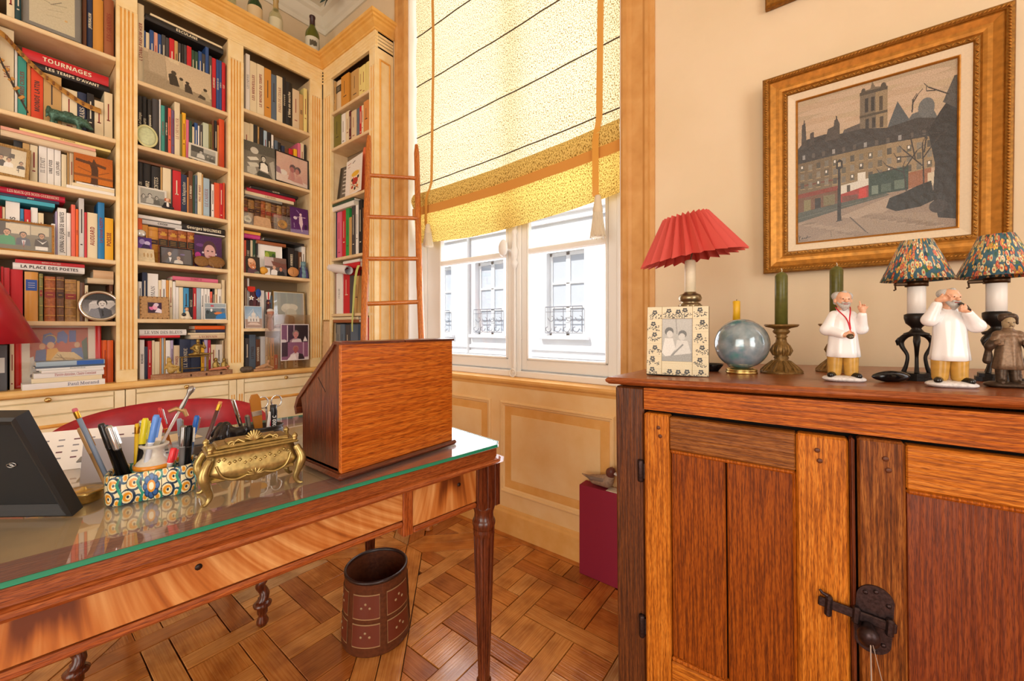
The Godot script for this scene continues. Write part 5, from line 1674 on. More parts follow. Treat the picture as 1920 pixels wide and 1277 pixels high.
	var grey:=[["g","#8a8a84","#70706a"]]
	print_card("small tilted black and white snapshot of a family on the second shelf, middle bay",put(1,1,.316,.006)+Vector3(0,.002,0),t,.155,.105,.16,picture("family",96,64,grey+[["r",0,0,.5,.5,"#4c4c48"],["r",.5,0,1,.35,"#b0b0a8"]]+bust(.4,.4,.07,"#c0bfb8","#34332f","#d0d0c8",1.5)+bust(.68,.55,.05,"#b8b6ae","#2e2d2a","#6a6a64",1.5)+bust(.86,.58,.05,"#b0aea6","#2a2926","#545450",1.5)),.012,"#d8d3c4",deg_to_rad(-3.5))
	print_card("wide black and white snapshot standing on the third shelf, middle bay",put(1,2,.070,.010),t,.130,.112,.09,picture("strip",96,64,grey+[["r",0,0,1,.5,"#a4a49c"]]+bust(.12,.5,.06,"#c4c2ba","#3a3936","#8a8a84",1.5)+bust(.38,.42,.07,"#cac8c0","#32312e","#b4b4ac",1.5)+bust(.66,.5,.06,"#bcbab2","#2c2b28","#5c5c58",1.5)),.010,"#d9d6cc")
	clown(t)
	print_card("purple portrait photograph of a woman with earrings on the fourth shelf, middle bay",put(1,3,.355,.040),t,.150,.215,.05,picture("purple woman",96,112,[["g","#4a1c5a","#3c1248"],["e",.2,.3,.14,.05,"#6a3a80"],["e",.12,.62,.1,.1,"#b82a8c"],["p",[.3,1,.34,.78,.5,.7,.7,.82,.8,1],"#b08a98"],["e",.54,.42,.25,.28,"#4a2c34"],["e",.55,.5,.2,.24,"#d3a4a0"],["e",.48,.46,.035,.02,"#4a2c34"],["e",.64,.46,.035,.02,"#4a2c34"],["l",.5,.62,.62,.62,.03,"#a04850"],["e",.3,.52,.03,.03,"#d8d0d8"],["e",.78,.54,.02,.03,"#d8d0d8"]]),.0,"#5a3468")
	framed("dark framed evening photograph of a couple on the fourth shelf, middle bay",put(1,3,.183,.010),t,.160,.108,.12,picture("evening",96,64,[["g","#221c3a","#16142a"],["e",.7,.35,.08,.06,"#5a4a8a"]]+bust(.27,.36,.07,"#d8bfa8","#1e1a1c","#14121a",1.5)+bust(.56,.6,.07,"#d0b098","#34262a","#d8d2c8",1.5)+[["p",[.24,.6,.28,.95,.34,.62],"#e8e4e0"]]),.006,dk)
	print_card("small violet photograph leaning on a clear disc, fourth shelf, middle bay",put(1,3,.036,.024)+Vector3(0,.080,0),t,.062,.066,.05,picture("violet",64,64,[["g","#3c1470","#5a2a90"],["e",.3,.4,.2,.24,"#9a8ac0"],["e",.68,.5,.2,.2,"#c0b4d8"],["p",[.2,1,.4,.6,.8,.65,.95,1],"#2a1050"]],.04),.0,"#8a78b0")
	r=thing("plaque","beige carved stone plaque at the left end of the fourth shelf, middle bay","plaque",put(1,3,.042,.020))
	r.basis=Basis(Vector3.UP,t)*Basis(Vector3.RIGHT,-.06)
	st=st0()
	prism(st,v2([-.037,0,.039,0,.034,.078,.0,.080,-.034,.080]),-.022,0)
	add("slab",done(st),mottled("sandstone",["#c8ac80","#d8c096","#e2cfa8"],.8,8.0,.03,.02,4,false),r)
	for k in 3:
		st=st0()
		prism(st,v2([-.012+.016*k,.03,-.008+.016*k,.028,-.005+.016*k,.04,-.008+.016*k,.056,-.013+.016*k,.05]),0,.002)
		add("carving",done(st),flat("#b89868",.8),r)
	r=thing("glass_paperweight","clear crystal disc with a silver centre on the fourth shelf, middle bay","paperweight",put(1,3,.016,.044)+Vector3(0,.150,0))
	r.basis=Basis(Vector3.UP,t)
	st=st0()
	lathe(st,v2([0,-.005,.018,-.005,.023,0,.018,.005,0,.005]),20,Transform3D(Basis(Vector3.RIGHT,PI/2),Vector3(.006,.022,0)))
	add("crystal",done(st),flat("#dcdcd8",.1,.3),r)
	for e in [[.310,.043,.036,"left"],[.392,.050,.040,"right"]]:
		r=thing("wooden_disc","%s of two brown oval wooden discs below the purple portrait, fourth shelf, middle bay" % e[3],"ornament",put(1,3,e[0],.014),Vector3.ZERO,"brown oval discs")
		r.basis=Basis(Vector3.UP,t)*Basis(Vector3.RIGHT,-.16)*Basis(Vector3.BACK,-.06 if e[3]=="left" else .04)
		st=st0()
		lathe(st,v2([0,-.006,e[1]*.94,-.005,e[1],0,e[1]*.94,.005,e[1]*.5,.0065,0,.007]),26,Transform3D(Basis(Vector3.RIGHT,PI/2),Vector3(0,e[2]+.004,0)),e[2]/e[1])
		add("disc",done(st),mottled("disc wood",["#5e3c1c","#7c5228","#946836"],.45,12.0,.0,.02,4,false),r)
		if e[3]=="right":
			st=st0()
			for x in [-.022,.022]:
				tube(st,[Vector3(x,.0,.012),Vector3(x,.016,.010),Vector3(x,.022,.004)],[.0012],5)
			add("wire_stand",done(st),flat("#d8d0c0",.3,.8),r)
	r=thing("picture_frame","carved wooden frame with a small pink photograph on the fifth shelf, middle bay","picture frame",put(1,4,.080,.014))
	r.basis=Basis(Vector3.UP,t)*Basis(Vector3.RIGHT,-.1)
	var cw:=mottled("carved wood",["#8c6238","#ac8050","#c49a68"],.7,10.0,.05,.02,4,false)
	st=st0()
	moulding(st,v2([0,-.006,0,.004,.004,.008,.030,.007,.036,.004,.036,-.006]),v2([-.068,0,.068,0,.068,.136,-.068,.136]),true,"z")
	add("moulding",done(st),cw,r)
	for e in 22:
		var px: float
		var py: float
		if e<12:
			px=-.056+.0224*(e % 6)
			py=.005 if e<6 else .131
		else:
			py=.024+.0224*((e-12) % 5)
			px=-.063 if e<17 else .063
		st=st0()
		lathe(st,v2([0,0,.0052,0,.003,.004,0,.005]),5,Transform3D(Basis(Vector3.RIGHT,PI/2),Vector3(px,py,.004)))
		add("chip_carving",done(st),flat("#5c3c1e",.8),r)
	add("image",sheet(.07,.066,.035),picture("pink couple small",64,48,[["g","#3a1440","#2a0e30"],["e",.3,.45,.16,.25,"#d86aa0"],["e",.52,.42,.15,.26,"#e8a4c0"],["e",.24,.25,.14,.16,"#241018"],["e",.6,.2,.16,.16,"#d8c8d8"],["p",[.5,.9,.7,.5,1,.7,1,1],"#e8dce8"]]),r,Vector3(0,0,.001))
	couple(t)
	print_card("colour postcard of a blue racing car on the fifth shelf, middle bay",put(1,4,.386,.010),t,.124,.112,.09,picture("racing car",96,72,[["g","#8a98a0","#50606a"],["r",0,.0,1,.3,"#9aa8b0"],["p",[0,.7,.2,.45,.5,.5,.6,.8,.4,1,0,1],"#3c5058"],["p",[.4,.62,.6,.52,.8,.55,.78,.66,.5,.7],"#d87a3c"],["p",[.5,.8,.7,.66,.95,.6,1,.9,.7,1,.5,1],"#1e78c0"],["e",.12,.55,.07,.12,"#24343c"],["e",.85,.4,.08,.12,"#4c6e94"],["e",.3,.42,.05,.1,"#e8ecec"],["r",.28,.1,.42,.2,"#c0485a"],["l",.0,.3,1,.24,.02,"#e8ecee"]]),.004,"#e8e6e0")
	bronze_group(t)
	print_card("black and white photograph of a tea table in a garden, second shelf, corner bay",put(2,1,.108,.010),t,.205,.240,.08,picture("garden tea",112,128,[["g","#6a665c","#8a8478"],["r",0,0,1,.3,"#55524a"],["e",.34,.24,.12,.1,"#c9c5b8"],["p",[.1,.5,.4,.42,.48,.5,.2,.58],"#d8d4c6"],["p",[.1,.66,.4,.6,.5,.7,.2,.78],"#c9c5b6"],["p",[.1,.95,.1,.78,.35,.74,.4,.9,.3,1],"#b8b4a6"]]+bust(.62,.42,.07,"#cfcabc","#2c2a26","#24221f",1.0)+[["p",[.5,.8,.52,.58,.64,.54,.74,.62,.76,.84],"#eeeade"],["p",[.4,.92,.46,.82,.8,.88,.9,1,.4,1],"#3a3832"],["p",[.8,.5,.95,.4,1,1,.9,.96],"#b0ac9e"]]),.0,"#8a867a")
	r=framed("dark framed pinkish photograph of two smiling people, second shelf, corner bay",put(2,1,.328,.012),t,.245,.240,.10,picture("pink pair",112,96,[["g","#dcb4a0","#d8a898"],["p",[0,.62,.4,.72,1,.86,1,1,0,1],"#e8d4c8"],["e",.52,.42,.1,.13,"#4a2228"],["e",.68,.44,.09,.12,"#43202a"],["e",.5,.48,.07,.1,"#b0605a"],["e",.66,.5,.065,.1,"#b86a62"],["p",[.36,.86,.44,.56,.56,.6,.62,.9],"#c88a80"],["p",[.58,.9,.62,.6,.78,.64,.86,.9],"#d0988c"],["e",.22,.66,.12,.09,"#ece4da"],["p",[0,.5,.12,.54,.16,.74,0,.72],"#9a6a80"]]),.008,dk,0.0,"#eee8d8",deg_to_rad(-2.5))
	coins(t)
	r=thing("plaque","tan terracotta plaque with worn top on the third shelf, corner bay","plaque",put(2,2,.130,.030))
	r.basis=Basis(Vector3.UP,t)*Basis(Vector3.RIGHT,-.08)
	st=st0()
	prism(st,v2([-.058,0,.060,0,.052,.072,.03,.078,.0,.076,-.03,.080,-.052,.074]),-.02,0)
	add("slab",done(st),mottled("terracotta tan",["#b48458","#c8986c","#d4aa80"],.85,8.0,.05,.02,4,false),r)
	print_card("purple photograph of a stage dancer on the third shelf, corner bay",put(2,2,.388,.022),t,.135,.205,.07,picture("dancer",80,112,[["g","#4a1a5c","#5c2a70"],["p",[.0,.86,1,.8,1,1,0,1],"#8a78a8"],["e",.58,.24,.06,.05,"#e8d0d8"],["p",[.5,.3,.66,.3,.7,.6,.6,.84,.48,.58],"#e0c8d4"],["l",.36,.36,.86,.34,.03,"#d8c0d0"],["l",.58,.6,.64,.9,.04,"#d8c4d0"],["e",.28,.4,.1,.06,"#d8ccd8"],["l",.2,.6,.22,.78,.03,"#a898b8"],["l",.36,.1,.5,.2,.04,"#9a80b8"],["e",.85,.7,.08,.1,"#301240"]]),.0,"#6a4478")
	print_card("colour portrait photograph of a laughing bald man, fourth shelf, corner bay",put(2,3,.062,.012),t,.090,.120,.09,picture("laughing man",72,96,[["g","#2c2420","#1c1816"],["p",[.1,1,.2,.7,.5,.66,.9,.84,1,1],"#5a3a48"],["e",.44,.4,.26,.3,"#d89a70"],["e",.52,.58,.2,.16,"#c87a4c"],["e",.36,.22,.18,.12,"#e8bc98"],["e",.36,.4,.03,.02,"#3a2418"],["e",.58,.42,.03,.02,"#3a2418"],["p",[.42,.6,.62,.6,.54,.68],"#f0e4d8"],["p",[.6,.9,.9,.84,1,1,.6,1],"#6a7468"]]),.0,"#3a3430")
	r=framed("white mounted card with a small garden portrait, fourth shelf, corner bay",put(2,3,.190,.044),t,.160,.225,.06,picture("garden portrait",80,64,[["g","#6a8c2c","#4a6a24"],["e",.2,.3,.2,.25,"#a8b848"],["e",.8,.4,.2,.3,"#34502a"]]+bust(.5,.5,.13,"#7a4a3c","#2c1c1c","#8a8098",1.3)),.003,flat("#f0eeea",.6),.040,"#f2f0ec",0.0,"",false)
	print_card("snapshot of a couple embracing, leaning before the white card, fourth shelf, corner bay",put(2,3,.215,.012),t,.150,.135,.12,picture("embrace",96,80,[["g","#8a6a60","#4a4a50"],["r",0,.0,.4,.5,"#c8b8b8"],["p",[.3,.2,.8,.3,1,.3,1,.6,.4,.5],"#7a4c44"]]+bust(.42,.56,.07,"#dca890","#b89a80","#f0eeec",1.2)+bust(.72,.6,.08,"#d08a70","#4a4448","#24262c",1.2)+[["r",0,.62,.22,1,"#ebe8e4"]]),.0,"#d8d4d0")
	for e in [[.135,.030,"yellow candle ball","#e8a022"],[.338,.041,"orange wooden disc","#d08a48"]]:
		r=thing("candle" if e[1]<.035 else "wooden_disc","%s in front of the photographs, fourth shelf, corner bay" % ("round yellow candle" if e[1]<.035 else "round pale orange disc with a slit"),"candle" if e[1]<.035 else "ornament",put(2,3,e[0],.028 if e[1]<.035 else .012))
		r.basis=Basis(Vector3.UP,t)*Basis(Vector3.RIGHT,-.1)
		st=st0()
		if e[1]<.035:
			var pp:=[]
			for k in 11:
				pp.append(Vector2(sin(PI*k/10)*.030,.029-cos(PI*k/10)*.029))
			lathe(st,pp,18)
			tube(st,[Vector3(0,.057,0),Vector3(.001,.064,.001)],[.001],5)
		else:
			lathe(st,v2([0,-.005,.038,-.005,.041,0,.038,.005,0,.006]),24,Transform3D(Basis(Vector3.RIGHT,PI/2),Vector3(0,.041,0)),.9)
		add("wax" if e[1]<.035 else "disc",done(st),mottled(e[2],[Color(e[3]).darkened(.15).to_html(false),e[3],Color(e[3]).lightened(.12).to_html(false)],.5,20.0,.0,.02,3,false),r)
		if e[1]>.035:
			add("slit",box2(Vector3(-.004,.022,.005),Vector3(-.002,.06,.0066),.0003),flat("#5a3410",.8),r)
	r=thing("glass_flask","blue and violet glass flask at the right end of the fourth shelf, corner bay","flask",put(2,3,.425,.040),Vector3(0,t,0))
	st=st0()
	lathe(st,v2([0,0,.026,0,.030,.006,.032,.03,.026,.06,.020,.078,.017,.1,.019,.128,.016,.132,0,.132]),20)
	add("glass_body",done(st),mottled("violet glass",["#2c2a70","#3c7a9a","#8ab4c0"],.12,9.0,.0,.014,3,false),r)
	for k in 5:
		st=st0()
		var a:=TAU*k/5
		tube(st,[Vector3(cos(a)*.036,.002,sin(a)*.036),Vector3(cos(a)*.034,.04,sin(a)*.034),Vector3(cos(a+.4)*.022,.095,sin(a+.4)*.022)],[.006,.005,.002],6)
		add("glass_lobe",done(st),flat("#3c2a78",.15),r)
	medals(t)
	print_card("postcard of a domed white basilica on the fifth shelf, corner bay",put(2,4,.066,.006)+Vector3(0,.001,0),t,.112,.158,.10,picture("basilica",80,112,[["g","#88aac8","#c8d4dc"],["p",[0,.6,1,.56,1,1,0,1],"#a88a78"],["e",.5,.38,.12,.11,"#e0dcd4"],["r",.38,.4,.62,.52,"#d8d4cc"],["p",[.46,.3,.5,.1,.54,.3],"#d0ccc4"],["e",.26,.5,.06,.06,"#dcd8d0"],["e",.74,.5,.06,.06,"#d4d0c8"],["r",.16,.52,.84,.72,"#ddd8d0"],["r",.3,.58,.36,.7,"#8a8480"],["r",.47,.58,.53,.7,"#8a8480"],["r",.64,.58,.7,.7,"#8a8480"],["p",[.1,.86,.3,.76,.7,.76,.95,.88],"#d8c0b0"],["l",.5,.1,.2,.4,.012,"#e8e8e8"],["l",.58,.2,.9,.6,.012,"#707880"]]),.003,"#e8e4dc")
	framed("gilt-edged framed picture of a pale cloud, fifth shelf, corner bay",put(2,4,.325,.045),t,.235,.285,.06,picture("cloud",96,112,[["g","#93a0a0","#a8a898"],["e",.48,.46,.26,.14,"#d4d0c0"],["e",.6,.42,.2,.1,"#dad6c6"],["e",.55,.62,.2,.16,"#c8c4b2"],["e",.4,.4,.14,.08,"#dedacb"],["r",.0,.82,1,1,"#b0a684"]],.03),.007,mottled("dark gilt",["#5a4420","#7a5e2c","#9a7a3c"],.4,12.0,0.0,.02,3,false),.006,"#e8dcc0")
	bust_and_hand(t)
	r=thing("acrylic_panel","smoky clear acrylic panel leaning at the corner bay behind the double portrait","panel",put(2,5,.285,-.014),Vector3(0,t,0))
	var ac:=StandardMaterial3D.new()
	ac.albedo_color=Color(.62,.46,.28,.22)
	ac.transparency=BaseMaterial3D.TRANSPARENCY_ALPHA
	ac.roughness=.1
	add("sheet",box2(Vector3(-.155,.0,-.003),Vector3(.165,.412,0),.0004),ac,r)
	var dp:=print_card("double colour portrait of two men, pinned to the acrylic panel, corner bay",put(2,5,.336,-.018)+Vector3(0,.064,0),t,.205,.275,0.0,picture("double portrait",112,144,[["g","#5c3450","#4a2c44"],["r",0,0,1,.5,"#43283e"],["r",.0,.02,.2,.5,"#7a4a6c"],["r",.2,.02,.23,.48,"#d8c8d0"],["r",.44,0,.47,.2,"#b8a0b0"],["r",.5,.0,1,.5,"#2c2028"]]+bust(.52,.27,.11,"#c88484","#8a7a74","#9a7a88",.78)+[["p",[.36,.5,.4,.42,.7,.4,.76,.5],"#d8ccd0"],["p",[.8,.48,.88,.32,.98,.48],"#e8e0e0"],["e",.06,.46,.12,.05,"#d8d0d4"],["r",0,.5,1,1,"#8a5a7a"],["r",.0,.5,.22,.9,"#3c2434"],["r",.8,.5,.84,.9,"#c0a0b4"]]+bust(.52,.70,.1,"#a8585a","#a87874","#d8c8cc",.78)+[["p",[.2,1,.36,.86,.5,.84,.56,1],"#eee6e6"],["p",[.62,1,.64,.82,.8,.86,.86,1],"#342630"],["r",.86,.94,1,1,"#d8d0d4"]]),.006,"#e6dfe0")
	stones(t)
	window_bay()
func disc_sheet(r: float,c: Vector3)->ArrayMesh:
	var st:=st0()
	st.set_smooth_group(-1)
	for k in 36:
		var a:=TAU*k/36
		var b:=TAU*(k+1)/36
		tri(st,c,c+Vector3(cos(a),sin(a),0)*r,c+Vector3(cos(b),sin(b),0)*r,Vector2(.5,.5),Vector2(.5+cos(a)*.5,.5-sin(a)*.5),Vector2(.5+cos(b)*.5,.5-sin(b)*.5))
	return done(st)
func shelf_stack()->void:
	var y:=COUNTER
	var list:=[["white",.290,.030,"Paul Morand",.135],["cream",.250,.024,"",.15],["white",.250,.026,"Pierre-Antoine, Claire Constant",.16],["white",.222,.014,"",.14],["white",.245,.011,"Michel Drolling",.15],["slate",.248,.009,"",.14],["pale blue",.245,.024,"",.14]]
	var names:=["lowest white book of the loose stack in front of the red frame","cream book, second from below in the loose stack by the red frame","white book with red lettering, third from below in the loose stack","thin white book in the middle of the loose stack by the red frame","thin white book, fifth from below in the loose stack by the red frame","thin slate book with a sliver of black, second from top of the loose stack","uppermost book of the loose stack, half cream and half blue"]
	var offs:=[.0,.022,.006,.012,.0,.003,.002]
	for k in list.size():
		var b: Array=list[k]
		var s: float=.405-offs[k]*.5
		var r:=thing("book",names[k],"book",on_shelf(0,s,y+.0005,-.030+.004*(k % 3)),Vector3.ZERO,"loose stack on the worktop")
		r.basis=Basis(Vector3.UP,turn(0)+[.02,-.03,.0,.03,-.01,.04,.0][k])*Basis(Vector3(0,1,0),Vector3(-1,0,0),Vector3(0,0,1))
		fill_book(r,b[2]-.0008,b[1],b[4]-.022,b[0],"","p",3)
		if b[3] != "":
			lettering(b[3],b[2]*.5,flat("#3a4a7c" if k==0 else ("#a02838" if k==2 else "#444444"),.6),r,Vector3(b[2]*.5,b[1]*(.28 if k==0 else .42),.001),Basis(Vector3(0,-1,0),Vector3(1,0,0),Vector3(0,0,1)),"Droid Serif",b[1]*(.4 if k==0 else .6))
		if k==6:
			add("label_panel",box2(Vector3(.0006,.004,-.002),Vector3(b[2]-.0014,.105,.0012),.0002),flat("#2c62b8",.5),r)
		y+=b[2]
func strap_and_bull(t: float)->void:
	var r:=thing("leather_belt","tan leather cartridge belt draped across the books, second shelf, left bay","belt")
	var lea:=mottled("belt leather",["#9a6424","#b87c34","#cc9448"],.55,12.0,.03,.02,4,false)
	var pts:=[]
	for p in [[.02,.385],[.06,.37],[.10,.345],[.15,.290],[.20,.245],[.26,.205],[.33,.168],[.40,.155]]:
		pts.append(put(0,1,p[0],.066 if p[0]>.09 else .02)+Vector3(0,p[1],0))
	var path:=curve(pts,5)
	var st:=st0()
	st.set_smooth_group(1)
	for i in path.size()-1:
		var a: Vector3=path[i]
		var b: Vector3=path[i+1]
		var up:=Vector3(0,.014,0)
		for o in [.0,.003]:
			var f:=Vector3(o,0,0)
			if o>0:
				quad(st,a-up+f,b-up+f,b+up+f,a+up+f)
			else:
				quad(st,b-up+f,a-up+f,a+up+f,b+up+f)
		quad(st,a+up,a+up+Vector3(.003,0,0),b+up+Vector3(.003,0,0),b+up)
	add("strap",done(st),lea,r)
	for i in range(6,path.size()-2,2):
		st=st0()
		bx(st,Vector3(-.003,-.009,-.004),Vector3(.0045,.010,.004),.001)
		add("cartridge_loop",done(st),flat("#7c4c1c",.6),r,path[i]+Vector3(.004,0,0))
	st=st0()
	tube(st,curve([put(0,1,.03,.01)+Vector3(0,.30,0),put(0,1,.055,.008)+Vector3(0,.22,0),put(0,1,.09,.012)+Vector3(0,.13,0),put(0,1,.135,.02)+Vector3(0,.02,0)],6),[.011,.010,.012,.008],6,false,.35)
	add("hanging_end",done(st),flat("#3a2a1c",.6),r)
	for k in 5:
		st=st0()
		bx(st,Vector3(-.004,-.006,-.012),Vector3(.004,.006,.012),.001,Transform3D(Basis(Vector3.RIGHT,.9),Vector3.ZERO))
		add("cartridge_loop",done(st),lea,r,put(0,1,.05+.016*k,.006)+Vector3(0,.235-.038*k,0))
	var b:=thing("bronze_bull","green patinated bronze bull figurine on the second shelf, left bay","figurine",put(0,1,.285,.038),Vector3(0,t,0))
	var V:=func(x,y,z): return Vector3(x,y,z)
	var m:=flesh([[V.call(-.06,.055,0),V.call(-.02,.056,0),.027,.025],[V.call(-.02,.056,0),V.call(.03,.054,0),.025,.024],[V.call(.03,.056,0),V.call(.052,.048,0),.022,.017],[V.call(.052,.048,0),V.call(.074,.030,.002),.015,.0085],
		[V.call(-.066,.05,.012),V.call(-.070,.008,.015),.012,.0065],[V.call(-.062,.05,-.012),V.call(-.054,.008,-.015),.012,.0065],[V.call(.022,.045,.012),V.call(.026,.008,.014),.011,.0065],[V.call(.026,.045,-.012),V.call(.036,.008,-.014),.011,.0065],
		[V.call(-.070,.008,.015),V.call(-.066,.005,.015),.007,.007],[V.call(-.054,.008,-.015),V.call(-.050,.005,-.015),.007,.007],[V.call(.026,.008,.014),V.call(.030,.005,.014),.007,.007],[V.call(.036,.008,-.014),V.call(.040,.005,-.014),.007,.007],
		[V.call(-.082,.066,0),V.call(-.080,.085,0),.009,.008],[V.call(.05,.062,.011),V.call(.056,.072,.02),.004,.0018],[V.call(.05,.062,-.011),V.call(.056,.072,-.02),.004,.0018],[V.call(-.085,.06,0),V.call(-.09,.03,.004),.004,.003],[V.call(-.02,.082,0),V.call(0,.082,0),.008,.008]],.0032,.009)
	var bronze:=mottled("green bronze",["#1e2826","#34463f","#5f8674"],.4,14.0,.0,.022,3,false)
	bronze.metallic=.45
	add("body",m,bronze,b)
	for s in [1.0,-1.0]:
		for c in [Vector3(-.058,.062,.026),Vector3(.024,.06,.024),Vector3(-.02,.064,.025)]:
			st=st0()
			var sp:=[]
			for i in 16:
				var a:=i/15.0*9.0
				sp.append(Vector3(c.x+cos(a)*(.011-.0006*i),c.y+sin(a)*(.011-.0006*i),s*(c.z-absf(sin(a))*.002)))
			tube(st,sp,[.0012],5)
			add("spiral_relief",done(st),flat("#6c9280",.45,.4),b)
func clown(t: float)->void:
	var r:=thing("clown_figurine","tiny seated clown figurine in black on the third shelf, middle bay","figurine",put(1,2,.138,.010),Vector3(0,t,0))
	var V:=func(x,y,z): return Vector3(x,y,z)
	add("body",flesh([[V.call(0,.012,-.004),V.call(0,.034,-.004),.014,.009],[V.call(-.008,.01,0),V.call(-.024,.008,.008),.008,.006],[V.call(.008,.01,0),V.call(.024,.008,.008),.008,.006],[V.call(-.010,.034,-.002),V.call(-.02,.014,.006),.0055,.004],[V.call(.010,.034,-.002),V.call(.02,.014,.006),.0055,.004]],.0022,.004),flat("#1c1c22",.5),r)
	add("shirt_front",flesh([[V.call(0,.016,.006),V.call(0,.036,.002),.007,.006]],.002,.002),flat("#ece8e2",.5),r)
	add("head",flesh([[V.call(0,.052,.0),V.call(0,.056,.001),.0095,.0095],[V.call(0,.051,.009),V.call(0,.051,.010),.0024,.0024]],.0018,.002),flat("#e6b498",.5),r)
	add("hair",flesh([[V.call(-.008,.060,-.003),V.call(.008,.060,-.003),.006,.006],[V.call(-.01,.055,-.002),V.call(-.011,.05,-.002),.004,.003],[V.call(.01,.055,-.002),V.call(.011,.05,-.002),.004,.003]],.002,.003),flat("#b8541e",.8),r)
func couple(t: float)->void:
	var r:=thing("couple_figurine","small cream ceramic figurine of a seated pair on the fifth shelf, middle bay","figurine",put(1,4,.226,.008),Vector3(0,t,0))
	var V:=func(x,y,z): return Vector3(x,y,z)
	add("robe",flesh([[V.call(.008,.014,-.004),V.call(.008,.044,-.004),.018,.010],[V.call(-.014,.012,0),V.call(-.012,.028,0),.013,.010],[V.call(.02,.01,.0),V.call(.026,.008,.004),.008,.006]],.0025,.006),mottled("cream ceramic",["#d8c49c","#e4d4b0","#eee2c6"],.3,20.0,.0,.02,3,false),r)
	add("head",flesh([[V.call(.006,.062,0),V.call(.006,.066,.001),.010,.009]],.002,.002),flat("#d8a480",.4),r)
	add("hair",flesh([[V.call(-.001,.071,-.004),V.call(.012,.072,-.004),.006,.006]],.002,.003),flat("#5a3c28",.7),r)
	var st:=st0()
	lathe(st,v2([0,-.003,.010,-.003,.0115,0,.010,.003,0,.004]),16,Transform3D(Basis(Vector3.RIGHT,PI/2),Vector3(-.012,.030,.013)))
	add("clock_face",done(st),flat("#2c2a2a",.2),r)
func bronze_group(t: float)->void:
	var slab:=thing("driftwood_slab","rough wooden slab carrying small bronze figures on the worktop, middle bay","wood slab",on_shelf(1,.265,COUNTER,-.012),Vector3(0,t,0))
	var no:=FastNoiseLite.new()
	no.seed=9
	no.frequency=14.0
	var poly:=[]
	for k in 44:
		var a:=TAU*k/44
		var e:=1.0+no.get_noise_2d(cos(a),sin(a))*.22
		poly.append(Vector2(signf(cos(a))*pow(absf(cos(a)),.6)*.205*(1.0+(e-1.0)*.3),signf(sin(a))*pow(absf(sin(a)),.8)*.030*e))
	var st:=st0()
	prism(st,poly,0,.030,Transform3D(Basis(Vector3(1,0,0),Vector3(0,0,1),Vector3(0,-1,0)),Vector3(0,.030,0)))
	add("slab",done(st),timber("driftwood","x",[[.2,"#8a5a40"],[.5,"#b48a68"],[.8,"#d0b090"]],.8,0.0,1.6),slab)
	for x in [-.03,.05,.13]:
		st=st0()
		bx(st,Vector3(x,.004,.024),Vector3(x+.012,.022,.034),.004)
		add("knot_hollow",done(st),flat("#4a2e20",.9),slab)
	var br:=mottled("old bronze",["#54421e","#7c6430","#a88c4c"],.36,18.0,.0,.02,3,false)
	br.metallic=.75
	var y:=.0305
	var V:=func(x,y_,z): return Vector3(x,y_,z)
	var tb:=thing("bronze_table","small bronze bench table on the driftwood slab, middle bay","figurine",on_shelf(1,.270,COUNTER+y,-.004),Vector3(0,t,0))
	st=st0()
	bx(st,Vector3(-.078,.094,-.016),Vector3(.078,.100,.016),.0015)
	add("table_top",done(st),br,tb)
	for x in [-.066,.066]:
		for z in [-.011,.011]:
			bx_part("leg",Vector3(x-.003,0,z-.003),Vector3(x+.003,.094,z+.003),tb,br,.0008)
	bx_part("stretcher",Vector3(-.066,.022,.0095),Vector3(.066,.027,.0125),tb,br,.0008)
	var man:=thing("bronze_figurine","bronze figurine seated on the bench table reaching to one side, middle bay","figurine",on_shelf(1,.286,COUNTER+y+.1003,-.002),Vector3(0,t,0))
	add("body",flesh([[V.call(-.006,.016,0),V.call(0,.062,0),.018,.016],[V.call(0,.062,0),V.call(.0,.078,0),.015,.007],[V.call(.0,.092,.001),V.call(.0,.100,.001),.0105,.0095],[V.call(-.016,.066,0),V.call(-.034,.05,.006),.009,.007],[V.call(-.034,.05,.006),V.call(-.01,.030,.014),.007,.005],[V.call(.016,.066,0),V.call(.036,.052,.004),.009,.006],[V.call(.036,.052,.004),V.call(.028,.088,.002),.006,.004],[V.call(-.012,.012,.0),V.call(-.044,.010,.006),.012,.008],[V.call(.008,.012,.0),V.call(.05,.010,.008),.012,.007],[V.call(.05,.010,.008),V.call(.078,.014,.008),.006,.004]],.003,.007),br,man)
	var kid:=thing("bronze_figurine","crouching bronze child at the left end of the driftwood slab, middle bay","figurine",on_shelf(1,.155,COUNTER+y,-.008),Vector3(0,t,0))
	add("body",flesh([[V.call(-.004,.018,0),V.call(-.012,.056,0),.019,.015],[V.call(-.014,.076,.002),V.call(-.014,.082,.002),.012,.012],[V.call(.002,.02,.006),V.call(.026,.036,.010),.012,.009],[V.call(.026,.036,.010),V.call(.028,.008,.012),.008,.006],[V.call(-.012,.052,.008),V.call(.014,.044,.018),.008,.006],[V.call(-.02,.05,-.004),V.call(-.034,.03,.004),.008,.005],[V.call(-.018,.092,0),V.call(-.008,.098,0),.006,.003],[V.call(.028,.006,.012),V.call(.038,.004,.014),.006,.004]],.003,.006),mottled("bright bronze",["#7a5c24","#a8843c","#d0ac5c"],.34,18.0,.0,.02,3,false),kid)
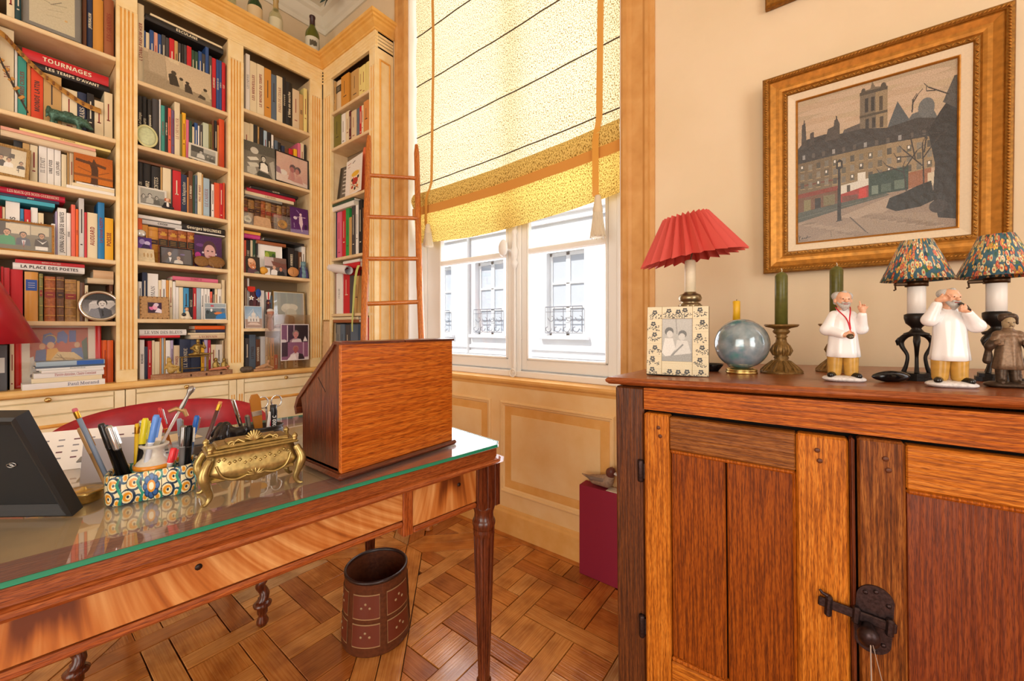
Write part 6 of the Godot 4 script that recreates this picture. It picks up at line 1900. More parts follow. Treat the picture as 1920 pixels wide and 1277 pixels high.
	for e in [[.382,"left",1.0],[.428,"right",.94]]:
		var k2:=thing("bronze_figurine","%s of the two seated bronze children at the right end of the slab, middle bay" % e[1],"figurine",on_shelf(1,e[0],COUNTER+y,.002),Vector3(0,t,0))
		k2.scale=Vector3.ONE*e[2]
		add("body",flesh([[V.call(0,.014,0),V.call(.002,.048,0),.016,.012],[V.call(.002,.066,.001),V.call(.002,.072,.001),.0105,.011],[V.call(-.004,.014,.006),V.call(-.020,.010,.014),.010,.006],[V.call(.008,.014,.006),V.call(.022,.010,.012),.010,.006],[V.call(-.010,.046,0),V.call(-.018,.026,.008),.006,.004],[V.call(.012,.046,0),V.call(.02,.026,.008),.006,.004]],.003,.005),br,k2)
	var nap:=thing("terracotta_figurine","pinkish terracotta reclining figure at the front right of the slab, middle bay","figurine",on_shelf(1,.396,COUNTER+y,-.028),Vector3(0,t,0))
	add("body",flesh([[V.call(-.04,.010,0),V.call(0,.012,0),.007,.010],[V.call(0,.012,0),V.call(.03,.015,0),.010,.009],[V.call(.046,.020,.0),V.call(.05,.021,.0),.007,.007],[V.call(.026,.014,.006),V.call(.04,.006,.010),.005,.004],[V.call(-.04,.01,0),V.call(-.056,.007,.003),.006,.004]],.0025,.005),flat("#c07a58",.7),nap)
func coins(t: float)->void:
	for e in [[.034,.030,"silver","#c9c6be",.012],[.268,.040,"gold","#c8962c",.018]]:
		var r:=thing("coin_display","%s coin set in a clear block on the third shelf, corner bay" % e[2],"ornament",put(2,2,e[0],e[4]+.012),Vector3(0,t,0))
		r.basis=Basis(Vector3.UP,t)*Basis(Vector3.RIGHT,-.08)
		var st:=st0()
		lathe(st,v2([0,-.003,e[1]*.82,-.003,e[1]*.86,0,e[1]*.82,.003,e[1]*.7,.002,0,.0022]),26,Transform3D(Basis(Vector3.RIGHT,PI/2),Vector3(0,e[1]+.012,.002)))
		add("coin",done(st),flat(e[3],.25,.9),r)
		st=st0()
		prism(st,v2([-.012,0,.012,.0,.010,.012,-.002,.018,-.014,.012]),.0035,.0042,Transform3D(Basis.IDENTITY,Vector3(0,e[1]+.004,.0)))
		add("coin_relief",done(st),flat(Color(e[3]).darkened(.25),.35,.9),r)
		var ac:=StandardMaterial3D.new()
		ac.albedo_color=Color(.95,.96,.96,.08)
		ac.transparency=BaseMaterial3D.TRANSPARENCY_ALPHA
		ac.roughness=.05
		var w: float=e[1]*(1.08 if e[2]=="silver" else 1.5)
		add("clear_block",box2(Vector3(-w,0,-.010),Vector3(w,e[1]*2.9,.010),.001),ac,r)
func medals(t: float)->void:
	for e in [[.064,.300,.045,.030,"#d8321e","square red ribbon with a white star medal","#f0efe8",5],[.110,.290,.032,.040,"#1e4c9c","oval blue ribbon with a silver cross medal","#b8bcc0",4],[.176,.268,.034,.034,"#e8e4dc","white ribbon with a red stripe and dark red cross","#7a1a20",4]]:
		var r:=thing("medal",e[5]+" on the fifth shelf, corner bay","medal",put(2,4,e[0],.050),Vector3(0,t,0))
		var st:=st0()
		if e[5].begins_with("oval"):
			lathe(st,v2([0,-.0015,.017,-.0015,.018,0,.017,.0015,0,.002]),20,Transform3D(Basis(Vector3.RIGHT,PI/2),Vector3(0,e[1]-.034,0)),1.75)
		elif e[5].begins_with("square"):
			prism(st,v2([-.024,e[1]-.026,-.012,e[1]-.038,.012,e[1]-.038,.024,e[1]-.026,.024,e[1],-.024,e[1]]),-.002,.002)
		else:
			prism(st,v2([-.017,e[1],-.010,e[1]-.056,.010,e[1]-.056,.017,e[1]]),-.0015,.0015)
		add("ribbon",done(st),flat(e[4],.8),r)
		if e[5].begins_with("white"):
			add("stripe",box2(Vector3(-.004,e[1]-.055,.0012),Vector3(.004,e[1]-.001,.0022),.0002),flat("#c8202a",.8),r)
		st=st0()
		var star:=[]
		var n: int=e[7]
		for k in n*2:
			var a:=TAU*k/(n*2)+PI/2
			var rr: float=(.020 if k % 2==0 else (.009 if n==5 else .007))
			star.append(Vector2(cos(a)*rr,sin(a)*rr))
		prism(st,star,-.001,.0025,Transform3D(Basis.IDENTITY,Vector3(0,e[1]-.082,0)))
		add("star",done(st),flat(e[6],.35,.3),r)
		st=st0()
		lathe(st,v2([0,0,.006,0,.005,.002,0,.0025]),12,Transform3D(Basis(Vector3.RIGHT,PI/2),Vector3(0,e[1]-.082,.0025)))
		add("boss",done(st),brass(),r)
		st=st0()
		bx(st,Vector3(-.012,0,-.006),Vector3(.012,e[1]-.1,-.003),.001)
		bx(st,Vector3(-.008,e[1]-.1,-.006),Vector3(.008,e[1]-.004,-.002),.001)
		add("stand",done(st),flat("#4a2a30",.7),r)
func bust_and_hand(t: float)->void:
	var V:=func(x,y,z): return Vector3(x,y,z)
	var r:=thing("bust_figurine","small pinkish bust with a white cap on the fifth shelf, corner bay","figurine",put(2,4,.176,.012),Vector3(0,t,0))
	add("head",flesh([[V.call(0,.098,.0),V.call(0,.112,0),.020,.023],[V.call(.0,.104,.022),V.call(0,.098,.024),.004,.005],[V.call(0,.085,.004),V.call(0,.06,0),.012,.013],[V.call(0,.05,0),V.call(0,.0,-.002),.018,.022],[V.call(0,.084,.014),V.call(0,.084,.015),.008,.008]],.003,.008),flat("#b47a64",.7),r)
	add("cap",flesh([[V.call(0,.126,-.004),V.call(0,.128,-.004),.022,.022,Vector3(1.05,.75,1.05)]],.003,.004),flat("#d8d0c8",.8),r)
	var h:=thing("wooden_shoe","low brown wooden shoe form on the fifth shelf, corner bay","ornament",put(2,4,.270,.014),Vector3(0,t,0))
	add("body",flesh([[V.call(-.056,.014,.002),V.call(-.01,.018,0),.012,.017],[V.call(-.01,.018,0),V.call(.056,.020,0),.017,.016],[V.call(.056,.020,0),V.call(.062,.024,0),.016,.014]],.003,.008),timber("shoe wood","x",[[.2,"#7a4a24"],[.5,"#a0683a"],[.8,"#bc8450"]],.5),h)
	var s:=thing("stone","rounded brown stone standing before the cloud picture, fifth shelf, corner bay","stone",put(2,4,.316,.034),Vector3(0,t,0))
	add("body",flesh([[V.call(-.014,.030,0),V.call(-.01,.082,0),.026,.020],[V.call(.016,.030,0),V.call(.016,.074,0),.024,.022]],.004,.014),mottled("brown stone",["#6a523c","#8a6e52","#a08668"],.6,9.0,.02,.02,4,false),s)
func stones(t: float)->void:
	var V:=func(x,y,z): return Vector3(x,y,z)
	var s:=thing("stone","smooth dark oval stone on the worktop edge, corner bay","stone",on_shelf(2,.012,COUNTER,-.018),Vector3(0,t,0))
	add("body",flesh([[V.call(-.020,.022,0),V.call(.020,.022,0),.021,.020,Vector3(1.0,1.0,.8)]],.004,.01),mottled("dark stone",["#3c3028","#54463a","#685848"],.4,9.0,.0,.02,4,false),s)
	var f:=thing("terracotta_figurine","tan carved figurine reclining on a little base, worktop of the corner bay","figurine",on_shelf(2,.118,COUNTER,-.016),Vector3(0,t,0))
	var tc:=mottled("carved tan",["#94623c","#b07e54","#c89a70"],.7,12.0,.03,.02,4,false)
	add("base",flesh([[V.call(-.056,.010,0),V.call(.05,.012,0),.010,.012,Vector3(1,1,1.3)]],.0035,.006),tc,f)
	add("body",flesh([[V.call(-.044,.026,0),V.call(0,.034,0),.008,.013],[V.call(0,.034,0),V.call(.026,.046,0),.013,.012],[V.call(.032,.066,.002),V.call(.032,.07,.002),.011,.011],[V.call(.026,.044,.006),V.call(.05,.028,.010),.007,.005],[V.call(.05,.028,.010),V.call(.062,.022,.012),.005,.004]],.003,.006),tc,f)
func window_bay()->void:
	var y:=shelf_y(3,2)
	print_card("grey magazine with rows of white lettering, third shelf, narrow window-side bay",Vector3(XA+.245,y,ZB-.04),0.0,.20,.272,.10,picture("grey magazine",80,112,[["g","#5c5650","#6a645c"],["r",0,0,.2,1,"#2c2826"],["r",.3,.1,.9,.14,"#d8d4cc"],["r",.3,.2,.8,.24,"#c8c4bc"],["r",.3,.3,.85,.34,"#d0ccc4"],["r",.3,.42,.7,.46,"#c8c4bc"],["r",.3,.54,.8,.58,"#d0ccc4"],["r",.34,.66,.7,.7,"#c0bcb4"],["r",.34,.78,.76,.82,"#c8c4bc"]]),.0,"#4a4640",-.04,"magazine")
	print_card("orange paper sheet leaning behind the ladder, third shelf, narrow window-side bay",Vector3(XA+.50,y,ZB-.055),0.0,.20,.355,.07,picture("orange sheet",64,96,[["g","#ee7a4c","#ea7046"],["l",.3,.4,.6,.36,.02,"#8a3420"],["l",.5,.34,.52,.46,.02,"#8a3420"],["l",.3,.6,.7,.56,.01,"#a84a30"]],.02,.8),.0,"#e8744a",-.16,"paper sheet")
	print_card("white card printed with a red and black cartoon, third shelf, narrow window-side bay",Vector3(XA+.425,y,ZB-.012),0.0,.215,.30,.12,picture("cartoon card",96,128,[["g","#efe9e2","#ece4dc"],["r",.3,.42,.9,.95,"#f0dcc0"],["e",.6,.46,.22,.07,"#e8b83c"],["e",.6,.66,.17,.09,"#b4322c"],["e",.42,.6,.05,.04,"#332420"],["e",.78,.58,.05,.04,"#332420"],["e",.44,.8,.06,.04,"#b8402c"],["e",.74,.82,.06,.04,"#e07a3c"],["e",.6,.86,.05,.04,"#332420"],["l",.36,.7,.84,.9,.015,"#402420"],["l",.1,.12,.3,.1,.02,"#a03428"],["l",.1,.2,.26,.19,.015,"#a03428"],["l",.4,.14,.56,.1,.03,"#3a2c28"],["e",.5,.56,.025,.02,"#d8322c"],["e",.68,.74,.03,.03,"#3a2420"]]),.0,"#efeae4",.12,"card")
	var r:=thing("paper_roll","white rolled paper sticking out of the fifth shelf, narrow window-side bay","paper roll",Vector3(XA+.245,1.607,ZB-.010))
	r.basis=Basis(Vector3.BACK,-.16)*Basis(Vector3.UP,-.10)
	var st:=st0()
	var sp:=[]
	for i in 40:
		var a:=i/39.0*TAU*2.2
		sp.append(Vector2(cos(a),sin(a))*(.034-.006*i/39.0))
	st.set_smooth_group(1)
	for i in 39:
		var a: Vector2=sp[i]
		var b: Vector2=sp[i+1]
		quad(st,Vector3(-.16,a.x,a.y),Vector3(.16,a.x,a.y),Vector3(.16,b.x,b.y),Vector3(-.16,b.x,b.y))
	add("sheet",done(st),flat("#ece8ea",.8),r)
	var rb:=thing("ribbon","long pale green ribbon hanging from the fifth shelf beside the ladder","ribbon",Vector3(XA+.49,1.61,ZB+.004))
	st=st0()
	st.set_smooth_group(1)
	var line:=curve([Vector3(.03,0,-.006),Vector3(.02,-.05,.006),Vector3(-.004,-.16,.008),Vector3(-.022,-.30,.007),Vector3(-.035,-.42,.007),Vector3(-.032,-.485,.008)],5)
	for i in line.size()-1:
		var w0: float=lerpf(.018,.006,float(i)/line.size())
		var w1: float=lerpf(.018,.006,float(i+1)/line.size())
		var a: Vector3=line[i]
		var b: Vector3=line[i+1]
		quad(st,a+Vector3(-w0,0,0),b+Vector3(-w1,0,0),b+Vector3(w1,0,0),a+Vector3(w0,0,0))
		quad(st,a+Vector3(w0,0,-.0012),b+Vector3(w1,0,-.0012),b+Vector3(-w1,0,-.0012),a+Vector3(-w0,0,-.0012))
	add("band",done(st),flat("#c9d27c",.6),rb)
	var fr:=framed("upright wooden frame seen edge-on at the worktop corner beside the box",Vector3(XA+.10,COUNTER,ZB+.018),.5,.10,.375,.05,picture("plain tan",32,32,[["g","#d8a868","#c89858"]]),.012,timber("frame oak","y",[]))
func cloth(called: String,c: String,back: float,speck: bool)->StandardMaterial3D:
	if M.has(called):
		return M[called]
	var m:=StandardMaterial3D.new()
	m.albedo_color=Color(c)
	m.roughness=.9
	m.backlight_enabled=true
	m.backlight=Color(1,1,1)*back
	if speck:
		m.albedo_texture=noise_tex("simplex",8,.07,[[0.0,"#6e5a34"],[.29,"#a08a54"],[.36,"#f2ecd8"],[1.0,"#ffffff"]],2,512)
		m.uv1_scale=Vector3(3.6,2.2,1)
	M[called]=m
	return m
func make_blind()->void:
	var r:=thing("roman_blind","pale yellow speckled roman blind with tassels, half lowered over the tall window","blind")
	var x0:=-2.235
	var x1:=-.725
	var z:=-1.815
	var tilt:=.055
	var body:=cloth("blind cloth","#fbf6e2",1.1,true)
	var yel:=cloth("blind flap cloth","#f8dc86",1.0,true)
	var bat:=[3.56,3.20,2.85,2.49,2.15]
	var n:=26
	var pt:=func(u: float,y: float,bulge: float)->Vector3:
		var yy:=y+tilt*u-.012*sin(PI*u)
		return Vector3(lerpf(x0,x1,u),yy,z+bulge+.0015*sin(u*19.0+y*7.0)+.001*sin(u*41.0-y*5.0))
	for k in bat.size():
		var ya: float=bat[k]
		var yb: float=bat[k+1] if k+1<bat.size() else 1.99
		var st:=st0()
		st.set_smooth_group(1)
		var m:=6
		for i in n:
			for j in m:
				var g:=func(a: int,b: int)->Vector3:
					var v:=float(b)/m
					return pt.call(float(a)/n,lerpf(ya,yb,v),.012*sin(PI*v) if k+1<bat.size() else .012*sin(PI*.5*v)+.02*v)
				var uv:=func(a: int,b: int)->Vector2: return Vector2(float(a)/n*1.5,lerpf(ya,yb,float(b)/m))
				quad(st,g.call(i,j+1),g.call(i+1,j+1),g.call(i+1,j),g.call(i,j),uv.call(i,j+1),uv.call(i+1,j+1),uv.call(i+1,j),uv.call(i,j))
		add("cloth_panel",done(st),body,r)
		if k>0:
			var path:=[]
			for i in n+1:
				path.append(pt.call(float(i)/n,ya,.006))
			add("batten_cord",tubed(path,[.0035],5),flat("#4c3a28",.8),r)
	var st:=st0()
	st.set_smooth_group(1)
	for i in n:
		for j in 8:
			var g:=func(a: int,b: int)->Vector3:
				var v:=float(b)/8.0
				var u:=float(a)/n
				return pt.call(u,2.085-.10*v-.012*sin(PI*u),.030+.022*sin(PI*v))
			quad(st,g.call(i,j+1),g.call(i+1,j+1),g.call(i+1,j),g.call(i,j),Vector2(i*.06,j*.01+.01),Vector2(i*.06+.06,j*.01+.01),Vector2(i*.06+.06,j*.01),Vector2(i*.06,j*.01))
	add("gathered_fold",done(st),cloth("blind fold cloth","#e8cb7c",.6,true),r)
	st=st0()
	st.set_smooth_group(1)
	for i in n:
		for j in 3:
			var g:=func(a: int,b: int)->Vector3:
				var u:=float(a)/n
				return pt.call(u,1.982-.055*b/3.0-.012*sin(PI*u),.042)
			quad(st,g.call(i,j+1),g.call(i+1,j+1),g.call(i+1,j),g.call(i,j))
	add("ochre_border",done(st),cloth("ochre border","#cc8a3a",.35,false),r)
	st=st0()
	st.set_smooth_group(1)
	for i in n:
		for j in 8:
			var g:=func(a: int,b: int)->Vector3:
				var u:=float(a)/n
				var v:=float(b)/8.0
				return pt.call(u,1.99-(.245+.035*sin(PI*u))*v,.030-.02*v+.012*v*sin(u*13.0)*(1.0-.5*v))
			quad(st,g.call(i,j+1),g.call(i+1,j+1),g.call(i+1,j),g.call(i,j),Vector2(i*.06,j*.03+.03),Vector2(i*.06+.06,j*.03+.03),Vector2(i*.06+.06,j*.03),Vector2(i*.06,j*.03))
	add("hanging_flap",done(st),yel,r)
	for e in [[.115,1.84,1.70,"left"],[.925,1.74,1.555,"right"]]:
		st=st0()
		st.set_smooth_group(1)
		var w:=.013 if e[3]=="left" else .017
		var m:=40
		for j in m:
			var g:=func(b: int,s: float)->Vector3:
				var v:=float(b)/m
				var y:=lerpf(3.56,e[1],v)
				var low:=smoothstep(2.15,2.0,y)
				var p: Vector3=pt.call(e[0],y,.016+.045*low)
				return p+Vector3(s*w+.010*sin(v*5.0)*(1.0 if e[3]=="left" else .3),0,0)
			quad(st,g.call(j+1,-1.0),g.call(j+1,1.0),g.call(j,1.0),g.call(j,-1.0))
		add("tape",done(st),cloth("tape cloth","#d89a3e",.3,false),r)
		var p: Vector3=pt.call(e[0],e[1],.055)
		var tz:=add("tassel",ArrayMesh.new(),flat("#d8c8ac",.95),r,Vector3(p.x+.006,p.y+.004,p.z))
		st=st0()
		var hgt: float=.15 if e[3]=="left" else .20
		lathe(st,v2([0,0,.012,0,.016,-.012,.021,-hgt*.28,.024,-hgt*.34,.024,-hgt*.40,.021,-hgt*.43,.024,-hgt*.6,.035,-hgt*.97,.030,-hgt,0,-hgt*.985]),20)
		tz.mesh=done(st)
		st=st0()
		for k in 26:
			var a:=TAU*k/26
			tube(st,[Vector3(cos(a)*.0215,-hgt*.42,sin(a)*.0215),Vector3(cos(a)*.0255,-hgt*.62,sin(a)*.0255),Vector3(cos(a)*.0365,-hgt*(.99+.02*(k % 3)),sin(a)*.0365)],[.0022],4)
		var fr:=add("fringe",done(st),flat("#e2d6be",.95),tz)
		fr.set_meta("kind","stuff")
func make_ladder()->void:
	var r:=thing("library_ladder","slim bamboo library ladder leaning against the narrow bookcase beside the window","ladder")
	var lf:=Vector3(-1.9468,0,-1.2031)
	var lt:=Vector3(-2.317,2.405,-1.478)
	var rf:=Vector3(-1.7598,0,-1.5107)
	var rt:=Vector3(-2.150,2.392,-1.730)
	var bam:=timber("bamboo","y",[])
	for e in [[lf,lt],[rf,rt]]:
		var path:=[]
		var rad:=[]
		for i in 41:
			var t:=i/40.0
			path.append(e[0].lerp(e[1],t)+Vector3(.006*sin(t*7.0),0,.005*sin(t*5.0)))
			rad.append((.0225-.004*t)*(1.08 if i % 8==0 else 1.0)*(.55 if i==40 else 1.0))
		add("rail",tubed(path,rad,10),bam,r)
	var y:=.22
	for k in 7:
		var hts:=[.2,.48,.76,1.03,1.30,1.577,1.853,2.128]
	for h in [.2,.48,.76,1.03,1.298,1.578,1.85,2.13]:
		var a:=lf.lerp(lt,h/2.405)
		var b:=rf.lerp(rt,(h+.02)/2.392)
		var path:=[]
		var rad:=[]
		for i in 11:
			path.append(a.lerp(b,i/10.0))
			rad.append(.0135*(1.12 if i==5 else 1.0))
		add("rung",tubed(path,rad,8),timber("bamboo","z",[]),r)
func make_floor_things()->void:
	var b:=thing("waste_basket","oval brown leather waste-paper basket with tooled panels under the desk","basket",Vector3(-1.326,0.0005,-.882),Vector3(0,deg_to_rad(-22),0))
	var lea:=mottled("basket leather",["#3e1d10","#552a18","#6c3a22"],.42,9.0,.03,.02,4,false)
	var st:=st0()
	lathe(st,v2([0,0,.120,0,.122,.004,.1235,.008,.1115,.248,.1125,.252,.112,.256,.1075,.256,.1065,.250,.1165,.012,0,.012]),40)
	add("body",done(st),lea,b)
	st=st0()
	lathe(st,v2([.1115,.246,.1145,.249,.1145,.257,.110,.2605,.1055,.257,.1055,.249]),40)
	add("rim",done(st),flat("#2e1812",.4),b)
	var n:=6
	for k in n:
		for rowi in 2:
			var y0: float=[.035,.130][rowi]
			var y1: float=[.115,.215][rowi]
			for lay in 2:
				st=st0()
				st.set_smooth_group(1)
				var a0:=TAU*(k+.10+.012*lay)/n
				var a1:=TAU*(k+.90-.012*lay)/n
				var m:=8
				var yy0:=y0+.004*lay
				var yy1:=y1-.004*lay
				var rr:=func(y: float)->float: return lerpf(.1235,.1115,(y-.008)/.24)+.0012+.0008*lay
				for i in m:
					var t0:=lerpf(a0,a1,float(i)/m)
					var t1:=lerpf(a0,a1,float(i+1)/m)
					quad(st,Vector3(cos(t0)*rr.call(yy0),yy0,-sin(t0)*rr.call(yy0)),Vector3(cos(t1)*rr.call(yy0),yy0,-sin(t1)*rr.call(yy0)),Vector3(cos(t1)*rr.call(yy1),yy1,-sin(t1)*rr.call(yy1)),Vector3(cos(t0)*rr.call(yy1),yy1,-sin(t0)*rr.call(yy1)))
				add("panel_border" if lay==0 else "panel",done(st),flat("#a07a52",.5) if lay==0 else flat("#6a2c18",.45),b)
			for q in 3:
				st=st0()
				var a:=TAU*(k+.38+.12*q)/n
				var yq:=(y0+y1)*.5+(.012 if q==1 else -.002)
				var rq:=lerpf(.1235,.1115,(yq-.008)/.24)+.0022
				lathe(st,v2([0,0,.005,0,.004,.0012,0,.0015]),6,Transform3D(Basis(Vector3.UP,a)*Basis(Vector3.BACK,-PI/2),Vector3(cos(a)*rq,yq,-sin(a)*rq)))
				add("tooled_mark",done(st),flat("#a88a64",.5),b)
	var red:=flat("#8e1030",.75)
	var c:=thing("red_slipcase","tall crimson cloth-covered slipcase standing against the panelling beside the buffet","box",Vector3(-.885,.0005,-1.742))
	add("case",box2(Vector3(0,0,0),Vector3(.40,.418,.068),.002),red,c)
	add("paper_edge",box2(Vector3(.13,.4165,.008),Vector3(.385,.4195,.060),.0005),flat("#e2d6c4",.8),c)
	var d:=thing("bird_figurine","small carved brown duck resting on the crimson slipcase","figurine",Vector3(-.79,.4185,-1.708))
	var V:=func(x,y,z): return Vector3(x,y,z)
	add("body",flesh([[V.call(-.035,.028,0),V.call(.03,.034,0),.021,.029],[V.call(.03,.04,0),V.call(.046,.055,0),.022,.018],[V.call(-.05,.032,0),V.call(-.1,.040,0),.012,.002]],.0035,.012),mottled("duck brown",["#6a4a3c","#94705c","#b09078"],.6,14.0,.02,.02,4,false),d)
	add("head",flesh([[V.call(.046,.078,0),V.call(.052,.084,.002),.021,.019],[V.call(.046,.06,0),V.call(.048,.07,0),.017,.018]],.003,.008),flat("#5e2c22",.5),d)
	add("bill",flesh([[V.call(.07,.078,.003),V.call(.094,.068,.005),.0095,.0055,Vector3(1,.7,1)]],.0025,.004),flat("#c4b8b0",.5),d)
	add("wing",flesh([[V.call(-.04,.038,.019),V.call(.02,.040,.022),.010,.014,Vector3(1,.8,.45)],[V.call(-.04,.036,.018),V.call(-.078,.042,.008),.008,.002]],.0025,.006),flat("#7c6a5e",.6),d)
	make_chair()
	make_floor_lamp()
func make_chair()->void:
	var r:=thing("desk_chair","red leather barrel-back desk chair with turned dark legs behind the desk","chair",Vector3(-1.985,0,-.45),Vector3(0,deg_to_rad(-15),0))
	var lea:=mottled("red leather",["#8a1420","#a31c2a","#b62c38"],.33,3.0,.02,.02,4,false)
	var st:=st0()
	st.set_smooth_group(1)
	var n:=30
	var sec:=12
	var ring:=func(i: int)->Array:
		var a:=lerpf(-128.0,128.0,float(i)/n)
		var t:=absf(a)/128.0
		var top:=.815-.13*pow(t,2.2)
		var dir:=Vector3(-cos(deg_to_rad(a)),0,sin(deg_to_rad(a)))
		var out:=[]
		for k in sec:
			var q:=TAU*k/sec
			var hh:=(top-.40)*.5
			var yy:=(top+.40)*.5+sin(q)*hh
			var th:=.034*signf(cos(q))*pow(absf(cos(q)),.5)
			out.append(dir*(.325+th+.03*(yy-.4))+Vector3(-.09,yy,.05))
		return out
	var prev: Array=ring.call(0)
	for i in n:
		var nx: Array=ring.call(i+1)
		for k in sec:
			var k1:=(k+1) % sec
			quad(st,prev[k],nx[k],nx[k1],prev[k1])
		prev=nx
	for i in [0,n]:
		var q: Array=ring.call(i)
		for k in range(1,sec-1):
			if i==0:
				tri(st,q[0],q[k],q[k+1])
			else:
				tri(st,q[0],q[k+1],q[k])
	add("backrest",done(st),lea,r)
	st=st0()
	lathe(st,v2([0,.37,.262,.37,.27,.385,.27,.42,.255,.452,.2,.466,0,.47]),36)
	add("seat",done(st),lea,r)
	st=st0()
	lathe(st,v2([0,.30,.268,.30,.275,.31,.275,.36,.268,.37,0,.37]),36)
	var dk:=timber("dark mahogany","y",[])
	add("seat_frame",done(st),dk,r)
	for p in [Vector3(.22,0,.2475),Vector3(.22,0,-.2475),Vector3(-.22,0,.17),Vector3(-.22,0,-.17)]:
		st=st0()
		lathe(st,v2([0,0,.013,0,.020,.010,.021,.02,.014,.036,.013,.044,.018,.050,.018,.072,.030,.078,.032,.086,.022,.095,.014,.1,.016,.108,0,.108]),16)
		var rings:=[]
		for i in 40:
			var y:=.10+i*.005
			var a:=i*.42
			var rg:=[]
			for k in 12:
				var q:=TAU*k/12
				var rr:=.017+.0075*cos(q-a)
				rg.append(Vector3(cos(q)*rr,y,-sin(q)*rr))
			rings.append(rg)
		st.set_smooth_group(5)
		for i in 39:
			for k in 12:
				quad(st,rings[i][k],rings[i][(k+1) % 12],rings[i+1][(k+1) % 12],rings[i+1][k])
		add("leg",done(st),dk,r,p)
func make_floor_lamp()->void:
	var r:=thing("floor_lamp","lamp with a glossy red cone shade at the left edge before the bookcase","lamp",Vector3(-2.935,0,.075))
	var dk:=flat("#2a201c",.4,.3)
	var st:=st0()
	lathe(st,v2([0,0,.13,0,.135,.012,.11,.022,.03,.032,.014,.05,.012,.78,.02,.80,.026,.84,.02,.88,.012,.90,.011,1.30,0,1.30]),20)
	add("stand",done(st),dk,r)
	st=st0()
	lathe(st,v2([.205,1.086,.2075,1.086,.052,1.452,.0495,1.452,.204,1.089,.205,1.086]),48)
	var sm:=flat("#b0202c",.3)
	add("shade",done(st),sm,r)
func on_desk(x: float,z: float,up:=0.0)->Vector3:
	return desk_xf()*Vector3(x,0,z)+Vector3(0,DESK_Y+.0004+up,0)
func desk_turn()->Basis:
	return Basis(Vector3(.1426,0,-.9898),Vector3.UP,Vector3(.9898,0,.1426))
func desk_things()->void:
	var f:=thing("picture_frame","black photo frame seen from behind, standing at the left end of the desk","picture frame")
	var along:=Vector3(-.768,0,.637).normalized()
	var P0:=on_desk(.935,-.222)+Vector3(0,.001,0)
	var leanv:=Vector3(.0591,.2149,.0713)
	leanv=(leanv-along*leanv.dot(along)).normalized()
	f.transform=Transform3D(Basis(-along,leanv,(-along).cross(leanv)),P0)
	var blk:=flat("#1b1a1b",.55)
	var W:=.30
	var H:=.232
	var st:=st0()
	moulding(st,v2([0,-.022,0,.0,.006,.003,.016,-.002,.022,-.010,.022,-.012]),v2([-W,0,0,0,0,H,-W,H]),true,"z")
	add("moulding",done(st),blk,f)
	add("back_board",box2(Vector3(-W+.015,.015,-.016),Vector3(-.015,H-.015,-.011),.001),flat("#141314",.8),f)
	st=st0()
	prism(st,v2([-.20,.03,-.13,.07,-.105,.135,-.14,.16,-.20,.16]),-.0108,-.0085)
	add("strut",done(st),flat("#2c2e38",.5),f)
	for p in [Vector3(-.072,.118,-.010),Vector3(-.066,.121,-.010)]:
		var ring:=[]
		for k in 12:
			ring.append(p+Vector3(cos(TAU*k/12)*.006,sin(TAU*k/12)*.004,.0))
		add("hanging_ring",tubed(ring,[.0008],4,true),flat("#b8b4b0",.3,.9),f)
	var b:=thing("brass_box","small round brass box beside the black photo frame","box",on_desk(.925,-.315))
	st=st0()
	lathe(st,v2([0,0,.030,0,.032,.003,.032,.016,.033,.017,.033,.020,.030,.023,.027,.022,.006,.0235,.004,.028,0,.029]),28)
	add("body",done(st),brass(),b)
	var fr:=StandardMaterial3D.new()
	fr.albedo_color=Color("#dcd8e0")
	fr.roughness=.35
	fr.backlight_enabled=true
	fr.backlight=Color(.4,.4,.42)
	var mh:=thing("letter_rack","frosted plastic letter rack standing behind the painted pen holder","letter rack",on_desk(.885,-.42))
	mh.basis=Basis(Vector3.UP,deg_to_rad(52))*Basis(Vector3.RIGHT,-.12)
	st=st0()
	prism(st,v2([-.062,0,.062,0,.062,.095,.056,.102,-.052,.102,-.062,.094]),-.002,0)
	add("front_plate",done(st),fr,mh)
	add("foot_plate",box2(Vector3(-.06,.0075,-.05),Vector3(.06,.0095,.0),.0005),fr,mh)
	var cal:=thing("desk_calendar","leaning white desk calendar with rows of dates before the red chair","calendar",on_desk(.93,-.60))
	cal.basis=Basis(Vector3.UP,deg_to_rad(66))*Basis(Vector3.RIGHT,-.5)
	add("card",box2(Vector3(-.14,0,-.003),Vector3(.14,.105,0),.0005),flat("#efe6de",.8),cal)
	for rr in 4:
		for k in 9:
			add("printed_mark",box2(Vector3(-.128+.029*k,.03+.016*rr,0),Vector3(-.128+.029*k+.012,.0335+.016*rr,.0004),.0001),flat("#6a4048" if (k+rr) % 3==0 else "#8a8488",.8),cal)
	var y:=0.0
	var pap:=[["stack of white papers with blue-edged sheets behind the pens","paper stack",.30,.21,.022,"#eeeef2",.80,-.66,5.0],["grey folder lying on the papers at the back of the desk","folder",.32,.23,.004,"#8a8684",.78,-.67,-6.0],["buff envelope on top of the paper stack","envelope",.20,.11,.003,"#d8c4a0",.80,-.65,16.0]]
	for p in pap:
		var o:=thing(p[1].replace(" ","_"),p[0],p[1],on_desk(p[6],p[7],y))
		o.basis=desk_turn()*Basis(Vector3.UP,deg_to_rad(p[8]))
		if p[1]=="paper stack":
			for k in 7:
				add("sheet",box(Vector3(p[2]-.004*(k % 3),.0028,p[3]-.003*((k*2) % 3)),.0004,true),flat("#f0eff2" if k % 3 != 1 else "#5c68b4",.8),o,Vector3(.002*(k % 2),.003*k,.0015*(k % 3)))
		else:
			add("sheet",box(Vector3(p[2],p[4],p[3]),.0008,true),flat(p[5],.8),o)
		y+=p[4]+.0006
	pen_holder()
	casket()
	var tray:=thing("desk_tray","low dark leather tray behind the gilt casket","tray",on_desk(.665,-.475))
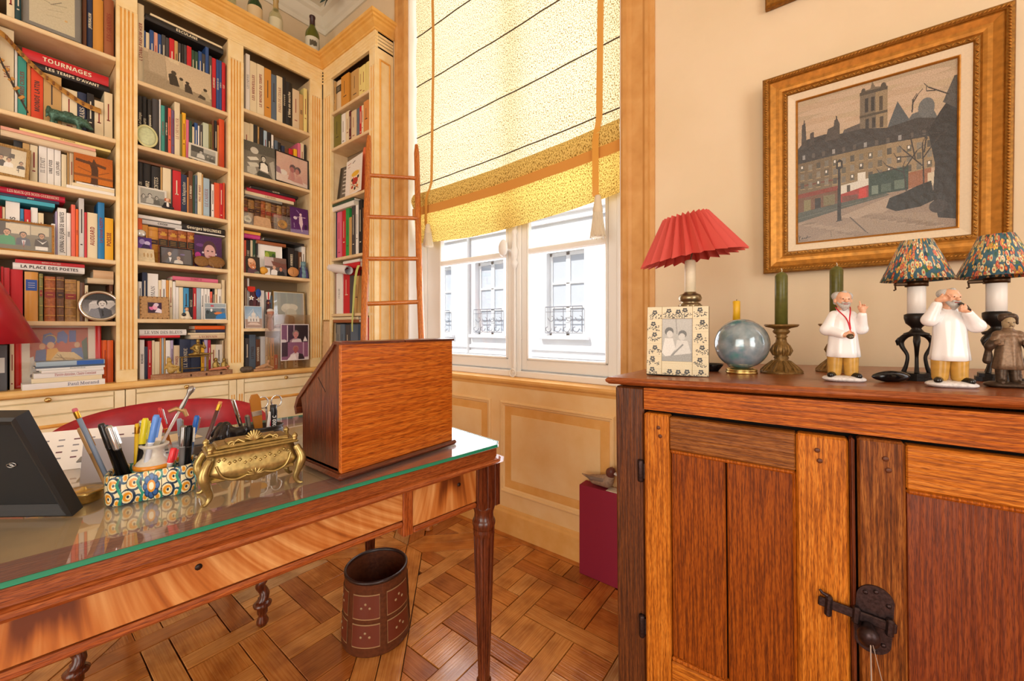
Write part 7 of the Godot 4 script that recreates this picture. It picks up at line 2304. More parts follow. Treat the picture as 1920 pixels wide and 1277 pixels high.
	tray.basis=desk_turn()
	add("tray_body",box2(Vector3(-.085,0,-.05),Vector3(.075,.026,.04),.005),flat("#2c2420",.45),tray)
	var V:=func(x,yy,z): return Vector3(x,yy,z)
	var dog:=thing("dog_figurine","dark bronze dog's head paperweight behind the gilt casket","figurine",on_desk(.655,-.475,.0262))
	dog.basis=desk_turn()*Basis(Vector3.UP,deg_to_rad(8))
	var dm:=flat("#2a2526",.22,.35)
	add("head",flesh([[V.call(0,.028,0),V.call(.0,.034,.0),.028,.026],[V.call(.006,.030,.006),V.call(.036,.034,.012),.020,.014],[V.call(.036,.036,.012),V.call(.041,.036,.013),.013,.012],[V.call(-.018,.016,0),V.call(-.034,.012,0),.016,.012],[V.call(.0,.05,-.008),V.call(.004,.056,-.006),.014,.012]],.0035,.008),dm,dog)
	for s in [1.0,-1.0]:
		add("ear",flesh([[V.call(-.004,.056,s*.020),V.call(-.014,.032,s*.030),.010,.011,Vector3(1,1,.6)],[V.call(-.014,.032,s*.030),V.call(-.012,.018,s*.028),.011,.006,Vector3(1,1,.6)]],.003,.006),dm,dog)
	for e in [["orange pencil with a red tip standing behind the casket",.765,-.47,"#e07a2c","#c8282c",.16,.20,.004],["clear and blue ball pen standing by the dog's head",.742,-.445,"#6c9ce0","#2c6ed0",.13,-.16,.0055],["clear ball pen with a silver clip by the dog's head",.752,-.452,"#c8ccd8","#9aa0b0",.125,.05,.005]]:
		pen(e[0],on_desk(e[1],e[2]),e[5],e[6],e[3],e[4],e[7],"pen")
	var cup:=thing("pencil_cup","small clear cup holding pens beside the dog's head","pencil cup",on_desk(.753,-.456))
	st=st0()
	lathe(st,v2([0,0,.024,0,.026,.002,.027,.06,.0245,.06,.024,.004,0,.004]),20)
	var cm:=StandardMaterial3D.new()
	cm.albedo_color=Color(.8,.85,.95,.3)
	cm.transparency=BaseMaterial3D.TRANSPARENCY_ALPHA
	cm.roughness=.1
	add("cup_body",done(st),cm,cup)
	caddy()
func pen(label: String,at: Vector3,length: float,lean: float,body: String,tip: String,rad:=.004,cat:="pen",leanz:=0.0,kind:="")->Node3D:
	var p:=thing("pencil" if cat=="pencil" else "pen",label,cat,at)
	p.basis=desk_turn()*Basis(Vector3.BACK,lean)*Basis(Vector3.RIGHT,leanz)
	var st:=st0()
	if cat=="pencil":
		lathe(st,v2([.0008,0,.004,.014,.0042,.014,.0042,length-.02,.0,length-.02]),6)
		add("shaft",done(st),flat(body,.4),p)
		st=st0()
		lathe(st,v2([.0043,length-.022,.0046,length-.02,.0046,length-.008,.0044,length-.007]),12)
		add("ferrule",done(st),flat("#c8922c",.3,.8),p)
		st=st0()
		lathe(st,v2([.0042,length-.008,.0042,length-.002,.003,length,0,length]),12)
		add("eraser",done(st),flat(tip,.7),p)
	else:
		lathe(st,v2([.001,0,rad*.5,.008,rad,.018,rad,length*.62,rad*1.06,length*.62,rad*1.06,length*.64,rad,length*.64]),12)
		add("barrel",done(st),flat(body,.25),p)
		st=st0()
		lathe(st,v2([rad*1.02,length*.64,rad*1.12,length*.66,rad*1.1,length*.97,rad*.8,length,0,length]),12)
		add("cap",done(st),flat(tip,.2,.8 if kind=="chrome" else 0.0),p)
		st=st0()
		bx(st,Vector3(rad*.9,length*.70,-.0015),Vector3(rad*1.7,length*.96,.0015),.0006)
		add("clip",done(st),flat("#d0d0d0",.2,.9) if kind != "plain" else flat(tip,.3),p)
	return p
func pen_holder()->void:
	var h:=thing("pen_holder","lobed faience pen holder painted with blue flowers and orange scrolls","pen holder",on_desk(.815,-.262))
	h.basis=desk_turn()*Basis(Vector3.UP,deg_to_rad(-8))
	var w:=.076
	var d:=.042
	var outline:=func(o: float)->Array:
		var pts:=[]
		for k in 96:
			var a:=TAU*k/96
			var ca:=cos(a)
			var sa:=sin(a)
			var px: float=signf(ca)*pow(absf(ca),.35)*w
			var pz: float=signf(sa)*pow(absf(sa),.45)*d
			var lobe:=absf(cos(clampf(px/w,-1,1)*PI*1.5))
			var q:=Vector2(px,pz+signf(sa)*(.006*lobe if absf(sa)>.3 else 0.0))
			pts.append(q-q.normalized()*o)
		return pts
	var st:=st0()
	st.set_smooth_group(1)
	var rings:=[]
	for e in [[.003,0.0],[.0,.003],[-.001,.03],[.0,.058],[.0015,.062],[.005,.062],[.006,.055],[.006,.012]]:
		var ring:=[]
		for p in outline.call(e[0]):
			ring.append(Vector3(p.x,e[1],p.y))
		rings.append(ring)
	var len_:=96
	var run:=[0.0]
	for k in len_:
		run.append(run[k]+rings[2][k].distance_to(rings[2][(k+1) % len_]))
	for i in rings.size()-1:
		for k in len_:
			var k1:=(k+1) % len_
			var ua: float=run[k]/run[len_]
			var ub: float=run[k+1]/run[len_]
			var va: float=1.0-rings[i][k].y/.062
			var vb: float=1.0-rings[i+1][k].y/.062
			quad(st,rings[i][k1],rings[i][k],rings[i+1][k],rings[i+1][k1],Vector2(ub,va),Vector2(ua,va),Vector2(ua,vb),Vector2(ub,vb))
	add("body",done(st),faience(),h)
	st=st0()
	plate(st,outline.call(.004),.0,.012)
	add("base",done(st),flat("#d9cdb0",.4),h)
	st=st0()
	lathe(st,v2([.020,.012,.034,.012,.036,.05,.034,.064,.034,.064,.029,.073,.020,.082,.0175,.092,.019,.100,.025,.105,.026,.109,.022,.110,.015,.106,.014,.09,.0,.088]),28)
	var pot:=add("ink_pot",done(st),mottled("grey faience",["#b8b0a4","#cbc4b6","#d8d2c6"],.25,12.0,.0,.02,3,false),h)
	st=st0()
	lathe(st,v2([.0345,.058,.0352,.060,.0352,.066,.033,.068]),28)
	add("orange_band",done(st),flat("#d98a24",.3),pot)
	st=st0()
	lathe(st,v2([.0362,.040,.0368,.044,.0364,.056,.0352,.058]),28)
	add("green_band",done(st),flat("#3f8a72",.3),pot)
	var list:=[["grey pencil with a pink eraser, tallest at the left of the pen holder",-.062,.004,.20,.30,"#7e8ea4","#c4606c","pencil",""],
		["slim tan wooden pen leaning out at the left of the pen holder",-.070,-.012,.155,.30,"#c79a66","#c79a66","pen","plain"],
		["black felt pen leaning left behind the grey pencil",-.05,-.018,.155,.24,"#1c1b1c","#222122","pen","plain"],
		["black and chrome fountain pen leaning left in the pen holder",-.036,-.012,.15,.26,"#1c1b1c","#c9c9c9","pen","chrome"],
		["black pen with a yellow end standing in the pen holder",-.030,.0,.155,-.10,"#1e1c1a","#e0d024","pen","plain"],
		["white ball pen with a light blue cap in front of the ink pot",-.020,.022,.165,-.16,"#dfe4f0","#5b8ee0","pen","plain"],
		["yellow pencil behind the black pens in the holder",-.034,-.026,.14,-.02,"#e8c020","#e8c020","pencil",""],
		["black ball pen with a clip leaning right behind the ink pot",.004,-.026,.15,.18,"#26262a","#d8d8dc","pen","chrome"],
		["short white pen with a red cap in front of the ink pot",.018,.026,.088,-.20,"#e8e6e4","#d8303a","pen","plain"],
		["silver metal ruler-like pen right of the ink pot",.046,.006,.13,-.04,"#a8a4a2","#8a8684","pen","chrome"],
		["thick black pen with a chrome clip right of the ink pot",.056,.014,.13,-.05,"#191819","#1c1c1e","pen","chrome"],
		["dark brown pencil with a pale end leaning right out of the holder",.066,.006,.185,-.30,"#4e2a26","#c8824a","pencil",""]]
	for e in list:
		var at: Vector3=h.transform*Vector3(e[1],.0125,e[2])
		pen(e[0],at,e[3],e[4],e[5],e[6],.0055 if e[8]=="" else (.0062 if e[8]=="chrome" else .0056),e[7],-.04,e[8])
	var s:=thing("letter_opener","sword-shaped letter opener with a carved hilt standing in the ink pot","letter opener",h.transform*Vector3(.004,.0885,-.004))
	s.basis=desk_turn()*Basis(Vector3.BACK,-.42)
	st=st0()
	bx(st,Vector3(-.003,0,-.0008),Vector3(.003,.095,.0008),.0006)
	add("blade",done(st),flat("#c9c9cc",.2,.9),s)
	st=st0()
	tube(st,[Vector3(-.018,.088,0),Vector3(-.008,.098,0),Vector3(.008,.098,0),Vector3(.018,.088,0)],[.004,.005,.005,.004],8)
	add("guard",done(st),flat("#b08a5c",.4,.5),s)
	st=st0()
	lathe(st,v2([.0045,.098,.005,.11,.0035,.13,.005,.138,.007,.144,.0065,.152,0,.156]),12)
	add("hilt",done(st),flat("#94908c",.3,.8),s)
func faience()->StandardMaterial3D:
	if M.has("faience"):
		return M["faience"]
	var ops:=[["g","#e6d9b2","#e2d4aa"]]
	for k in 14:
		var cx:=(k+.5)/14.0
		for q in [[-.026,.15],[.026,.85],[.024,.1],[-.024,.9]]:
			ops.append(["e",cx+q[0],q[1],.016,.2,"#26506e" if k % 3 else "#2f8270"])
			ops.append(["e",cx+q[0]*.9,q[1],.011,.13,"#e2d4a8"])
			ops.append(["e",cx+q[0]*.9,q[1],.006,.08,"#dc9428"])
		if k % 3==0:
			for i in 8:
				var a:=TAU*i/8
				ops.append(["e",cx+cos(a)*.019,.5+sin(a)*.29,.0115,.16,"#1c3656"])
				ops.append(["e",cx+cos(a)*.019,.5+sin(a)*.29,.008,.115,"#33609c"])
			ops.append(["e",cx,.5,.0145,.21,"#dc8e22"])
			ops.append(["e",cx,.5,.0085,.13,"#f0e6c4"])
		else:
			for s in [[-.010,.30],[.012,.74]]:
				ops.append(["e",cx+s[0],s[1],.027,.27,"#22344a"])
				ops.append(["e",cx+s[0]+.004,s[1],.021,.21,"#e6d8ae"])
				ops.append(["e",cx+s[0]+.002,s[1],.0155,.155,"#dc9024"])
				ops.append(["e",cx+s[0]-.002,s[1]+.02,.009,.09,"#f0e2b4"])
				ops.append(["e",cx+s[0],s[1],.004,.05,"#22344a"])
			ops.append(["p",[cx-.034,.0,cx-.016,.3,cx-.034,.7,cx-.022,1.0,cx-.034,1.0,cx-.044,.7,cx-.028,.32],"#2a8a74"])
		ops.append(["l",cx+.0355,0,cx+.0345,1,.003,"#3c342c"])
	M["faience"]=picture("faience",1024,96,ops,.04,.2)
	return M["faience"]
func casket()->void:
	var c:=thing("gilt_casket","gilt bronze rococo casket on curling feet in front of the slope-top box","casket",on_desk(.655,-.135))
	c.basis=desk_turn()*Basis(Vector3.UP,deg_to_rad(-1))
	var gb:=mottled("gilt bronze",["#6e5828","#9c8244","#c6ac6c"],.34,10.0,.02,.022,4,false)
	gb.metallic=.85
	var w:=.082
	var d:=.040
	var st:=st0()
	st.set_smooth_group(1)
	var prof:=[[.92,.036],[1.02,.043],[1.10,.055],[1.08,.066],[.98,.080],[.92,.092],[.95,.098],[1.0,.100]]
	var rings:=[]
	for e in prof:
		var ring:=[]
		for k in 64:
			var a:=TAU*k/64
			var px: float=signf(cos(a))*pow(absf(cos(a)),.28)*w*lerpf(1.0,e[0],.7)
			var pz: float=signf(sin(a))*pow(absf(sin(a)),.28)*d*e[0]
			var yy: float=e[1]
			if e[1]<.06:
				yy+=.010*cos(px/w*PI*1.0)*-1.0*(.06-e[1])/.024*(1.0 if absf(pz)>d*.7 else .4)+.004
			ring.append(Vector3(px,yy,pz))
		rings.append(ring)
	for i in rings.size()-1:
		for k in 64:
			var k1:=(k+1) % 64
			quad(st,rings[i][k1],rings[i][k],rings[i+1][k],rings[i+1][k1])
	add("body",done(st),gb,c)
	st=st0()
	bx(st,Vector3(-w*.96,.042,-d*.9),Vector3(w*.96,.05,d*.9),.002)
	add("bottom",done(st),gb,c)
	st=st0()
	for e in [[1.06,.99,.100,.1045],[1.0,.9,.1045,.109],[.84,.7,.109,.116],[.6,.4,.116,.121]]:
		bx(st,Vector3(-w*e[0],e[2]-.001,-d*(e[1]+.08)),Vector3(w*e[0],e[3],d*(e[1]+.08)),.003)
	var lid:=add("lid",done(st),gb,c)
	for k in 9:
		var a:=PI*(k+.5)/9
		st=st0()
		tube(st,[Vector3(0,.116,d*.62),Vector3(cos(a)*.010,.120+sin(a)*.010,d*.66),Vector3(cos(a)*.017,.120+sin(a)*.019,d*.58)],[.002,.003,.002],6)
		add("shell_rib",done(st),gb,lid)
	for s in [1.0,-1.0]:
		st=st0()
		var sp:=[]
		for i in 22:
			var t:=i/21.0
			var a:=t*7.5
			sp.append(Vector3(s*(.036+.02*t+cos(a)*.010*(1-t)),.116+sin(a)*.008*(1.0-t)-.004*t,d*.68))
		tube(st,sp,[.0028],6)
		tube(st,[Vector3(s*.018,.117,d*.66),Vector3(s*.03,.124,d*.64),Vector3(s*.048,.112,d*.7),Vector3(s*.066,.111,d*.8)],[.0035,.003,.003,.002],6)
		add("scroll",done(st),gb,lid)
		for z in [1.0,-1.0]:
			st=st0()
			lathe(st,v2([.003,0,.006,.002,.004,.004,.0065,.008,.0055,.013,.002,.016,.0,.019]),10)
			add("finial",done(st),gb,lid,Vector3(s*w*.97,.1045,z*d*.92))
	st=st0()
	for k in 15:
		var t:=(k-7)/7.0
		lathe(st,v2([0,-.004,.004,0,0,.004]),6,Transform3D(Basis.IDENTITY,Vector3(t*w*.8,.088-.010*(1.0-t*t)+.004*sin(k*2.1),d*1.02)))
	var gar:=add("garland",done(st),gb,c)
	gar.set_meta("kind","stuff")
	for k in 7:
		var a:=PI*(k+.5)/7
		st=st0()
		tube(st,[Vector3(0,.046,d*1.06),Vector3(cos(a)*.013,.046+sin(a)*.008,d*1.10),Vector3(cos(a)*.019,.046+sin(a)*.014,d*1.09)],[.002,.0028,.0015],6)
		add("shell_rib",done(st),gb,c)
	for s in [1.0,-1.0]:
		st=st0()
		tube(st,curve([Vector3(s*.018,.048,d*1.1),Vector3(s*.036,.044,d*1.12),Vector3(s*.055,.05,d*1.1),Vector3(s*.064,.062,d*1.1),Vector3(s*.070,.078,d*1.04)],4),[.0026],6)
		add("scroll",done(st),gb,c)
		for z in [1.0,-1.0]:
			st=st0()
			tube(st,curve([Vector3(s*w*.99,.092,z*d*.98),Vector3(s*w*1.12,.066,z*d*1.14),Vector3(s*w*1.06,.042,z*d*1.10),Vector3(s*w*.98,.018,z*d*1.0),Vector3(s*w*1.06,.005,z*d*1.06),Vector3(s*w*1.15,.004,z*d*1.14)],5),[.007,.008,.008,.0085,.009,.0095,.010,.0105,.010,.0095,.009,.008,.0075,.007,.0065,.006,.0055,.005,.0045,.004,.004,.0038,.0036,.0034,.003,.0035],8)
			add("foot",done(st),gb,c)
func caddy()->void:
	var k:=thing("desk_caddy","dark leather desk caddy holding scissors and a stapler beside the slope-top box","caddy",on_desk(.555,-.50))
	k.basis=desk_turn()*Basis(Vector3.UP,deg_to_rad(-6))
	var dk:=flat("#2a2422",.4)
	var st:=st0()
	lathe(st,v2([0,0,.050,0,.052,.004,.056,.058,.058,.062,.053,.063,.049,.006,0,.006]),30,Transform3D.IDENTITY,.7)
	add("cup_body",done(st),dk,k)
	st=st0()
	lathe(st,v2([.0535,.038,.0565,.04,.0568,.05,.0545,.052]),30,Transform3D.IDENTITY,.7)
	add("band",done(st),flat("#3a3230",.3),k)
	var at:=func(x: float,z: float)->Vector3: return k.transform*Vector3(x,.0065,z)
	var s:=thing("stapler","chrome stapler standing upright in the desk caddy","stapler",at.call(-.026,.0))
	s.basis=desk_turn()*Basis(Vector3.BACK,.14)
	bx_part("base_arm",Vector3(-.008,0,-.010),Vector3(.004,.095,.010),s,flat("#8c8a88",.25,.8))
	bx_part("top_arm",Vector3(-.020,.02,-.009),Vector3(-.010,.155,.009),s,flat("#d8d6d2",.12,1.0),.003).rotation.z=.1
	var t:=thing("hairbrush","amber wooden clothes brush standing in the desk caddy","brush",at.call(-.006,-.006))
	t.basis=desk_turn()*Basis(Vector3.BACK,.10)
	st=st0()
	prism(st,v2([-.008,0,.008,0,.013,.09,.014,.14,.008,.155,-.008,.155,-.014,.14,-.013,.09]),-.006,.006)
	add("handle",done(st),flat("#b8762c",.25),t)
	add("metal_band",box2(Vector3(-.0135,.088,-.0068),Vector3(.0135,.104,.0068),.001),flat("#d8d0c4",.2,.9),t)
	var g:=thing("glue_stick","black glue stick lettered 2000 C in the desk caddy","glue stick",at.call(.028,.010))
	g.basis=desk_turn()
	st=st0()
	lathe(st,v2([0,0,.0105,0,.0105,.10,.0095,.104,.0095,.118,0,.118]),18)
	add("tube_body",done(st),flat("#1c1c1e",.3),g)
	lettering("2000 C",.010,flat("#f0f0ee",.5),g,Vector3(0,.066,.0108),Basis(Vector3(0,1,0),Vector3(-1,0,0),Vector3(0,0,1)),"Droid Sans Bold")
	var w:=thing("correction_pen","white correction pen with a red stripe in the desk caddy","pen",at.call(.012,.012))
	w.basis=desk_turn()*Basis(Vector3.BACK,-.12)
	add("pen_body",box2(Vector3(-.009,0,-.005),Vector3(.009,.10,.005),.003),flat("#ece8e6",.35),w)
	add("red_stripe",box2(Vector3(-.002,.055,.0045),Vector3(.002,.09,.0056),.0004),flat("#c8283c",.4),w)
	var sc:=thing("scissors","silver scissors with round ring handles up in the desk caddy","scissors",at.call(.020,-.010))
	sc.basis=desk_turn()
	for e in [-1.0,1.0]:
		var ring:=[]
		for i in 16:
			ring.append(Vector3(e*.019+cos(TAU*i/16)*.0145,.126+sin(TAU*i/16)*.018,0))
		st=st0()
		tube(st,ring,[.0022],6,true)
		bx(st,Vector3(-.003+e*.004,0,-.001),Vector3(.003+e*.004,.112,.001),.0006,Transform3D(Basis(Vector3.BACK,-e*.05),Vector3.ZERO))
		add("blade_and_ring",done(st),flat("#d4d2d0",.18,.95),sc)
func on_buffet(x: float,z: float)->Vector3:
	return Vector3(x,1.0232+.030*(x+.445)+.015*(z+1.01),z)
func buffet_things()->void:
	painting()
	var a:=Vector3(-.374,0,-1.100)
	var b:=Vector3(-.220,0,-1.128)
	var mid:=(a+b)*.5
	var f:=thing("picture_frame","bone frame inlaid with dark flowers holding a faded photograph, on the buffet's left end","picture frame",on_buffet(mid.x,mid.z)+Vector3(0,.001,0))
	var along:=(b-a).normalized()
	f.basis=Basis(along,Vector3.UP,along.cross(Vector3.UP))*Basis(Vector3.RIGHT,-.10)
	var w:=a.distance_to(b)
	var h:=.190
	var bar:=.040
	var bone:=picture("bone inlay",256,320,bone_ops(),.05,.4)
	add("frame_body",box2(Vector3(-w/2,0,-.016),Vector3(w/2,h,-.0005),.002),flat("#1c1814",.5),f)
	for e in [[-w/2+.001,.003,-w/2+bar,h-.001],[w/2-bar,.003,w/2-.001,h-.001],[-w/2+bar,.003,w/2-bar,bar],[-w/2+bar,h-bar+.006,w/2-bar,h-.001]]:
		var st:=st0()
		st.set_smooth_group(-1)
		var uv:=func(x: float,y: float)->Vector2: return Vector2(x/w+.5,1.0-y/h)
		bx(st,Vector3(e[0],e[1],-.002),Vector3(e[2],e[3],.0035),.0008)
		quad(st,Vector3(e[0]+.0006,e[1]+.0006,.0037),Vector3(e[2]-.0006,e[1]+.0006,.0037),Vector3(e[2]-.0006,e[3]-.0006,.0037),Vector3(e[0]+.0006,e[3]-.0006,.0037),uv.call(e[0],e[1]),uv.call(e[2],e[1]),uv.call(e[2],e[3]),uv.call(e[0],e[3]))
		add("bone_bar",done(st),bone,f)
	add("image",sheet(w-2*bar,h-2*bar+.006,bar),picture("faded couple",96,128,[["g","#b4b2ac","#9c9a94"],["e",.24,.3,.14,.1,"#55534f"],["e",.26,.36,.1,.08,"#c4c2bc"],["e",.68,.36,.13,.09,"#5c5a56"],["e",.66,.42,.1,.08,"#c0beb8"],["p",[.0,.8,.1,.46,.36,.46,.46,.7,.2,.95],"#d0cec8"],["p",[.4,.9,.5,.5,.84,.52,1,.9],"#c4c2bc"],["l",.46,.0,.5,.36,.03,"#8a8882"],["l",.2,.96,.7,.6,.05,"#7c7a76"],["p",[0,.9,1,.8,1,1,0,1],"#8e8c86"]],.06),f,Vector3(0,0,.0002))
	pleated_lamp()
	globe()
	candle(-.078,-1.352,.135,.145,"olive green candle in an old gilt candlestick beside the mirrored globe",.031)
	candle(.046,-1.456,.135,.160,"olive green candle in a candlestick behind the smaller doctor figurine",.029)
	for e in [[.182,-1.280,"left"],[.312,-1.328,"right"]]:
		paper_lamp(e[0],e[1],e[2])
	var c:=thing("candle","short yellow candle stub standing behind the mirrored globe","candle",on_buffet(-.196,-1.40))
	var st:=st0()
	lathe(st,v2([0,0,.022,0,.024,.006,.010,.012,.007,.14,.012,.15,.012,.153,0,.153]),18)
	add("holder",done(st),brass(),c)
	st=st0()
	lathe(st,v2([0,.153,.0105,.153,.0105,.214,.008,.216,0,.215]),18)
	add("wax",done(st),flat("#e8b420",.4),c)
	add("wick",tubed([Vector3(0,.214,0),Vector3(.001,.221,0)],[.0008],4),flat("#2c2420",.9),c)
	for e in [[-.250,-1.33,.030,"small black bowl half hidden behind the bone photo frame"],[-.190,-1.39,.034,"small black dish behind the mirrored globe"]]:
		var d:=thing("bowl",e[3],"bowl",on_buffet(e[0],e[1]))
		st=st0()
		lathe(st,v2([0,0,e[2]*.5,0,e[2]*.55,.003,e[2],.022,e[2]*.96,.024,e[2]*.5,.006,0,.005]),24)
		add("bowl_body",done(st),flat("#1c1c20",.2),d)
	var s:=thing("stone_ornament","polished black spindle-shaped stone lying between the two doctor figurines","ornament",on_buffet(.132,-1.205)+Vector3(0,.0130,0))
	s.basis=Basis(Vector3.UP,deg_to_rad(37))
	st=st0()
	var pp:=[]
	for k in 17:
		var t:=k/16.0
		pp.append(Vector2(.0128*pow(sin(PI*t),.62),-.044+.088*t))
	lathe(st,pp,24,Transform3D(Basis(Vector3.BACK,PI/2),Vector3.ZERO))
	add("body",done(st),flat("#121114",.12),s)
	doctor(.048,-1.170,.2185,false)
	doctor(.208,-1.140,.207,true)
	pilgrim()
func bone_ops()->Array:
	var ops:=[["g","#d9ccac","#cfc09c"]]
	var rng:=RandomNumberGenerator.new()
	rng.seed=5
	for k in 11:
		ops.append(["r",0,k/11.0,1,k/11.0+.003,"#b8a680"])
	var spots:=[]
	for side in 2:
		for k in 6:
			spots.append(Vector2(.13+side*.74,.07+k*.172))
	for k in 3:
		spots.append(Vector2(.36+.14*k,.06))
		spots.append(Vector2(.36+.14*k,.94))
	for p in spots:
		var off:=Vector2(rng.randf_range(-.03,.03),rng.randf_range(-.02,.02))
		var q: Vector2=p+off
		ops.append(["l",q.x-.06,q.y+.05,q.x,q.y,.006,"#4c4234"])
		ops.append(["l",q.x-.06,q.y+.05,q.x-.03,q.y+.075,.006,"#4c4234"])
		for i in 5:
			var t:=TAU*i/5+.3
			ops.append(["e",q.x+cos(t)*.028,q.y+sin(t)*.023,.0155,.0125,"#262322"])
		for i in 26:
			ops.append(["e",q.x+rng.randf_range(-.11,.11),q.y+rng.randf_range(.025,.10),.0075,.006,"#332d26"])
	return ops
func pleated_lamp()->void:
	var l:=thing("table_lamp","table lamp with a crooked pleated coral red paper shade at the left of the buffet","lamp",on_buffet(-.325,-1.376))
	var pew:=flat("#9a8a6a",.28,.85)
	var st:=st0()
	lathe(st,v2([0,0,.052,0,.055,.006,.046,.014,.03,.022,.018,.034,.013,.05,.012,.12,.016,.15,.015,.185,.02,.19,.031,.196,.034,.206,.031,.214,.024,.218,.032,.222,.035,.232,.031,.243,.02,.248,.017,.252,.0,.252]),28)
	add("base",done(st),pew,l)
	for k in 14:
		var t:=TAU*k/14
		st=st0()
		lathe(st,v2([0,-.004,.004,0,0,.004]),6,Transform3D(Basis.IDENTITY,Vector3(cos(t)*.034,.206,sin(t)*.034)))
		add("bead",done(st),pew,l)
	st=st0()
	lathe(st,v2([0,.252,.0165,.252,.0165,.352,.012,.356,0,.356]),20)
	add("candle_sleeve",done(st),mottled("sleeve",["#e2c99a","#ecd8b0","#f2e4c6"],.4,12.0,0,.02,3,false),l)
	var sh:=add("shade",ArrayMesh.new(),null,l,Vector3(.002,.392,.006))
	sh.basis=Basis(Vector3(.6087,0,.7934),deg_to_rad(-2.0))*Basis(Vector3(.6087,0,.7934).cross(Vector3.UP).normalized(),deg_to_rad(-3)) 
	sh.rotation+=Vector3(.0,.0,.0)
	var tilt:=Basis(Vector3(-.6087,0,-.7934).normalized(),deg_to_rad(-9.0))
	sh.basis=tilt
	st=st0()
	st.set_smooth_group(-1)
	var n:=26
	for k in n*2:
		for layer in 2:
			var q:=func(i: int,top: bool)->Vector3:
				var t:=PI*i/n
				var out:=i % 2==0
				var r: float=(.070 if out else .054) if top else (.162 if out else .130)
				var y: float=(.108 if out else .102) if top else (-.035 if out else -.028)
				if layer==1:
					r-=.0018
				return Vector3(cos(t)*r,y,-sin(t)*r)
			if layer==0:
				quad(st,q.call(k,false),q.call(k+1,false),q.call(k+1,true),q.call(k,true))
			else:
				quad(st,q.call(k+1,false),q.call(k,false),q.call(k,true),q.call(k+1,true))
	var sm:=StandardMaterial3D.new()
	sm.albedo_color=Color("#cf5046")
	sm.roughness=.6
	sm.backlight_enabled=true
	sm.backlight=Color(.3,.3,.3)
	sh.mesh=done(st)
	sh.material_override=sm
	st=st0()
	tube(st,[Vector3(0,.35,0),Vector3(.008,.39,-.004),Vector3(.02,.44,-.008)],[.0022],5)
	tube(st,[Vector3(-.05,.378,.03),Vector3(.012,.385,-.004),Vector3(.07,.40,-.045)],[.0018],5)
	add("shade_carrier",done(st),flat("#6a5a44",.4,.6),l)
func globe()->void:
	var g:=thing("mirrored_globe","mottled silvery glass globe on a brass ring stand","globe",on_buffet(-.168,-1.290))
	var st:=st0()
	lathe(st,v2([0,0,.036,0,.040,.003,.040,.006,.037,.008,.039,.010,.038,.014,.030,.017,0,.016]),30)
	add("ring_stand",done(st),brass(),g)
	var m:=StandardMaterial3D.new()
	m.albedo_texture=noise_tex("simplex",21,.009,[[0.0,"#4c5a5c"],[.35,"#8a9aa2"],[.55,"#aab4ba"],[.75,"#7c98a8"],[1.0,"#2f9a92"]],5,256)
	m.uv1_triplanar=true
	m.uv1_scale=Vector3.ONE*4.0
	m.metallic=.25
	m.roughness=.14
	m.clearcoat_enabled=true
	m.clearcoat=.5
	m.clearcoat_roughness=.02
	st=st0()
	var pp:=[]
	for k in 33:
		var t:=PI*k/32
		pp.append(Vector2(sin(t)*.0695,-cos(t)*.0705))
	lathe(st,pp,48)
	add("glass_globe",done(st),m,g,Vector3(0,.085,0))
func candle(x: float,z: float,stick: float,wax: float,label: String,foot: float)->void:
	var c:=thing("candlestick",label.replace("olive green candle in an","ornate").replace("olive green candle in a","ornate")+", holding a candle","candlestick",on_buffet(x,z),Vector3.ZERO,"")
	var m:=mottled("old gilt wood",["#3e2a14","#6a4820","#96703a"],.42,14.0,.02,.02,4,false)
	m.metallic=.4
	var f:=foot/.031
	var st:=st0()
	lathe(st,v2([0,0,.050*f,0,.052*f,.004,.046*f,.010,.040*f,.012,.034*f,.022,.020*f,.034,.016,.040,.019,.044,.016,.048,.021,.056,.0235,.068,.020,.080,.014,.088,.012,.100,.016,.104,.012,.108,.019,.114,.021,.119,.017,.124,.022,.127,.038,.131,.042,.136,.040,.138,.018,.137,0,.137]),28)
	add("stem",done(st),m,c)
	for k in 10:
		var t:=TAU*k/10
		st=st0()
		tube(st,[Vector3(cos(t)*.047*f,.004,sin(t)*.047*f),Vector3(cos(t)*.038*f,.016,sin(t)*.038*f),Vector3(cos(t)*.020,.036,sin(t)*.020)],[.006*f,.005,.002],6)
		add("acanthus_leaf",done(st),m,c)
		st=st0()
		tube(st,[Vector3(cos(t)*.019,.050,sin(t)*.019),Vector3(cos(t)*.0235,.064,sin(t)*.0235),Vector3(cos(t)*.019,.080,sin(t)*.019)],[.002,.0045,.002],6)
		add("bud_leaf",done(st),m,c)
	var w:=thing("candle",label.replace("olive green candle","tall olive green candle standing"),"candle",on_buffet(x,z)+Vector3(0,.1372,0))
	st=st0()
	lathe(st,v2([0,0,.0155,0,.0155,wax-.008,.012,wax-.001,.004,wax+.004,0,wax+.004]),20)
	add("wax",done(st),mottled("olive wax",["#45441a","#565522","#64622c"],.3,10.0,0.0,.02,3,false),w)
	add("wick",tubed([Vector3(0,wax,0),Vector3(.002,wax+.008,0),Vector3(.0,wax+.014,.002)],[.0009],5),flat("#e2d8c0",.9),w)
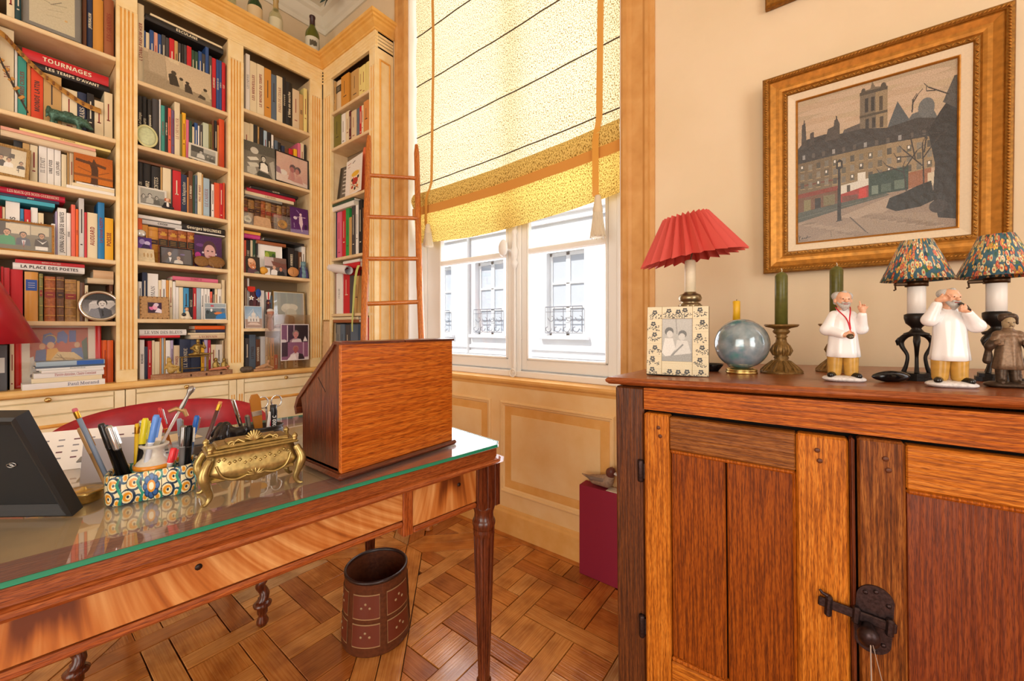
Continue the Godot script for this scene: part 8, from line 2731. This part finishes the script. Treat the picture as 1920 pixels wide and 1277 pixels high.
func paper_lamp(x: float,z: float,side: String)->void:
	var l:=thing("table_lamp","%s of the two table lamps with flowered paper shades and bronze tripod feet" % side,"lamp",on_buffet(x,z),Vector3(0,.4 if side=="left" else -.2,0),"pair of lamps with flowered shades")
	var br:=flat("#241f1c",.38,.5)
	var st:=st0()
	for e in [[.036,0.0,.010],[.031,.010,.018]]:
		var tri_:=[]
		for k in 18:
			var t:=TAU*k/18
			tri_.append(Vector2(cos(t),sin(t))*e[0]*(1.0+.12*cos(3.0*t)))
		plate(st,tri_,e[1],e[2])
	add("plinth",done(st),br,l)
	for k in 3:
		var t:=TAU*k/3
		var d:=Vector3(cos(t),0,sin(t))
		st=st0()
		tube(st,curve([d*.024+Vector3(0,.018,0),d*.019+Vector3(0,.034,0),d*.017+Vector3(0,.056,0),d*.027+Vector3(0,.076,0),d*.029+Vector3(0,.090,0),d*.020+Vector3(0,.101,0),d*.010+Vector3(0,.105,0)],5),[.0048,.0036,.0034,.0046,.0066,.006,.005],8)
		add("leg",done(st),br,l)
		st=st0()
		tube(st,[d*.031+Vector3(0,.094,0),d*.037+Vector3(0,.088,0),d*.036+Vector3(0,.078,0)],[.005,.004,.0015],6)
		add("acanthus_leaf",done(st),br,l)
	st=st0()
	lathe(st,v2([0,.100,.020,.102,.022,.107,.013,.111,.008,.118,.010,.122,.018,.130,.021,.142,.021,.150,.015,.153,0,.153]),24)
	add("urn",done(st),br,l)
	st=st0()
	lathe(st,v2([0,.150,.0155,.150,.0155,.220,0,.220]),22)
	add("candle_sleeve",done(st),flat("#efeae4",.35),l)
	st=st0()
	lathe(st,v2([.015,.214,.0195,.214,.0195,.226,.015,.226]),22)
	bx(st,Vector3(-.042,.216,-.004),Vector3(-.016,.224,.004),.002)
	tube(st,[Vector3(-.040,.217,0),Vector3(-.039,.208,0),Vector3(-.043,.206,0)],[.0018],5)
	add("switch_collar",done(st),flat("#4a3420",.35,.7),l)
	st=st0()
	lathe(st,v2([.0605,.228,.062,.228,.0265,.319,.025,.319,.0605,.228]),40)
	var m:=StandardMaterial3D.new()
	m.albedo_texture=flower_paper()
	m.roughness=.45
	m.backlight_enabled=true
	m.backlight=Color(.15,.15,.15)
	m.uv1_scale=Vector3(3.0,1.4,1)
	if side=="right":
		m.uv1_offset=Vector3(.37,.2,0)
	add("shade",done(st),m,l)
var flowers: ImageTexture
func flower_paper()->ImageTexture:
	if flowers:
		return flowers
	var im:=Image.create(512,384,false,Image.FORMAT_RGB8)
	var ops:=[["g","#3c6474","#3c6474"]]
	var rng:=RandomNumberGenerator.new()
	rng.seed=44
	for k in 170:
		ops.append(["e",rng.randf(),rng.randf(),rng.randf_range(.01,.03),rng.randf_range(.012,.03),["#3c6a3a","#2c5a4c","#5c7c34","#1c3a50","#486c7c"][rng.randi() % 5]])
	for k in 620:
		var x:=rng.randf()
		var y:=rng.randf()
		var r:=rng.randf_range(.006,.026)
		var c: String=["#e8c860","#e6d6a0","#d8a444","#c8503c","#d87a5c","#e8dcb8","#c8c090"][rng.randi() % 7]
		ops.append(["e",x,y,r*1.12,r*1.45,"#2c4450"])
		ops.append(["e",x,y,r,r*1.3,c])
		if r>.011:
			ops.append(["e",x,y,r*.35,r*.45,"#c8543c" if c != "#c8503c" else "#e8c860"])
	paint(im,ops)
	im.generate_mipmaps()
	flowers=ImageTexture.create_from_image(im)
	return flowers
func doctor(x: float,z: float,hgt: float,tall: bool)->void:
	var d:=thing("doctor_figurine","larger ceramic doctor figurine in a white coat holding something to his mouth" if tall else "smaller ceramic doctor figurine in a white coat wearing a red-corded stethoscope","figurine",on_buffet(x,z),Vector3(0,deg_to_rad(12 if tall else 8),0),"ceramic doctor figurines")
	var s:=hgt/.215
	d.scale=Vector3.ONE*s
	var V:=func(a,b,c): return Vector3(a,b,c)
	var wht:=flat("#eeeef0",.12)
	add("base",flesh([[V.call(-.014,.0072,.004),V.call(.016,.0072,.004),.024,.024,Vector3(1,.32,1)]],.0019,.004),mottled("marbled base",["#a89ca0","#ece6e6","#f6f2f2"],.15,16.0,0.0,.03,3,false),d)
	var tan:=mottled("ochre glaze trousers",["#a86c1c","#c48c34","#d6a450"],.15,10.0,0,.012,3,false)
	for e in [-1.0,1.0]:
		add("trouser_leg",flesh([[V.call(e*.0145,.022,0),V.call(e*.0135,.058,0),.0125,.0145]],.0022,.003),tan,d)
		add("shoe",flesh([[V.call(e*.016,.0165,.002),V.call(e*.024,.0155,.017),.0072,.0066]],.002,.003),flat("#16130f",.12),d)
	var st:=st0()
	st.set_smooth_group(1)
	var cprof:=[[.055,.0265],[.057,.0300],[.068,.0290],[.085,.0272],[.105,.0255],[.125,.0248],[.138,.0232],[.148,.0195],[.156,.013],[.164,.0098],[.167,.0085]]
	var rings:=[]
	for e in cprof:
		var ring:=[]
		for k in 48:
			var t:=TAU*k/48
			var fold: float=1.0+.05*cos(t*7.0+.6)*clampf((.12-e[0])/.06,0.0,1.0)
			ring.append(V.call(cos(t)*e[1]*fold,e[0],-sin(t)*e[1]*.80*fold))
		rings.append(ring)
	for i in rings.size()-1:
		for k in 48:
			quad(st,rings[i][k],rings[i][(k+1) % 48],rings[i+1][(k+1) % 48],rings[i+1][k])
	st.set_smooth_group(2)
	for k in 48:
		tri(st,V.call(0,.058,0),rings[0][(k+1) % 48],rings[0][k])
	var coat:=add("coat",done(st),wht,d)
	var arms: Array
	if tall:
		arms=[[[V.call(-.014,.148,.0),V.call(-.034,.138,.010),.0115,.0125],[V.call(-.034,.138,.010),V.call(-.026,.168,.017),.0125,.0085]],[[V.call(.014,.147,.0),V.call(.034,.126,.010),.0125,.0135],[V.call(.034,.126,.010),V.call(.016,.150,.024),.0130,.0085]]]
	else:
		arms=[[[V.call(-.014,.147,.0),V.call(-.029,.116,.004),.0125,.0125],[V.call(-.029,.116,.004),V.call(-.006,.106,.026),.0120,.0085]],[[V.call(.014,.147,.0),V.call(.031,.118,.006),.0115,.0115],[V.call(.031,.118,.006),V.call(.029,.148,.020),.0110,.0080]]]
	for e in arms:
		add("sleeve",flesh(e,.0022,.004),wht,coat)
	var skin:=flat("#dca888",.3)
	var hands: Array=[[V.call(-.021,.179,.021),Vector3(.8,.35,.45),1.0],[V.call(.011,.157,.029),Vector3(-.85,.35,.3),-1.0]] if tall else [[V.call(.001,.105,.031),Vector3(.9,.0,.3),1.0],[V.call(.029,.158,.022),Vector3(-.15,.9,.1),-1.0]]
	for hnd in hands:
		var c: Vector3=hnd[0]
		var dir: Vector3=hnd[1].normalized()
		var side:=dir.cross(Vector3(0,.2,1)).normalized()
		var nrm:=side.cross(dir).normalized()
		var bones:=[[c-dir*.004,c+dir*.004,.0056,.0058,Vector3.ONE]]
		for k in 4:
			var o:=side*((k-1.5)*.0034)
			var l: float=[.0085,.0105,.011,.0095][k]
			var point: bool=not tall and hnd[2]<0 and k != 1
			var bend:=.75 if not point else 1.3
			var p1:=c+o+dir*(.005+l*.5)
			var p2:=p1+(dir*.5+nrm*bend).normalized()*l*.55
			if not tall and hnd[2]<0 and k==1:
				p2=p1+dir*l*.9
			bones.append([c+o+dir*.004,p1,.0019,.0018])
			bones.append([p1,p2,.0018,.0014])
		bones.append([c-side*.004*hnd[2],c-side*.009*hnd[2]+dir*.006+nrm*.002,.0022,.0016])
		add("hand",flesh(bones,.0011,.0016),skin,d)
	var hd:=Vector3(.0,.181,.002)
	var turnb:=Basis(Vector3.UP,.35 if tall else .2)*Basis(Vector3.BACK,-.05)
	var T:=func(a,b,c)->Vector3: return hd+turnb*Vector3(a,b,c)
	add("head",flesh([[T.call(0,-.003,.0),T.call(0,.006,.0),.0135,.0145],[T.call(0,.001,.0135),T.call(0,-.002,.0172),.0028,.0036],[T.call(-.006,.0055,.0115),T.call(.006,.0055,.0115),.0032,.0032],[T.call(-.0145,.001,0),T.call(-.0148,-.003,0),.0030,.0024],[T.call(.0145,.001,0),T.call(.0148,-.003,0),.0030,.0024],[T.call(0,-.012,0),T.call(0,-.020,-.002),.008,.009]],.0013,.0025),skin,d)
	var greyh:=mottled("grey hair",["#77726e","#a5a09a","#c8c4be"],.4,60.0,0,.02,3,false)
	add("hair",flesh([[T.call(-.010,.010,-.005),T.call(.010,.010,-.005),.0098,.0098],[T.call(-.0125,.004,-.003),T.call(-.0125,-.006,-.003),.0048,.0038],[T.call(.0125,.004,-.003),T.call(.0125,-.006,-.003),.0048,.0038],[T.call(0,.004,-.010),T.call(0,-.008,-.009),.0098,.007],[T.call(0,.0165,.003),T.call(0,.0168,.004),.0058,.0055]],.0016,.003),greyh,d)
	add("beard",flesh([[T.call(-.0095,-.005,.004),T.call(-.004,-.0135,.0095),.0040,.0048],[T.call(.0095,-.005,.004),T.call(.004,-.0135,.0095),.0040,.0048],[T.call(0,-.013,.010),T.call(0,-.0195,.009),.0058,.0040],[T.call(-.0055,-.0055,.0135),T.call(.0055,-.0055,.0135),.0022,.0022]],.0014,.0025),greyh,d)
	for e in [-1.0,1.0]:
		add("eye",flesh([[T.call(e*.0052,.0028,.0138),T.call(e*.0052,.0028,.0139),.0013,.0013]],.0007,.001),flat("#241c18",.2),d)
		add("eyebrow",flesh([[T.call(e*.003,.0068,.0142),T.call(e*.0088,.0066,.0118),.0011,.0009]],.0008,.001),greyh,d)
	add("mouth",flesh([[T.call(-.003,-.0085,.0142),T.call(.003,-.0085,.0142),.0011,.0011]],.0007,.001),flat("#a8504c",.4),d)
	if tall:
		st=st0()
		tube(st,[T.call(.002,-.010,.017),T.call(.006,-.018,.025),Vector3(.013,.156,.034)],[.0035,.0045,.004],8)
		add("dark_device",done(st),flat("#4c4844",.3,.5),d)
	else:
		st=st0()
		tube(st,curve([V.call(-.013,.166,.004),V.call(-.010,.158,.016),V.call(.002,.140,.0245),V.call(.007,.118,.030),V.call(.008,.107,.035)],5),[.0013],6)
		tube(st,curve([V.call(.012,.166,.004),V.call(.010,.156,.0175),V.call(.007,.138,.0255),V.call(.008,.118,.030)],5),[.0013],6)
		add("red_cord",done(st),flat("#c8182c",.3),d)
		st=st0()
		lathe(st,v2([0,0,.006,0,.007,.002,.005,.005,0,.006]),12,Transform3D(Basis(Vector3.RIGHT,.9),V.call(.006,.101,.036)))
		add("chest_piece",done(st),flat("#5c5444",.3,.7),d)
func pilgrim()->void:
	var p:=thing("pilgrim_figurine","dark figurine of a man in cap and cape at the buffet's right","figurine",on_buffet(.292,-1.182),Vector3(0,deg_to_rad(10),0))
	p.scale=Vector3(.62,.745,.66)
	var V:=func(a,b,c): return Vector3(a,b,c)
	var m:=mottled("dark pewter",["#231c18","#3a2f28","#5c4a3c"],.36,20.0,.02,.02,4,false)
	m.metallic=.45
	var lt:=mottled("warm pewter",["#4c382a","#6a5240","#8a6e56"],.36,20.0,.02,.02,4,false)
	lt.metallic=.4
	add("base",flesh([[V.call(-.02,.008,0),V.call(.025,.008,0),.032,.032,Vector3(1,.28,1)]],.003,.004),m,p)
	var st:=st0()
	st.set_smooth_group(1)
	var prof:=[[.048,.030],[.051,.034],[.065,.032],[.085,.029],[.105,.027],[.125,.026],[.140,.020],[.150,.012]]
	for i in prof.size()-1:
		for k in 36:
			var q:=func(j: int,kk: int)->Vector3:
				var t:=TAU*kk/36
				var fold: float=1.0+.07*cos(t*8.0)*clampf((.12-prof[j][0])/.06,0.0,1.0)
				return V.call(cos(t)*prof[j][1]*fold,prof[j][0],-sin(t)*prof[j][1]*.8*fold)
			quad(st,q.call(i,k),q.call(i,k+1),q.call(i+1,k+1),q.call(i+1,k))
	add("tunic",done(st),lt,p)
	for e in [-1.0,1.0]:
		add("leg",flesh([[V.call(e*.015,.018,.002),V.call(e*.014,.048,0),.0115,.0135],[V.call(e*.016,.016,.006),V.call(e*.020,.014,.018),.009,.007]],.0026,.004),m,p)
		add("sleeve",flesh([[V.call(e*.026,.130,0),V.call(e*.042,.108,.006),.010,.011],[V.call(e*.042,.108,.006),V.call(e*.030,.118,.020),.010,.007],[V.call(e*.042,.104,.002),V.call(e*.044,.070,-.002),.007,.010]],.0028,.005),m,p)
		var c:=Vector3(e*.034,.116,.020)
		var bones:=[[c,c+Vector3(-e*.004,.002,.003),.0055,.005]]
		for k in 4:
			bones.append([c+Vector3(-e*.004,.003-k*.0026,.003),c+Vector3(-e*.013,.004-k*.0026,.005),.0017,.0014])
		bones.append([c+Vector3(0,.005,.002),c+Vector3(-e*.006,.009,.004),.0018,.0014])
		add("hand",flesh(bones,.0013,.002),lt,p)
	add("cape",flesh([[V.call(-.020,.136,.002),V.call(.020,.136,.002),.0155,.0155,Vector3(1,.8,1)],[V.call(-.032,.122,.006),V.call(.032,.122,.006),.0105,.0105],[V.call(0,.144,0),V.call(0,.150,0),.016,.012]],.0028,.006),lt,p)
	add("head",flesh([[V.call(0,.164,.002),V.call(0,.172,.002),.0135,.014],[V.call(0,.167,.015),V.call(0,.163,.0185),.003,.0036],[V.call(0,.156,.012),V.call(0,.155,.013),.0034,.0034],[V.call(-.007,.172,.0125),V.call(.007,.172,.0125),.003,.003]],.0016,.003),mottled("worn face",["#7a6048","#947a5c","#b09874"],.4,40.0,.0,.02,3,false),p)
	for e in [-1.0,1.0]:
		add("eye",flesh([[V.call(e*.0054,.1685,.0152),V.call(e*.0054,.1685,.0154),.0014,.0014]],.0008,.001),flat("#1c1612",.3),p)
	add("mouth",flesh([[V.call(-.0035,.1585,.0148),V.call(.0035,.1585,.0148),.0011,.0011]],.0008,.001),flat("#4a2c22",.4),p)
	add("cap",flesh([[V.call(-.008,.184,-.001),V.call(.008,.184,-.001),.0115,.0115,Vector3(1.1,.75,1.15)],[V.call(-.013,.179,.0),V.call(.013,.179,.0),.0075,.0075],[V.call(.0155,.178,.002),V.call(.019,.166,.002),.005,.003]],.0022,.004),m,p)
func painting()->void:
	var p:=thing("painting","gilt framed oil painting of a grey square with a church tower hung above the buffet","painting",Vector3(.141,1.358,ZW+.004))
	p.basis=Basis(Vector3.RIGHT,.035)
	var gold:=mottled("frame gold",["#74420f","#a4661e","#c88838"],.38,6.0,.0,.016,4,false)
	gold.metallic=.55
	var rim:=mottled("frame bronze gold",["#4e2e0c","#7e5018","#aa742a"],.42,10.0,.0,.02,4,false)
	rim.metallic=.5
	var W:=.592
	var H:=.704
	var pl:=func(o: float)->Array: return v2([-W/2+o,o,W/2-o,o,W/2-o,H-o,-W/2+o,H-o])
	var st:=st0()
	moulding(st,v2([0,0,0,.030,.004,.036,.012,.038,.018,.034,.020,.030]),pl.call(0.0),true,"z")
	add("outer_rim",done(st),rim,p)
	st=st0()
	moulding(st,v2([.020,.0,.020,.030,.024,.032,.030,.029,.040,.024,.050,.025,.058,.022,.062,.018,.062,0]),pl.call(0.0),true,"z")
	add("cove",done(st),gold,p)
	for e in [[.012,.037,.0085,.0055],[.068,.019,.0105,.006]]:
		st=st0()
		var o: float=e[0]
		var sides:=[[Vector2(-W/2+o,o),Vector2(W/2-o,o)],[Vector2(W/2-o,o),Vector2(W/2-o,H-o)],[Vector2(W/2-o,H-o),Vector2(-W/2+o,H-o)],[Vector2(-W/2+o,H-o),Vector2(-W/2+o,o)]]
		for s in sides:
			var l: float=s[0].distance_to(s[1])
			var n:=int(l/e[2])
			for k in n:
				var q: Vector2=s[0].lerp(s[1],(k+.5)/n)
				var dd: Vector2=(s[1]-s[0]).normalized()
				var aa:=dd.rotated(.7 if k % 2==0 or e[2]<.009 else -.7)
				var a3:=Vector3(q.x-aa.x*e[3]*.8,q.y-aa.y*e[3]*.8,e[1])
				var b3:=Vector3(q.x+aa.x*e[3]*.8,q.y+aa.y*e[3]*.8,e[1])
				tube(st,[a3,(a3+b3)*.5+Vector3(0,0,.0022),b3],[.001,.0028,.001],5)
		var run:=add("carved_run",done(st),gold,p)
		run.set_meta("kind","stuff")
	st=st0()
	moulding(st,v2([.060,.0,.062,.018,.066,.019,.072,.019,.075,.014,.075,0]),pl.call(0.0),true,"z")
	add("leaf_band",done(st),rim,p)
	st=st0()
	moulding(st,v2([.074,0,.074,.013,.078,.013,.098,.008,.099,0]),pl.call(0.0),true,"z")
	add("linen_slip",done(st),mottled("linen slip",["#cdb592","#d9c3a2","#e2cfb2"],.9,20.0,.02,.02,3,false),p)
	st=st0()
	moulding(st,v2([.098,0,.098,.010,.101,.011,.104,.007,.104,0]),pl.call(0.0),true,"z")
	add("inner_fillet",done(st),gold,p)
	add("canvas",sheet(W-.204,H-.204,.102),canvas(),p,Vector3(0,0,.004))
	add("back_board",box2(Vector3(-W/2+.01,.01,0),Vector3(W/2-.01,H-.01,.003),.0005),flat("#6a5030",.9),p)
	var q:=thing("picture_frame","lower edge of another gilt frame hanging higher on the wall, cut by the photo's top","picture frame",Vector3(.10,2.342,ZW+.004))
	st=st0()
	moulding(st,v2([0,0,0,.018,.006,.024,.018,.022,.030,.014,.030,0]),v2([-.25,0,.25,0,.25,.42,-.25,.42]),true,"z")
	add("moulding",done(st),rim,q)
	add("image",sheet(.45,.37,.025),picture("dim landscape",64,64,[["g","#8a8468","#5c5438"],["e",.4,.6,.3,.2,"#4a4a2c"]]),q,Vector3(0,0,.008))
func canvas()->StandardMaterial3D:
	var ops:=[["g","#a8967c","#bea08a"]]
	for k in 26:
		var y:=.02+k*.013
		ops.append(["e",fmod(k*.37,1.0),y,.22,.02,["#b09c80","#b6a088","#b8a189","#b29a80"][k % 4]])
	ops.append_array([["p",[.30,.34,.33,.27,.44,.25,.48,.36],"#544c48"],["p",[.433,.40,.433,.07,.45,.05,.50,.045,.51,.0,.53,.04,.58,.05,.605,.07,.605,.42],"#6e6252"],["p",[.53,.06,.605,.08,.605,.42,.54,.42],"#8c7a5e"],["r",.433,.055,.605,.075,"#4a4238"],["e",.455,.05,.012,.02,"#4c443a"],["e",.58,.05,.016,.024,"#4c443a"],["r",.465,.10,.485,.19,"#332e2a"],["r",.505,.10,.525,.19,"#332e2a"],["r",.555,.11,.575,.20,"#4a4034"],["r",.433,.205,.605,.22,"#4c4438"],["r",.47,.235,.49,.30,"#332e2a"],["r",.51,.235,.53,.30,"#332e2a"],["r",.56,.24,.58,.31,"#463c32"],
		["p",[.40,.40,.50,.30,.60,.42],"#5c4a42"],["p",[.60,.34,.62,.28,.665,.17,.73,.29,.78,.36,.62,.38],"#4e5356"],["p",[.70,.34,.75,.27,.86,.25,.90,.34],"#5a5c5c"],["e",.83,.25,.045,.06,"#626464"]])
	ops.append_array([["p",[0,.34,.06,.28,.20,.27,.30,.29,.45,.29,.60,.32,.78,.30,.90,.33,.90,.45,.5,.43,.2,.44,0,.45],"#3a3532"],["p",[.03,.34,.035,.17,.06,.16,.07,.33],"#453e3a"],["p",[.09,.33,.095,.24,.12,.235,.125,.32],"#453e3a"],["p",[.20,.32,.22,.24,.26,.23,.265,.19,.285,.185,.30,.22,.30,.32],"#4a423c"],["l",.05,.17,.052,.14,.006,"#2c2826"],["l",.278,.19,.28,.165,.008,"#2c2826"],
		["p",[0,.44,.2,.43,.5,.42,.9,.43,.9,.62,.5,.64,0,.67],"#806e50"],["p",[.0,.44,.25,.43,.25,.66,0,.67],"#6c5c44"],["p",[.6,.42,.9,.43,.9,.62,.6,.63],"#8e7a5c"],["l",0,.535,.9,.52,.003,"#7c6a4e"],["l",0,.60,.3,.59,.012,"#6a3c2c"]])
	for rr in 3:
		for k in 15:
			var x:=.025+k*.058
			var y: float=.455+rr*.062+.003*sin(k*1.7)
			ops.append(["r",x,y,x+.026,y+.040,["#5c5648","#6e685c","#4e483e","#7a7468"][(k*3+rr) % 4]])
			if (k+rr) % 4==0:
				ops.append(["r",x+.006,y+.005,x+.016,y+.022,"#d8d4cc"])
			ops.append(["r",x-.003,y+.041,x+.029,y+.046,"#94805e"])
	for k in 12:
		ops.append(["r",.04+k*.07,.385,.058+k*.07,.415,"#8c8a88" if k % 3==0 else "#57504a"])
	ops.append_array([["p",[0,.66,.3,.64,.3,.76,0,.80],"#6a4a34"],["p",[0,.655,.3,.635,.3,.665,0,.685],"#7c3626"],["r",.05,.70,.10,.79,"#7c7450"],["r",.13,.70,.17,.79,"#2e2824"],["r",.19,.69,.27,.76,"#70684a"],["p",[.31,.64,.49,.62,.49,.70,.31,.715],"#c8c4b8"],["r",.35,.645,.37,.69,"#4a4238"],["r",.42,.575,.47,.63,"#ccc8bc"],["p",[.30,.70,.49,.665,.49,.745,.30,.765],"#94342a"],["r",.43,.68,.475,.745,"#b8352c"],["r",.32,.715,.42,.75,"#6c4034"],["p",[.49,.60,.73,.585,.73,.735,.49,.75],"#2e4038"],["r",.51,.675,.55,.73,"#6e7c70"],["r",.57,.675,.63,.725,"#4c5c52"],["r",.65,.665,.71,.72,"#5c6c60"],["p",[.73,.63,.86,.62,.86,.72,.73,.73],"#8c5c40"],["r",.84,.65,.90,.74,"#c0b49c"]])
	ops.append_array([["p",[0,.80,.3,.765,.6,.735,.9,.73,1,.80,1,1,0,1],"#8c7a6a"],["p",[0,.785,.3,.755,.6,.735,.62,.75,.3,.80,0,.855],"#4c5048"],["l",0,.825,.6,.745,.004,"#6a6c60"],["p",[.3,.85,.62,.76,.7,.80,.5,.9],"#a08e7c"],["p",[.2,.95,.5,.85,.9,.9,.9,1,.1,1],"#93816f"],["l",.37,.86,.49,.985,.008,"#54483e"],["l",.24,.93,.245,.98,.004,"#6a5c50"]])
	for k in 40:
		ops.append(["e",fmod(k*.618,.9),.86+fmod(k*.37,1.0)*.13,.05,.008,["#8a7868","#9a8876","#82705f"][k % 3]])
	ops.append_array([["p",[.84,.40,.90,.30,.96,.22,1,.14,1,.95,.90,.93,.87,.80,.88,.60],"#2a2624"],["p",[.92,.24,.98,.1,1,.1,1,.3],"#4c4844"],["p",[.60,.83,.62,.77,.70,.75,.78,.72,.86,.70,.88,.82,.80,.85,.66,.86],"#24221f"],["e",.90,.86,.05,.04,"#383230"],["p",[.285,.87,.29,.52,.305,.52,.312,.87,.325,.875,.275,.88],"#2a2420"],["p",[.275,.52,.28,.475,.30,.46,.32,.475,.322,.52,.30,.53],"#2c2622"],["r",.29,.482,.308,.51,"#a89c84"]])
	for b in [[.82,.74,.81,.46],[.81,.60,.70,.48],[.81,.56,.90,.44],[.75,.53,.66,.52],[.77,.55,.74,.40],[.82,.52,.84,.36],[.72,.74,.70,.58],[.70,.62,.60,.56],[.71,.60,.78,.50],[.66,.59,.56,.60],[.90,.42,.80,.40],[.84,.44,.74,.36],[.95,.20,.84,.13],[.88,.16,.83,.15],[.75,.26,.755,.18],[.755,.2,.78,.16]]:
		ops.append(["l",b[0],b[1],b[2],b[3],.008,"#342e2a"])
		ops.append(["l",b[2],b[3],b[2]+(b[2]-b[0])*.4+.02,b[3]-.03,.004,"#3c3530"])
	for k in 5:
		ops.append(["l",.015+k*.017,.965+.008*(k % 2),.025+k*.017,.952+.010*(k % 3),.004,"#201c18"])
	ops.append(["l",.012,.945,.018,.985,.004,"#201c18"])
	ops.append(["l",.03,.972,.10,.962,.003,"#201c18"])
	var m:=picture("church square",512,640,ops,.10,.38)
	m.heightmap_enabled=true
	m.heightmap_texture=noise_tex("simplex",66,.05,[],4,256)
	m.heightmap_scale=.06
	return m
func top_things()->void:
	var y:=3.3085
	var list:=[[-3.24,-.98,"clear pale green bottle at the left on top of the bookcase","#a8b06a","",.32,.05,false],[-3.24,-1.15,"champagne bottle with a cream label and dark green base on top of the bookcase","#22401c","#dcc49a",.33,.047,false],[-3.24,-1.29,"clear glass bottle with a pale label on top of the bookcase","#b8b878","#d8d0b0",.33,.047,false],[-3.20,-1.545,"green wine bottle with a dark capsule in the corner on top of the bookcase","#5a5e14","#d8d4c0",.34,.052,true]]
	for e in list:
		var b:=thing("bottle",e[2],"bottle",Vector3(e[0],y,e[1]),Vector3(0,PI/2-.3,0),"bottles on top of the bookcase")
		var h: float=e[5]
		var r: float=e[6]
		var st:=st0()
		lathe(st,v2([0,.01,r*.8,0,r,.008,r,h*.52,r*.92,h*.60,r*.55,h*.70,r*.36,h*.78,r*.33,h*.95,r*.40,h*.955,r*.40,h*.985,0,h*.985]),26)
		var gm: StandardMaterial3D
		if e[3]=="#a8b06a" or e[3]=="#b8b878":
			gm=StandardMaterial3D.new()
			gm.albedo_color=Color(Color(e[3]),.35)
			gm.transparency=BaseMaterial3D.TRANSPARENCY_ALPHA
			gm.roughness=.08
		else:
			gm=flat(e[3],.12)
		add("glass_body",done(st),gm,b)
		if e[4] != "":
			st=st0()
			st.set_smooth_group(1)
			var y0: float=h*(.14 if e[7] else .22)
			var y1: float=h*(.44 if e[7] else .50)
			for k in 14:
				var a0:=-PI*.1+PI*1.2*k/14-PI*.0
				var a1:=-PI*.1+PI*1.2*(k+1)/14
				quad(st,Vector3(cos(a1)*(r+.0008),y0,sin(a1)*(r+.0008)),Vector3(cos(a0)*(r+.0008),y0,sin(a0)*(r+.0008)),Vector3(cos(a0)*(r+.0008),y1,sin(a0)*(r+.0008)),Vector3(cos(a1)*(r+.0008),y1,sin(a1)*(r+.0008)))
			add("label",done(st),flat(e[4],.7),b)
			if e[7]:
				for k in 6:
					st=st0()
					var a:=PI*(.38+.05*k)
					bx(st,Vector3(-.006,-.018-.004*(k % 3),0),Vector3(.006,.014+.006*(k % 2),.0006),.0002,Transform3D(Basis(Vector3.UP,PI/2-a),Vector3(cos(a)*(r+.0012),(y0+y1)/2,sin(a)*(r+.0012))))
					add("label_print",done(st),flat("#5a5440",.7),b)
		st=st0()
		lathe(st,v2([r*.37,h*.74,r*.40,h*.76,r*.36,h*.95,r*.43,h*.955,r*.43,h*.99,0,h*.995]),20)
		add("capsule",done(st),flat("#3a1c1c" if e[7] else "#b89a60",.4),b)
		if e[7]:
			st=st0()
			lathe(st,v2([r*.62,h*.66,r*.50,h*.705,r*.45,h*.735]),20)
			add("neck_label",done(st),flat("#d8d0b4",.7),b)
	var x:=thing("dark_case","long dark green case lying on top of the narrow window-side bay","case",Vector3(-2.88,y,-1.69),Vector3(0,0,deg_to_rad(0)))
	var st:=st0()
	prism(st,v2([-.24,0,.22,0,.25,.05,.22,.13,.12,.12,-.22,.095,-.25,.05]),-.05,.05)
	add("case_body",done(st),flat("#22302c",.5),x)
	add("paper_edge",box2(Vector3(.205,.012,-.046),Vector3(.232,.115,.051),.002),flat("#b4947c",.8),x)
	var g:=flat("#1f3a34",.6)
	var rng:=RandomNumberGenerator.new()
	rng.seed=7
	for e in [[-3.06,3.74,-1.60,"dark green leafy sprig hanging above the corner of the bookcase"],[-2.62,3.66,-1.58,"dark green leafy sprig hanging above the narrow window-side bay"]]:
		var s:=thing("leaf_sprig",e[3],"leaves",Vector3(e[0],e[1],e[2]))
		add("stem",tubed([Vector3(0,TOP-e[1],0),Vector3(.02,.06,.01),Vector3(-.01,.0,0)],[.004,.003,.002],6),flat("#4a3a24",.8),s)
		for k in 9:
			st=st0()
			var d:=Vector3(rng.randf_range(-1,1),rng.randf_range(-.7,.4),rng.randf_range(-.6,.6)).normalized()
			var yb:=rng.randf_range(.0,.10)
			var p0:=Vector3(.0,yb,0)
			tube(st,[p0,p0+d*.03,p0+d*.06,p0+d*.085],[.001,.011,.008,.001],6,false,.2)
			add("leaf",done(st),g,s)
